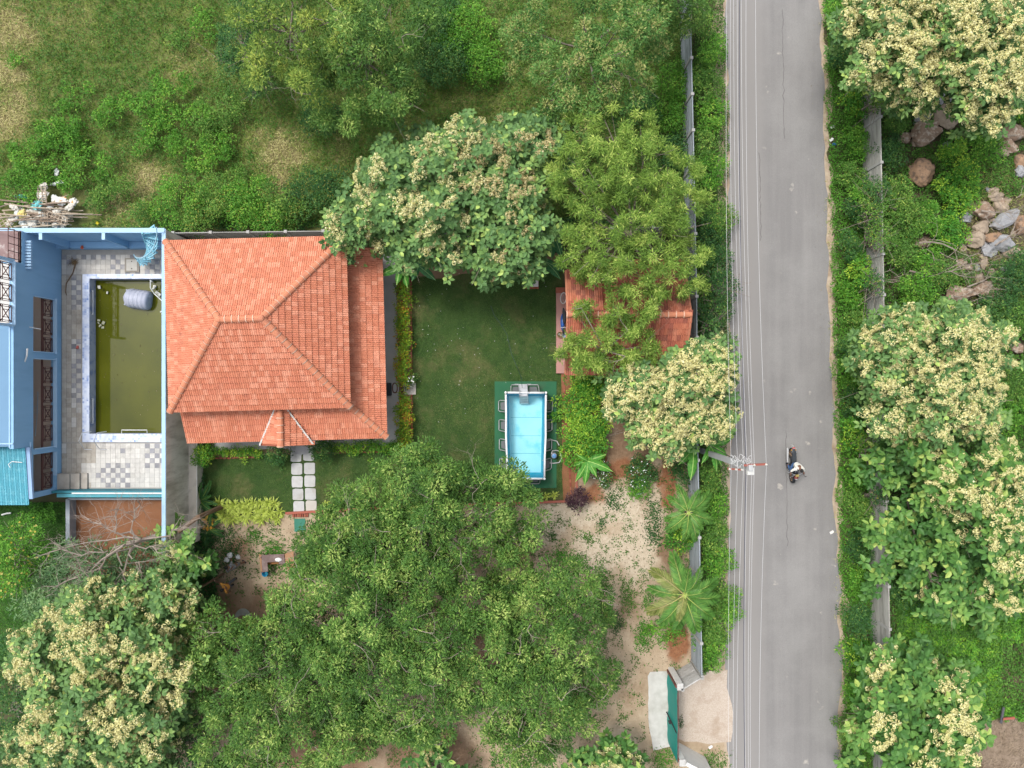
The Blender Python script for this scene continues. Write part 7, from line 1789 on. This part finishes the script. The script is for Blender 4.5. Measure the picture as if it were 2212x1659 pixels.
plant('round_shrub', 'dark clipped ball shrub left of the stepping stones', 'shrub', 'round', [(597, 980, 23)], .1, 1.1, None, 291, stems=True)
plant('round_shrub', 'dark clipped ball shrub right of the stepping stones', 'shrub', 'round', [(695, 971, 24)], .1, 1.1, None, 292, stems=True)
plant('shrub', 'small white flowering shrub at the side slab', 'shrub', 'round', [(884, 822, 13)], .1, .7, None, 293, petals=('petal_white', 14, .12), stems=True)
plant('shrub', 'purple black shrub at the corner of the lawn kerb', 'shrub', 'purple', [(1247, 1078, 23)], .1, 1.1, None, 294, stems=True)
plant('shrub', 'dark bush dotted with white blossoms below the flowering tree', 'shrub', 'dark', [(1388, 1018, 30)], .1, 1.1, None, 295, petals=('petal_white', 46, .075), stems=True)
plant('shrub', 'white blossomed bush tucked right of the banana plant', 'shrub', 'dark', [(1303, 1022, 22)], .1, .9, None, 296, petals=('petal_white', 60, .075), stems=True)
plant('shrub', 'fresh green bush just under the white dotted one', 'shrub', 'fresh', [(1382, 1050, 22)], .05, .6, None, 297)
plant('shrub', 'dark bush under the right banana leaves beside the fence', 'shrub', 'dark', [(1468, 1015, 28)], .1, 1.2, None, 298)
plant('shrub', 'yellow flecked bush between the two coconut palms', 'shrub', 'bright', [(1475, 1160, 30)], .1, 1.2, None, 299)
plant('shrub', 'feathery shrub at the foot of the larger palm', 'shrub', 'fresh', [(1450, 1345, 28), (1420, 1360, 18)], .2, 1.2, None, 300)
plant('shrub', 'tiny bright plant on the lawn edge by the pool legs', 'shrub', 'bright', [(1211, 893, 11)], .1, .6, None, 301)
plant('shrub', 'small yellow green weed by the pool pump', 'shrub', 'bright', [(1216, 966, 7)], .05, .4, None, 302)
plant('shrub', 'dark round bush beside the field tree shadow', 'shrub', 'dark', [(692, 250, 45)], .2, 2.0, None, 303, petals=('petal_yellow', 60, .07))
# lantana hedge behind the house fence
for i, (x, y, r, lab) in enumerate(((300, 470, 34, 'small westmost lantana bush behind the blue wall'), (390, 440, 52, 'yellow flecked lantana bush above the house roof west corner'), (460, 430, 55, 'yellow flecked lantana bush second from the west above the roof'), (535, 440, 55, 'middle lantana bush above the house roof'), (610, 445, 52, 'lantana bush above the roof right of the middle one'), (670, 420, 50, 'dark lantana bush next to the cream flowering tree'), (430, 475, 40, 'low lantana bush hard against the precast fence'), (580, 475, 42, 'second low lantana bush hard against the precast fence'), (720, 395, 40, 'lantana bush half under the cream flowering tree'))):
    plant('lantana_bush', lab, 'bush', 'dark' if i in (5, 8) else ('fresh' if i % 2 else 'weed'), [(x, y, r)], .2, 1.7, None, 310+i, hole=.24, rag=.4, group='lantana bushes behind the house fence', petals=('petal_yellow', 130, .05))
FB = [(345, 205, 60, 'bright weed bush in the middle of the field'), (400, 270, 62, 'bright weed bush left of the dark round bush'), (470, 250, 55, 'weed bush nearest the olive tree shade'), (330, 285, 45, 'weed bush above the straw patch'), (455, 330, 50, 'weed bush between the straw patches'), (120, 300, 55, 'weed bush in the left field'), (60, 350, 60, 'weed bush low at the left edge of the field'), (190, 360, 55, 'weed bush above the rubbish heap'), (240, 410, 45, 'weed bush right of the rubbish heap'), (440, 55, 32, 'pale weed bush at the top of the field'), (40, 128, 20, 'small round leaved plant in the dry grass'), (385, 85, 28, 'yellow green weed bush high in the field'), (60, 410, 40, 'weed bush left of the rubbish heap'), (540, 420, 34, 'weed bush between lantana and straw'), (500, 390, 38, 'weed bush right of the lower straw patch'), (250, 240, 40, 'grey green weed bush in the open field'), (160, 210, 36, 'weed bush in the upper left field'), (20, 420, 30, 'weed bush at the left edge by the poles')]
for i, (x, y, r, lab) in enumerate(FB):
    plant('weed_bush', lab, 'bush', ('fresh', 'weed', 'fresh')[(i*2) % 3 if i % 5 else 0], [(x, y, r*.75), (x+r*.6, y-r*.3, r*.5), (x-r*.5, y+r*.4, r*.5)], .05, .4+r*.009, None, 330+i, hole=.34, rag=.6, group='weed bushes in the field')
SB = [(1000, 60, 70, 'glossy green bush between the two top trees'), (960, 130, 60, 'dark bush at the right of the olive tree'), (1040, 130, 50, 'green bush left of the brown tipped tree'), (940, 30, 50, 'green bush at the top edge between trees'), (1440, 250, 45, 'bush between brown tipped tree and road fence'), (1455, 330, 40, 'bush beside the fence above the drooping tree'), (1460, 170, 40, 'bush along the fence below the top edge'), (1395, 240, 35, 'dark bush at the foot of the brown tipped tree')]
for i, (x, y, r, lab) in enumerate(SB):
    plant('bush', lab, 'bush', 'fresh' if i % 2 == 0 else 'dark', [(x, y, r)], .1, 1.4, None, 360+i, 'bushes under the top trees')
# ---- roadside bushes
rg = np.random.default_rng(8)
LS = [(1520, 40), (1535, 105), (1525, 175), (1540, 240), (1528, 300), (1535, 360), (1540, 500), (1555, 470), (1550, 560), (1565, 620), (1545, 670), (1550, 730), (1540, 1090), (1548, 1150), (1550, 1210), (1558, 1280), (1550, 1340), (1540, 1400), (1575, 1305), (1530, 1030)]
DW = ['top', 'second', 'third', 'fourth', 'fifth', 'sixth', 'seventh', 'eighth', 'ninth', 'tenth', 'eleventh', 'twelfth', 'thirteenth', 'fourteenth', 'fifteenth', 'sixteenth', 'seventeenth', 'eighteenth', 'nineteenth', 'lowest']
order = sorted(range(len(LS)), key=lambda k: LS[k][1])
for n_, k in enumerate(order):
    x, y = LS[k]
    plant('roadside_bush', '%s bush down the strip between fence and road' % DW[n_], 'bush', 'dark' if 480 < y < 760 else ('fresh' if n_ % 2 else 'weed'), [(x, y, 30+rg.uniform(-4, 8)), (x-6, y+24, 24)], .1, (2.4 if 560 < y < 740 else 1.4)+.3*rg.random(), None, 380+n_, 'bushes between fence and road', petals=('petal_yellow', 26, .05) if n_ % 3 == 0 else None)
RS = [(1815, 30), (1822, 120), (1840, 215), (1845, 300), (1840, 380), (1850, 445), (1865, 420), (1835, 520), (1855, 575), (1830, 625), (1850, 690), (1835, 745), (1830, 800), (1845, 860), (1840, 930), (1850, 1010), (1850, 1090), (1850, 1170), (1848, 1250), (1850, 1330), (1850, 1410), (1840, 1490), (1838, 1570), (1835, 1640)]
for n_, (x, y) in enumerate(RS):
    plant('verge_bush', 'bush %s down the green verge right of the road' % (['at the top', 'second', 'third', 'fourth', 'fifth', 'sixth', 'seventh', 'eighth', 'ninth', 'tenth', 'eleventh', 'twelfth', 'thirteenth', 'fourteenth', 'fifteenth', 'sixteenth', 'seventeenth', 'eighteenth', 'nineteenth', 'twentieth', 'twenty-first', 'twenty-second', 'twenty-third', 'last'][n_]), 'bush', ('fresh', 'dark', 'weed', 'fresh', 'bright', 'dark')[(n_*5) % 6], [(x, y, 26+rg.uniform(-3, 6)), (x+8, y+22, 24)], .05, .7+1.1*rg.random(), None, 410+n_, 'bushes on the green verge', petals=('petal_yellow', 20, .05) if n_ % 4 == 1 else None)
for i, (x, y, r, lab) in enumerate(((1898, 215, 30, 'climber heaped on the far fence below the top right tree'), (1890, 415, 32, 'upper climber smothering the far fence beside the egg shaped boulder'), (1892, 465, 36, 'middle climber smothering the far fence beside the dark shrubs'), (1898, 512, 30, 'lower climber smothering the far fence beside the dark shrubs'), (1888, 606, 22, 'small climber crossing the far fence under the dry branch'), (1890, 752, 26, 'climber on the far fence just above the middle flowering tree'), (1880, 960, 26, 'climber on the far fence below the middle flowering tree'), (1900, 1075, 22, 'small climber on the far fence beside the leafy tree'))):
    plant('climber', lab, 'climber', ('weed', 'dark', 'weed')[i % 3], [(x, y, r), (x+10, y+12, r*.7)], .2, 2.5, None, 440+i, 'climbers on the far fence', petals=('petal_yellow', 40, .05))
RP = [(1920, 330, 40, 'dark', 1.6, 'dark bush behind the far fence near the big boulder'), (1935, 420, 45, 'weed', 1.8, 'yellow dotted bush left of the egg shaped boulder'), (1950, 470, 50, 'weed', 1.8, 'yellow dotted bush below the egg shaped boulder'), (2000, 470, 40, 'fresh', 1.4, 'bright bush below the egg shaped boulder'), (2060, 330, 34, 'bright', 1.2, 'yellow green creeper mound above the rock pile'), (2080, 370, 36, 'bright', 1.2, 'yellow green creeper mound left of the rock pile'), (2050, 410, 36, 'bright', 1.2, 'lower mound of the yellow green creeper'), (1985, 620, 50, 'fresh', 1.6, 'fresh bush above the middle flowering tree'), (2040, 590, 40, 'weed', 1.4, 'bush between the twigs and the fence'), (1955, 680, 40, 'weed', 1.4, 'bush at the shoulder of the middle flowering tree'), (2200, 590, 60, 'dark', 1.8, 'dark bush at the right edge below the rocks'), (2160, 660, 50, 'dark', 1.6, 'dark bush right of the flat boulder'), (2195, 690, 45, 'weed', 1.5, 'bush above the brown rock at the right edge'), (2130, 320, 40, 'fresh', 1.3, 'blue green bush left of the right edge boulders'), (2180, 830, 50, 'weed', 1.6, 'pale bush right of the middle flowering tree'), (2190, 900, 50, 'fresh', 1.6, 'fresh bush right of the middle flowering tree'), (1935, 255, 36, 'weed', 1.4, 'bush by the fence below the top right tree'), (1950, 1290, 40, 'dark', 1.4, 'dark bush behind the far fence low down'), (2080, 430, 40, 'bright', 1.0, 'creeper patch beside the rock pile'), (2050, 500, 42, 'bright', 1.0, 'lime green creeper patch left of the tan rocks'), (2000, 560, 36, 'fresh', 1.2, 'bush over the low brown rock'), (2195, 220, 40, 'bright', 1.6, 'light bush at the right edge below the top tree'), (1940, 540, 42, 'weed', 1.5, 'bush behind the fence left of the tangle')]
for i, (x, y, r, kd, z, lab) in enumerate(RP):
    plant('bush', lab, 'bush', kd, [(x, y, r*.85), (x+r*.4, y+r*.3, r*.5)], .1, z, None, 450+i, 'bushes in the rocky plot', petals=('petal_yellow', 50, .05) if i in (1, 2, 8) else None)
for i, (x, y, dx, L, lab) in enumerate(((1985, 525, 1, 1.9, 'long dry branch lying across the tan rocks'), (1965, 585, 1, 2.1, 'long dry branch below the rock pile'), (2060, 640, 1, 1.2, 'tangle of dry twigs on the flat boulder'), (2120, 455, .3, 1.0, 'ball of dry twigs on the brown boulder'), (2090, 620, .6, 1.3, 'spray of bare twigs above the flat boulder'), (2150, 530, .6, 1.2, 'bare twigs over the split grey block'), (1890, 610, 1, .9, 'leaning dead stem by the far fence'))):
    sg = []
    r2 = np.random.default_rng(500+i); p = V(x, y, .9)
    grow(p, (dx, r2.normal(0, .15), .05), L, .05, 3, sg, r2, .5, (2, 3), .7, .02)
    for _ in range(5): grow(p+Vector((r2.uniform(0, 2.2), r2.normal(0, .4), r2.normal(.1, .1))), (dx, r2.normal(0, .8), .1), L*.6, .018, 2, sg, r2, .6, (1, 3), .7, .02)
    v, f = seg_tubes(sg, 4); o_ = link('dry_branch', mesh_np('dry_branch', v, f, np.full(len(f), .5)), M_TWIG); tag(o_, lab, 'branch')

# ---- bananas, palms, cycad, striped plants
def banana_leaf(seed, L=1.7, W=.5):
    rg = np.random.default_rng(seed); b = MB(); n = 14
    rows = []
    for i in range(n+1):
        t = i/n; wd = W*.5*math.sin(math.pi*min(1, .08+t*.95))**.6*(1 if t < .97 else .4)
        x = L*t*(1-.12*t); z = .32*L*(t*.9-t*t*1.25)
        tear = 1-.22*(rg.random() < .35)*rg.random()
        rows.append([(x-.05, -wd*tear, z-wd*.22), (x, -wd*.5, z-.0), (x, -.018, z+.012), (x, .018, z+.012), (x, wd*.5, z), (x-.05, wd*(1-.22*(rg.random() < .35)*rg.random()), z-wd*.22)])
    for i in range(n):
        for j in range(5):
            b.tint = .95 if j == 2 else .45+.2*((i*7+j*3) % 5)/5; b.add([rows[i][j], rows[i+1][j], rows[i+1][j+1], rows[i][j+1]], [(0, 1, 2, 3)])
    return b.mesh('banana_leaf')
leaf_mat('leaf_banana', [(0, (.02, .08, .015)), (.45, (.045, .15, .02)), (.75, (.1, .23, .035)), (1, (.32, .4, .12))], vary=.2)
leaf_mat('leaf_banana_dark', [(0, (.015, .055, .022)), (.45, (.028, .095, .035)), (.75, (.06, .15, .05)), (1, (.2, .28, .12))], vary=.2)
BL = {}
for m_ in ('leaf_banana', 'leaf_banana_dark'):
    BL[m_] = []
    for s_ in range(3): me = banana_leaf(s_); me.materials.append(MATS[m_]); BL[m_].append(me)
def banana(lab, x, y, leaves, mname, h=1.9, seed=0):
    rg = np.random.default_rng(seed); base = V(x, y, h); t = thing('banana_plant', lab, 'banana plant', (base.x, base.y, 0))
    b = MB(); b.tube([(0, 0, 0), (.02, .01, h*.6), (0, 0, h)], [.13, .1, .05], 8); b.build('stem', M_STEM, t)
    for az, sc in leaves:
        o_ = bpy.data.objects.new('banana_leaf', BL[mname][int(rg.integers(0, 3))]); COL.objects.link(o_); o_.parent = t
        o_.location = (0, 0, h-.05+rg.uniform(-.1, .1)); o_.rotation_euler = (rg.normal(0, .2), R_(-12+rg.normal(0, 9)), R_(az)); o_.scale = (sc, sc*rg.uniform(.9, 1.15), sc)
banana('light green banana plant at the roof corner beside the lawn', 868, 575, [(258, .75), (285, .8), (205, .9), (120, .9), (60, .8), (330, .8)], 'leaf_banana', 2.2, 1)
banana('dark banana plant under the cream flowering tree at the lawn edge', 905, 575, [(200, .95), (20, .85), (320, .8), (100, .9), (150, .9), (245, .6)], 'leaf_banana_dark', 2.1, 2)
banana('dark banana plant at the upper right corner of the lawn', 1170, 560, [(330, .95), (315, 1.0), (200, .7), (80, .8), (130, .9)], 'leaf_banana_dark', 2.0, 3)
banana('banana plant with dark trailing leaves behind the lawn near the fence', 1195, 505, [(265, .9), (290, .9), (20, .7), (120, .8)], 'leaf_banana_dark', 2.4, 4)
banana('banana plant at the foot of the bright shrub row', 1270, 996, [(262, .88), (238, .88), (300, .65), (340, .95), (20, .7), (200, .55), (150, .5)], 'leaf_banana', 1.5, 5)
banana('banana plant right of the tan flowering tree by the power pole', 1535, 962, [(285, .95), (300, .9), (330, .7), (15, .9), (140, .7), (240, .8)], 'leaf_banana', 2.2, 6)
banana('banana plant with hanging leaf beside the road fence', 1497, 968, [(262, 1.15), (230, .8), (60, .6), (150, .7)], 'leaf_banana', 2.0, 7)
banana('banana plant hidden under the tan flowering tree', 1430, 935, [(255, .9), (215, .9), (300, .7), (350, .6)], 'leaf_banana_dark', 1.9, 8)
def frond_mesh(seed, L=2.3, n=60, ll=.62):
    rg = np.random.default_rng(seed); b = MB()
    cur = [(L*t*(1-.1*t*t), 0, L*(.32*t-.62*t*t)) for t in np.linspace(0, 1, 14)]
    b.tint = .95; b.tube(cur, [.03*(1-.85*i/13) for i in range(14)], 5)
    for i in range(n):
        t = .12+.88*i/n; x = L*t*(1-.1*t*t); z = L*(.32*t-.62*t*t); l_ = ll*math.sin(math.pi*(.2+.72*t))**.7
        for s_ in (-1, 1):
            a = R_(62-34*t+rg.normal(0, 4)); d = Vector((math.cos(a), s_*math.sin(a), -.22+rg.normal(0, .08))).normalized(); p = Vector((x, 0, z)); wv = Vector((math.sin(a)*-s_, math.cos(a), 0))*.036
            m_ = p+d*l_*.5; e = p+d*l_+Vector((0, 0, -.13*l_)); b.tint = float(np.clip(rg.normal(.42, .14), 0, .85))
            b.add([p-wv*.4, m_-wv, e, m_+wv], [(0, 1, 2, 3)])
    return b.mesh('frond')
leaf_mat('leaf_palm', [(0, (.03, .075, .016)), (.4, (.065, .145, .026)), (.75, (.14, .22, .045)), (1, (.36, .38, .1))], vary=.15)
leaf_mat('leaf_palm_old', [(0, (.07, .08, .02)), (.4, (.14, .15, .04)), (.75, (.26, .22, .08)), (1, (.38, .3, .12))], vary=.15)
FM = []
for s_ in range(4): me = frond_mesh(s_); me.materials.append(MATS['leaf_palm' if s_ < 3 else 'leaf_palm_old']); FM.append(me)
def palm(lab, x, y, h, fr, seed):
    rg = np.random.default_rng(seed); base = V(x, y, h); t = thing('coconut_palm', lab, 'palm', (base.x, base.y, 0))
    b = MB(); b.tube([(0, 0, 0), (.03, .02, h*.5), (0, 0, h)], [.16, .12, .1], 9); b.build('trunk', M_BARK, t)
    for az, sc, tilt in fr:
        o_ = bpy.data.objects.new('frond', FM[3 if rg.random() < .18 else int(rg.integers(0, 3))]); COL.objects.link(o_); o_.parent = t
        o_.location = (0, 0, h); o_.rotation_euler = (rg.normal(0, .15), R_(-tilt), R_(az)); o_.scale = (sc, sc, sc)
palm('smaller coconut palm leaning over the precast fence', 1487, 1107, 2.4, [(110, .68, 10), (140, .6, 5), (40, .72, 10), (20, .6, 0), (340, .75, -5), (290, .8, 0), (265, .68, 5), (225, .72, 0), (200, .6, -5), (75, .6, 30), (310, .5, 25)], 1)
palm('larger coconut palm beside the sandy yard fence', 1478, 1285, 2.8, [(105, 1.0, 5), (140, .95, 0), (175, .85, -5), (210, 1.0, 0), (235, .95, 5), (265, 1.0, -5), (290, 1.1, 0), (320, .95, 5), (350, .95, 0), (20, .9, 5), (55, .75, 20), (90, .7, 35), (250, .6, 30), (15, .6, 35)], 2)
t = thing('cycad', 'dark feathery cycad like plant at the left end of the lawn', 'cycad', V(438, 1080, 0)); me = frond_mesh(9, 1.3, 26, .26); me.materials.append(MATS['leaf_dark'])
rg = np.random.default_rng(3)
for k in range(13):
    o_ = bpy.data.objects.new('frond', me); COL.objects.link(o_); o_.parent = t; o_.location = (0, 0, .3); sc = rg.uniform(.75, 1.15); o_.scale = (sc,)*3; o_.rotation_euler = (rg.normal(0, .15), R_(-25+rg.normal(0, 10)), k*6.28/13+rg.normal(0, .15))
b = MB(); b.tube([(0, 0, 0), (0, 0, .35)], .1, 8); b.build('stem', M_BARKB, t)
for i, (x, y, lab) in enumerate(((455, 1140, 'dark fan palm under the sapling by the boundary wall'), (418, 1165, 'dark fern like plant beside the boundary wall'), (425, 1240, 'dark fern like plant below the sapling'))):
    t = thing('fern', lab, 'fern', V(x, y, 0))
    for k in range(11):
        o_ = bpy.data.objects.new('frond', me); COL.objects.link(o_); o_.parent = t; o_.location = (0, 0, .25); sc = rg.uniform(.6, .9); o_.scale = (sc,)*3; o_.rotation_euler = (rg.normal(0, .15), R_(-20+rg.normal(0, 10)), k*6.28/11+rg.normal(0, .2))
def rosette(seed, n=34, L=.5, w=.055):
    rg = np.random.default_rng(seed); az = rg.uniform(0, 6.28, n); el = rg.uniform(.1, 1.2, n)
    parts = []
    for i in range(n):
        d = np.array([math.cos(az[i])*math.cos(el[i]), math.sin(az[i])*math.cos(el[i]), math.sin(el[i])]); l_ = L*rg.uniform(.7, 1.2); dr = np.array([0, 0, -.3*l_*math.cos(el[i])])
        sd_ = np.cross(d, [0, 0, 1.0]); sd_ = sd_/np.linalg.norm(sd_)
        p0 = d*.03; p1 = d*l_*.55; p2 = d*l_+dr
        for k, (o0, o1, tn) in enumerate(((-1, -.35, .85), (-.35, .35, .25), (.35, 1, .8))):
            ww = w*.5
            parts.append((np.array([p0+sd_*ww*.6*o0, p0+sd_*ww*.6*o1, p1+sd_*ww*o1, p1+sd_*ww*o0]), np.array([(0, 1, 2, 3)]), np.array([tn*rg.uniform(.85, 1.1)])))
            parts.append((np.array([p1+sd_*ww*o0, p1+sd_*ww*o1, p2+sd_*.002*o1, p2+sd_*.002*o0]), np.array([(0, 1, 2, 3)]), np.array([tn*rg.uniform(.85, 1.1)])))
    v, f, tt = merge(parts); me = mesh_np('striped_leaves', v, f, np.clip(tt, 0, 1)); me.materials.append(MATS['leaf_stripe']); return me
RM = [rosette(s_) for s_ in range(4)]
n_ = 0
for r_, row in enumerate((range(476, 608, 15), range(482, 612, 15), range(470, 600, 16))):
    for x in row:
        p = V(x+random.uniform(-3, 3), (1090, 1104, 1117)[r_]+random.uniform(-3, 3), 0)
        t = thing('striped_plant', 'yellow striped spiky plant massed in the row along the lawn kerb', 'striped plant', p, random.uniform(0, 6.28), 'yellow striped plants along the lawn kerb')
        o_ = bpy.data.objects.new('leaves', RM[n_ % 4]); COL.objects.link(o_); o_.parent = t; s_ = random.uniform(.85, 1.2); o_.scale = (s_, s_, s_); n_ += 1
for x, y, lab in ((1197, 1070, 'lone yellow striped plant inside the lawn kerb below the pool mat'), (1180, 1072, 'striped plant left of the lone one below the pool mat'), (705, 1090, 'striped plant right of the last stepping stone'), (730, 1088, 'striped plant under the first tree twigs by the kerb')):
    t = thing('striped_plant', lab, 'striped plant', V(x, y)); o_ = bpy.data.objects.new('leaves', RM[1]); COL.objects.link(o_); o_.parent = t; o_.scale = (.75, .75, .75)
t = thing('orange_croton', 'orange leaved croton at the end of the striped plant row', 'croton', V(452, 1128)); v, f, tt = leaf_clumps(np.array([[0, 0, .35], [.12, -.1, .25], [-.1, .1, .25], [.05, .15, .3]]), dict(n=22, R=.2, l=.26, w=.1, droop=0, flat=.7, T=T_OVATE, tv=.6), np.random.default_rng(3)); link('foliage', mesh_np('foliage', v, f, tt), MATS['leaf_orange'], t)
b = MB(); b.tube([(0, 0, 0), (0, 0, .3)], .025, 6); b.build('stem', M_STEM, t)

# ---- ground cover
HEAP = [(0, 395), (190, 410), (215, 470), (160, 494), (0, 494)]
FIELD = [(-70, -70), (1494, -70), (1500, 484), (355, 492), (-70, 492)]
dry_t = lambda gx, gy: dryness(gx, gy)
cover('field_grass', 'rough grass and weeds of the open field', None, FIELD, 'leaf_grass', 210, .27, .03, (.0, .2), 600, T_GRASS, avoid=(HEAP,), tint=(.1, .62), upright=.5, dry=dry_t)
cover('field_weeds', 'leafy weeds creeping through the field grass', None, FIELD, 'leaf_weed', 230, .11, .055, (.05, .45), 601, avoid=(HEAP,), clump=.44, thin=lambda gx, gy: np.clip(1.1-dryness(gx, gy)*1.5, .03, 1))
LAWN1 = [(415, 966), (884, 976), (890, 590), (1206, 575), (1210, 800), (1230, 990), (1234, 1080), (690, 1104), (415, 1116)]
STEPS = [(626, 972), (684, 970), (690, 1110), (630, 1110)]
MATP = [(1067, 822), (1204, 822), (1204, 1056), (1067, 1056)]
def lawn_tint(gx, gy):
    d = np.zeros_like(gx)
    for x, y, r, a in ((1010, 850, 90, .55), (960, 900, 60, .4), (1040, 900, 60, .45), (740, 1040, 60, .4), (500, 1050, 40, .25), (900, 600, 20, .5), (1160, 815, 60, .35), (800, 1030, 50, .3)): d = np.maximum(d, a*np.exp(-((gx-x)**2+(gy-y)**2)/(r*r)))
    return d+(fnoise(gx/9, gy/9, 5)-.45)*.9
cover('lawn_grass', 'short mown turf of the lawn', None, LAWN1, 'leaf_lawn', 700, .075, .02, (.0, .03), 602, T_GRASS, avoid=(STEPS, MATP), upright=.6, dry=lawn_tint, tint=(.1, .7))
cover('lawn_petals', 'scattered pale petals on the lawn', None, [(890, 580), (1206, 580), (1206, 815), (890, 950)], 'petal_white', 1.1, .055, .035, (.05, .08), 603, upright=0)
cover('corner_lawn_grass', 'bright lawn grass in the left neighbour garden', None, [(-60, 1085), (142, 1085), (140, 1300), (80, 1420), (-60, 1420)], 'leaf_bright', 420, .1, .025, (.0, .04), 604, T_GRASS, upright=.6)
YARD = [(420, 1125), (700, 1105), (1240, 1090), (1330, 1010), (1430, 1000), (1500, 1180), (1505, 1440), (1440, 1445), (1390, 1460), (1400, 1620), (1300, 1700), (400, 1700)]
cover('yard_weeds', 'small weeds dotting the sandy yard', None, YARD, 'leaf_weed', 260, .09, .05, (.0, .12), 605, clump=.63, tint=(.0, .5))
cover('yard_litter', 'dry leaf litter scattered over the sandy yard', None, YARD+[(1560, 1600)], 'leaf_brown', 22, .07, .04, (.01, .025), 606, upright=0) if leaf_mat('leaf_brown', [(0, (.05, .035, .02)), (.5, (.12, .085, .05)), (1, (.22, .17, .1))]) else None
for i, (x, y, rx, ry) in enumerate(((1327, 1078, 26, 34), (1215, 1205, 42, 28), (1250, 1215, 30, 22), (1412, 1130, 26, 70), (1388, 1375, 22, 42), (1355, 1290, 22, 46), (480, 1190, 48, 60), (590, 1200, 34, 44), (1300, 1255, 28, 38), (1192, 1160, 14, 14), (1435, 1640, 40, 34), (1540, 1655, 42, 40), (1330, 1345, 20, 30), (1400, 1300, 16, 26), (1270, 1160, 14, 14), (1300, 1130, 12, 14), (550, 1160, 24, 20), (640, 1180, 18, 20), (1470, 1560, 10, 16))):
    cover('grass_tuft', 'thicker patch of grass and weeds on the sand', None, [(x-rx*1.6, y-ry*1.6), (x+rx*1.6, y-ry*1.6), (x+rx*1.6, y+ry*1.6), (x-rx*1.6, y+ry*1.6)], ('leaf_dark', 'leaf_bright', 'leaf_weed')[i % 3], 620, .1, .045, (.0, .14), 620+i, thin=lambda gx, gy: np.clip(1.5*np.exp(-1.5*(((gx-x)/rx)**2+((gy-y)/ry)**2))-.2-1.1*(1-fnoise(gx/6, gy/6, i))+.45, 0, 1))
LV = [(1508, -60), (1562, -60), (1566, 60), (1574, 420), (1577, 760), (1572, 960), (1572, 1200), (1568, 1400), (1530, 1452), (1518, 1460), (1512, 1100), (1506, 700), (1496, 250)]
cover('roadside_growth', 'tangled green growth between the fence and the road', None, LV, 'leaf_weed', 420, .1, .052, (.05, .7), 640)
RV = [(1775, -60), (1786, 150), (1790, 420), (1800, 700), (1808, 1000), (1815, 1300), (1822, 1450), (1816, 1700), (1916, 1700), (1908, 1000), (1898, 300), (1892, -60)]
cover('verge_growth', 'dense green creepers on the verge right of the road', None, RV, 'leaf_fresh', 400, .1, .056, (.03, .45), 641)
cover('verge_grass', 'dry brown grass fringe along the right road edge', None, [(1768, -60), (1792, -60), (1800, 430), (1812, 900), (1826, 1400), (1822, 1700), (1808, 1700), (1808, 1300), (1795, 800), (1782, 300)], 'leaf_grass', 90, .2, .02, (.0, .1), 642, T_GRASS, tint=(.5, 1), clump=.5)
PLOT = [(1900, -70), (2290, -70), (2290, 1720), (1928, 1720), (1920, 1300), (1910, 700)]
ROCKY = [(2080, 430), (2230, 420), (2230, 560), (2160, 570), (2080, 545)]
def rock_gap(gx, gy):
    k = np.ones_like(gx)
    for q_ in BO+SM: k = np.where(((gx-q_[0])/(q_[2]*.55))**2+((gy-q_[1])/(q_[3]*.6))**2 < 1, 0, k)
    return k
cover('plot_growth', 'rank undergrowth filling the rocky plot', None, PLOT, 'leaf_weed', 290, .14, .075, (.05, .6), 643, thin=rock_gap, avoid=(ROCKY, [(2100, 1550), (2260, 1550), (2260, 1690), (2100, 1690)]), clump=.3)
cover('plot_creeper', 'bright low creeper carpet at the lower right', None, [(1935, 1300), (2230, 1290), (2230, 1560), (2090, 1560), (2050, 1450), (1940, 1390)], 'leaf_bright', 420, .14, .09, (.1, .4), 644, avoid=([(2165, 1395), (2230, 1380), (2230, 1540), (2160, 1500)],), tint=(.4, .85), upright=.1)
cover('rock_grass', 'thin pale grass among the rocks', None, [(2050, 350), (2230, 350), (2230, 700), (2060, 700)], 'leaf_grass', 90, .28, .025, (.05, .4), 645, T_GRASS, tint=(.3, .95), upright=.6)
cover('fence_foot_growth', 'dark growth at the foot of the house fence', None, [(360, 480), (1500, 470), (1500, 492), (360, 496)], 'leaf_dark', 260, .14, .07, (.05, .9), 646)
cover('wall_foot_growth', 'dark plants along the foot of the boundary wall', None, [(410, 990), (432, 990), (440, 1110), (470, 1230), (470, 1330), (380, 1330), (400, 1120)], 'leaf_dark', 330, .16, .07, (.05, .6), 647)
cover('court_growth', 'green plants beside the terrace foot', None, [(60, 1085), (120, 1085), (120, 1130), (60, 1120)], 'leaf_fresh', 420, .12, .07, (.1, .9), 648)
cover('floating_scum', 'leaf bits and scum drifting on the green pool', None, [(206, 606), (350, 606), (350, 936), (206, 936)], 'leaf_brown', 5, .07, .05, (.078, .08), 650, upright=0, tint=(.2, 1), clump=.45)
cover('road_grit', 'dry leaves and grit along the road edges', None, [(1568, -20), (1592, -20), (1598, 900), (1594, 1660), (1570, 1660), (1574, 900)], 'leaf_brown', 14, .05, .03, (.014, .02), 651, upright=0, tint=(.3, 1))
cover('road_grit', 'dry leaves and grit along the road edges', None, [(1765, -20), (1745, -20), (1775, 900), (1795, 1660), (1812, 1660), (1798, 900)], 'leaf_brown', 14, .05, .03, (.014, .02), 652, upright=0, tint=(.3, 1))
cover('palm_bed_growth', 'low plants in the brown bed below the palms', None, [(1430, 1060), (1505, 1060), (1510, 1260), (1450, 1260)], 'leaf_fresh', 150, .13, .06, (.02, .3), 649, clump=.45)
print('objects', len(bpy.data.objects), 'tris', sum(len(m_.polygons) for m_ in bpy.data.meshes))
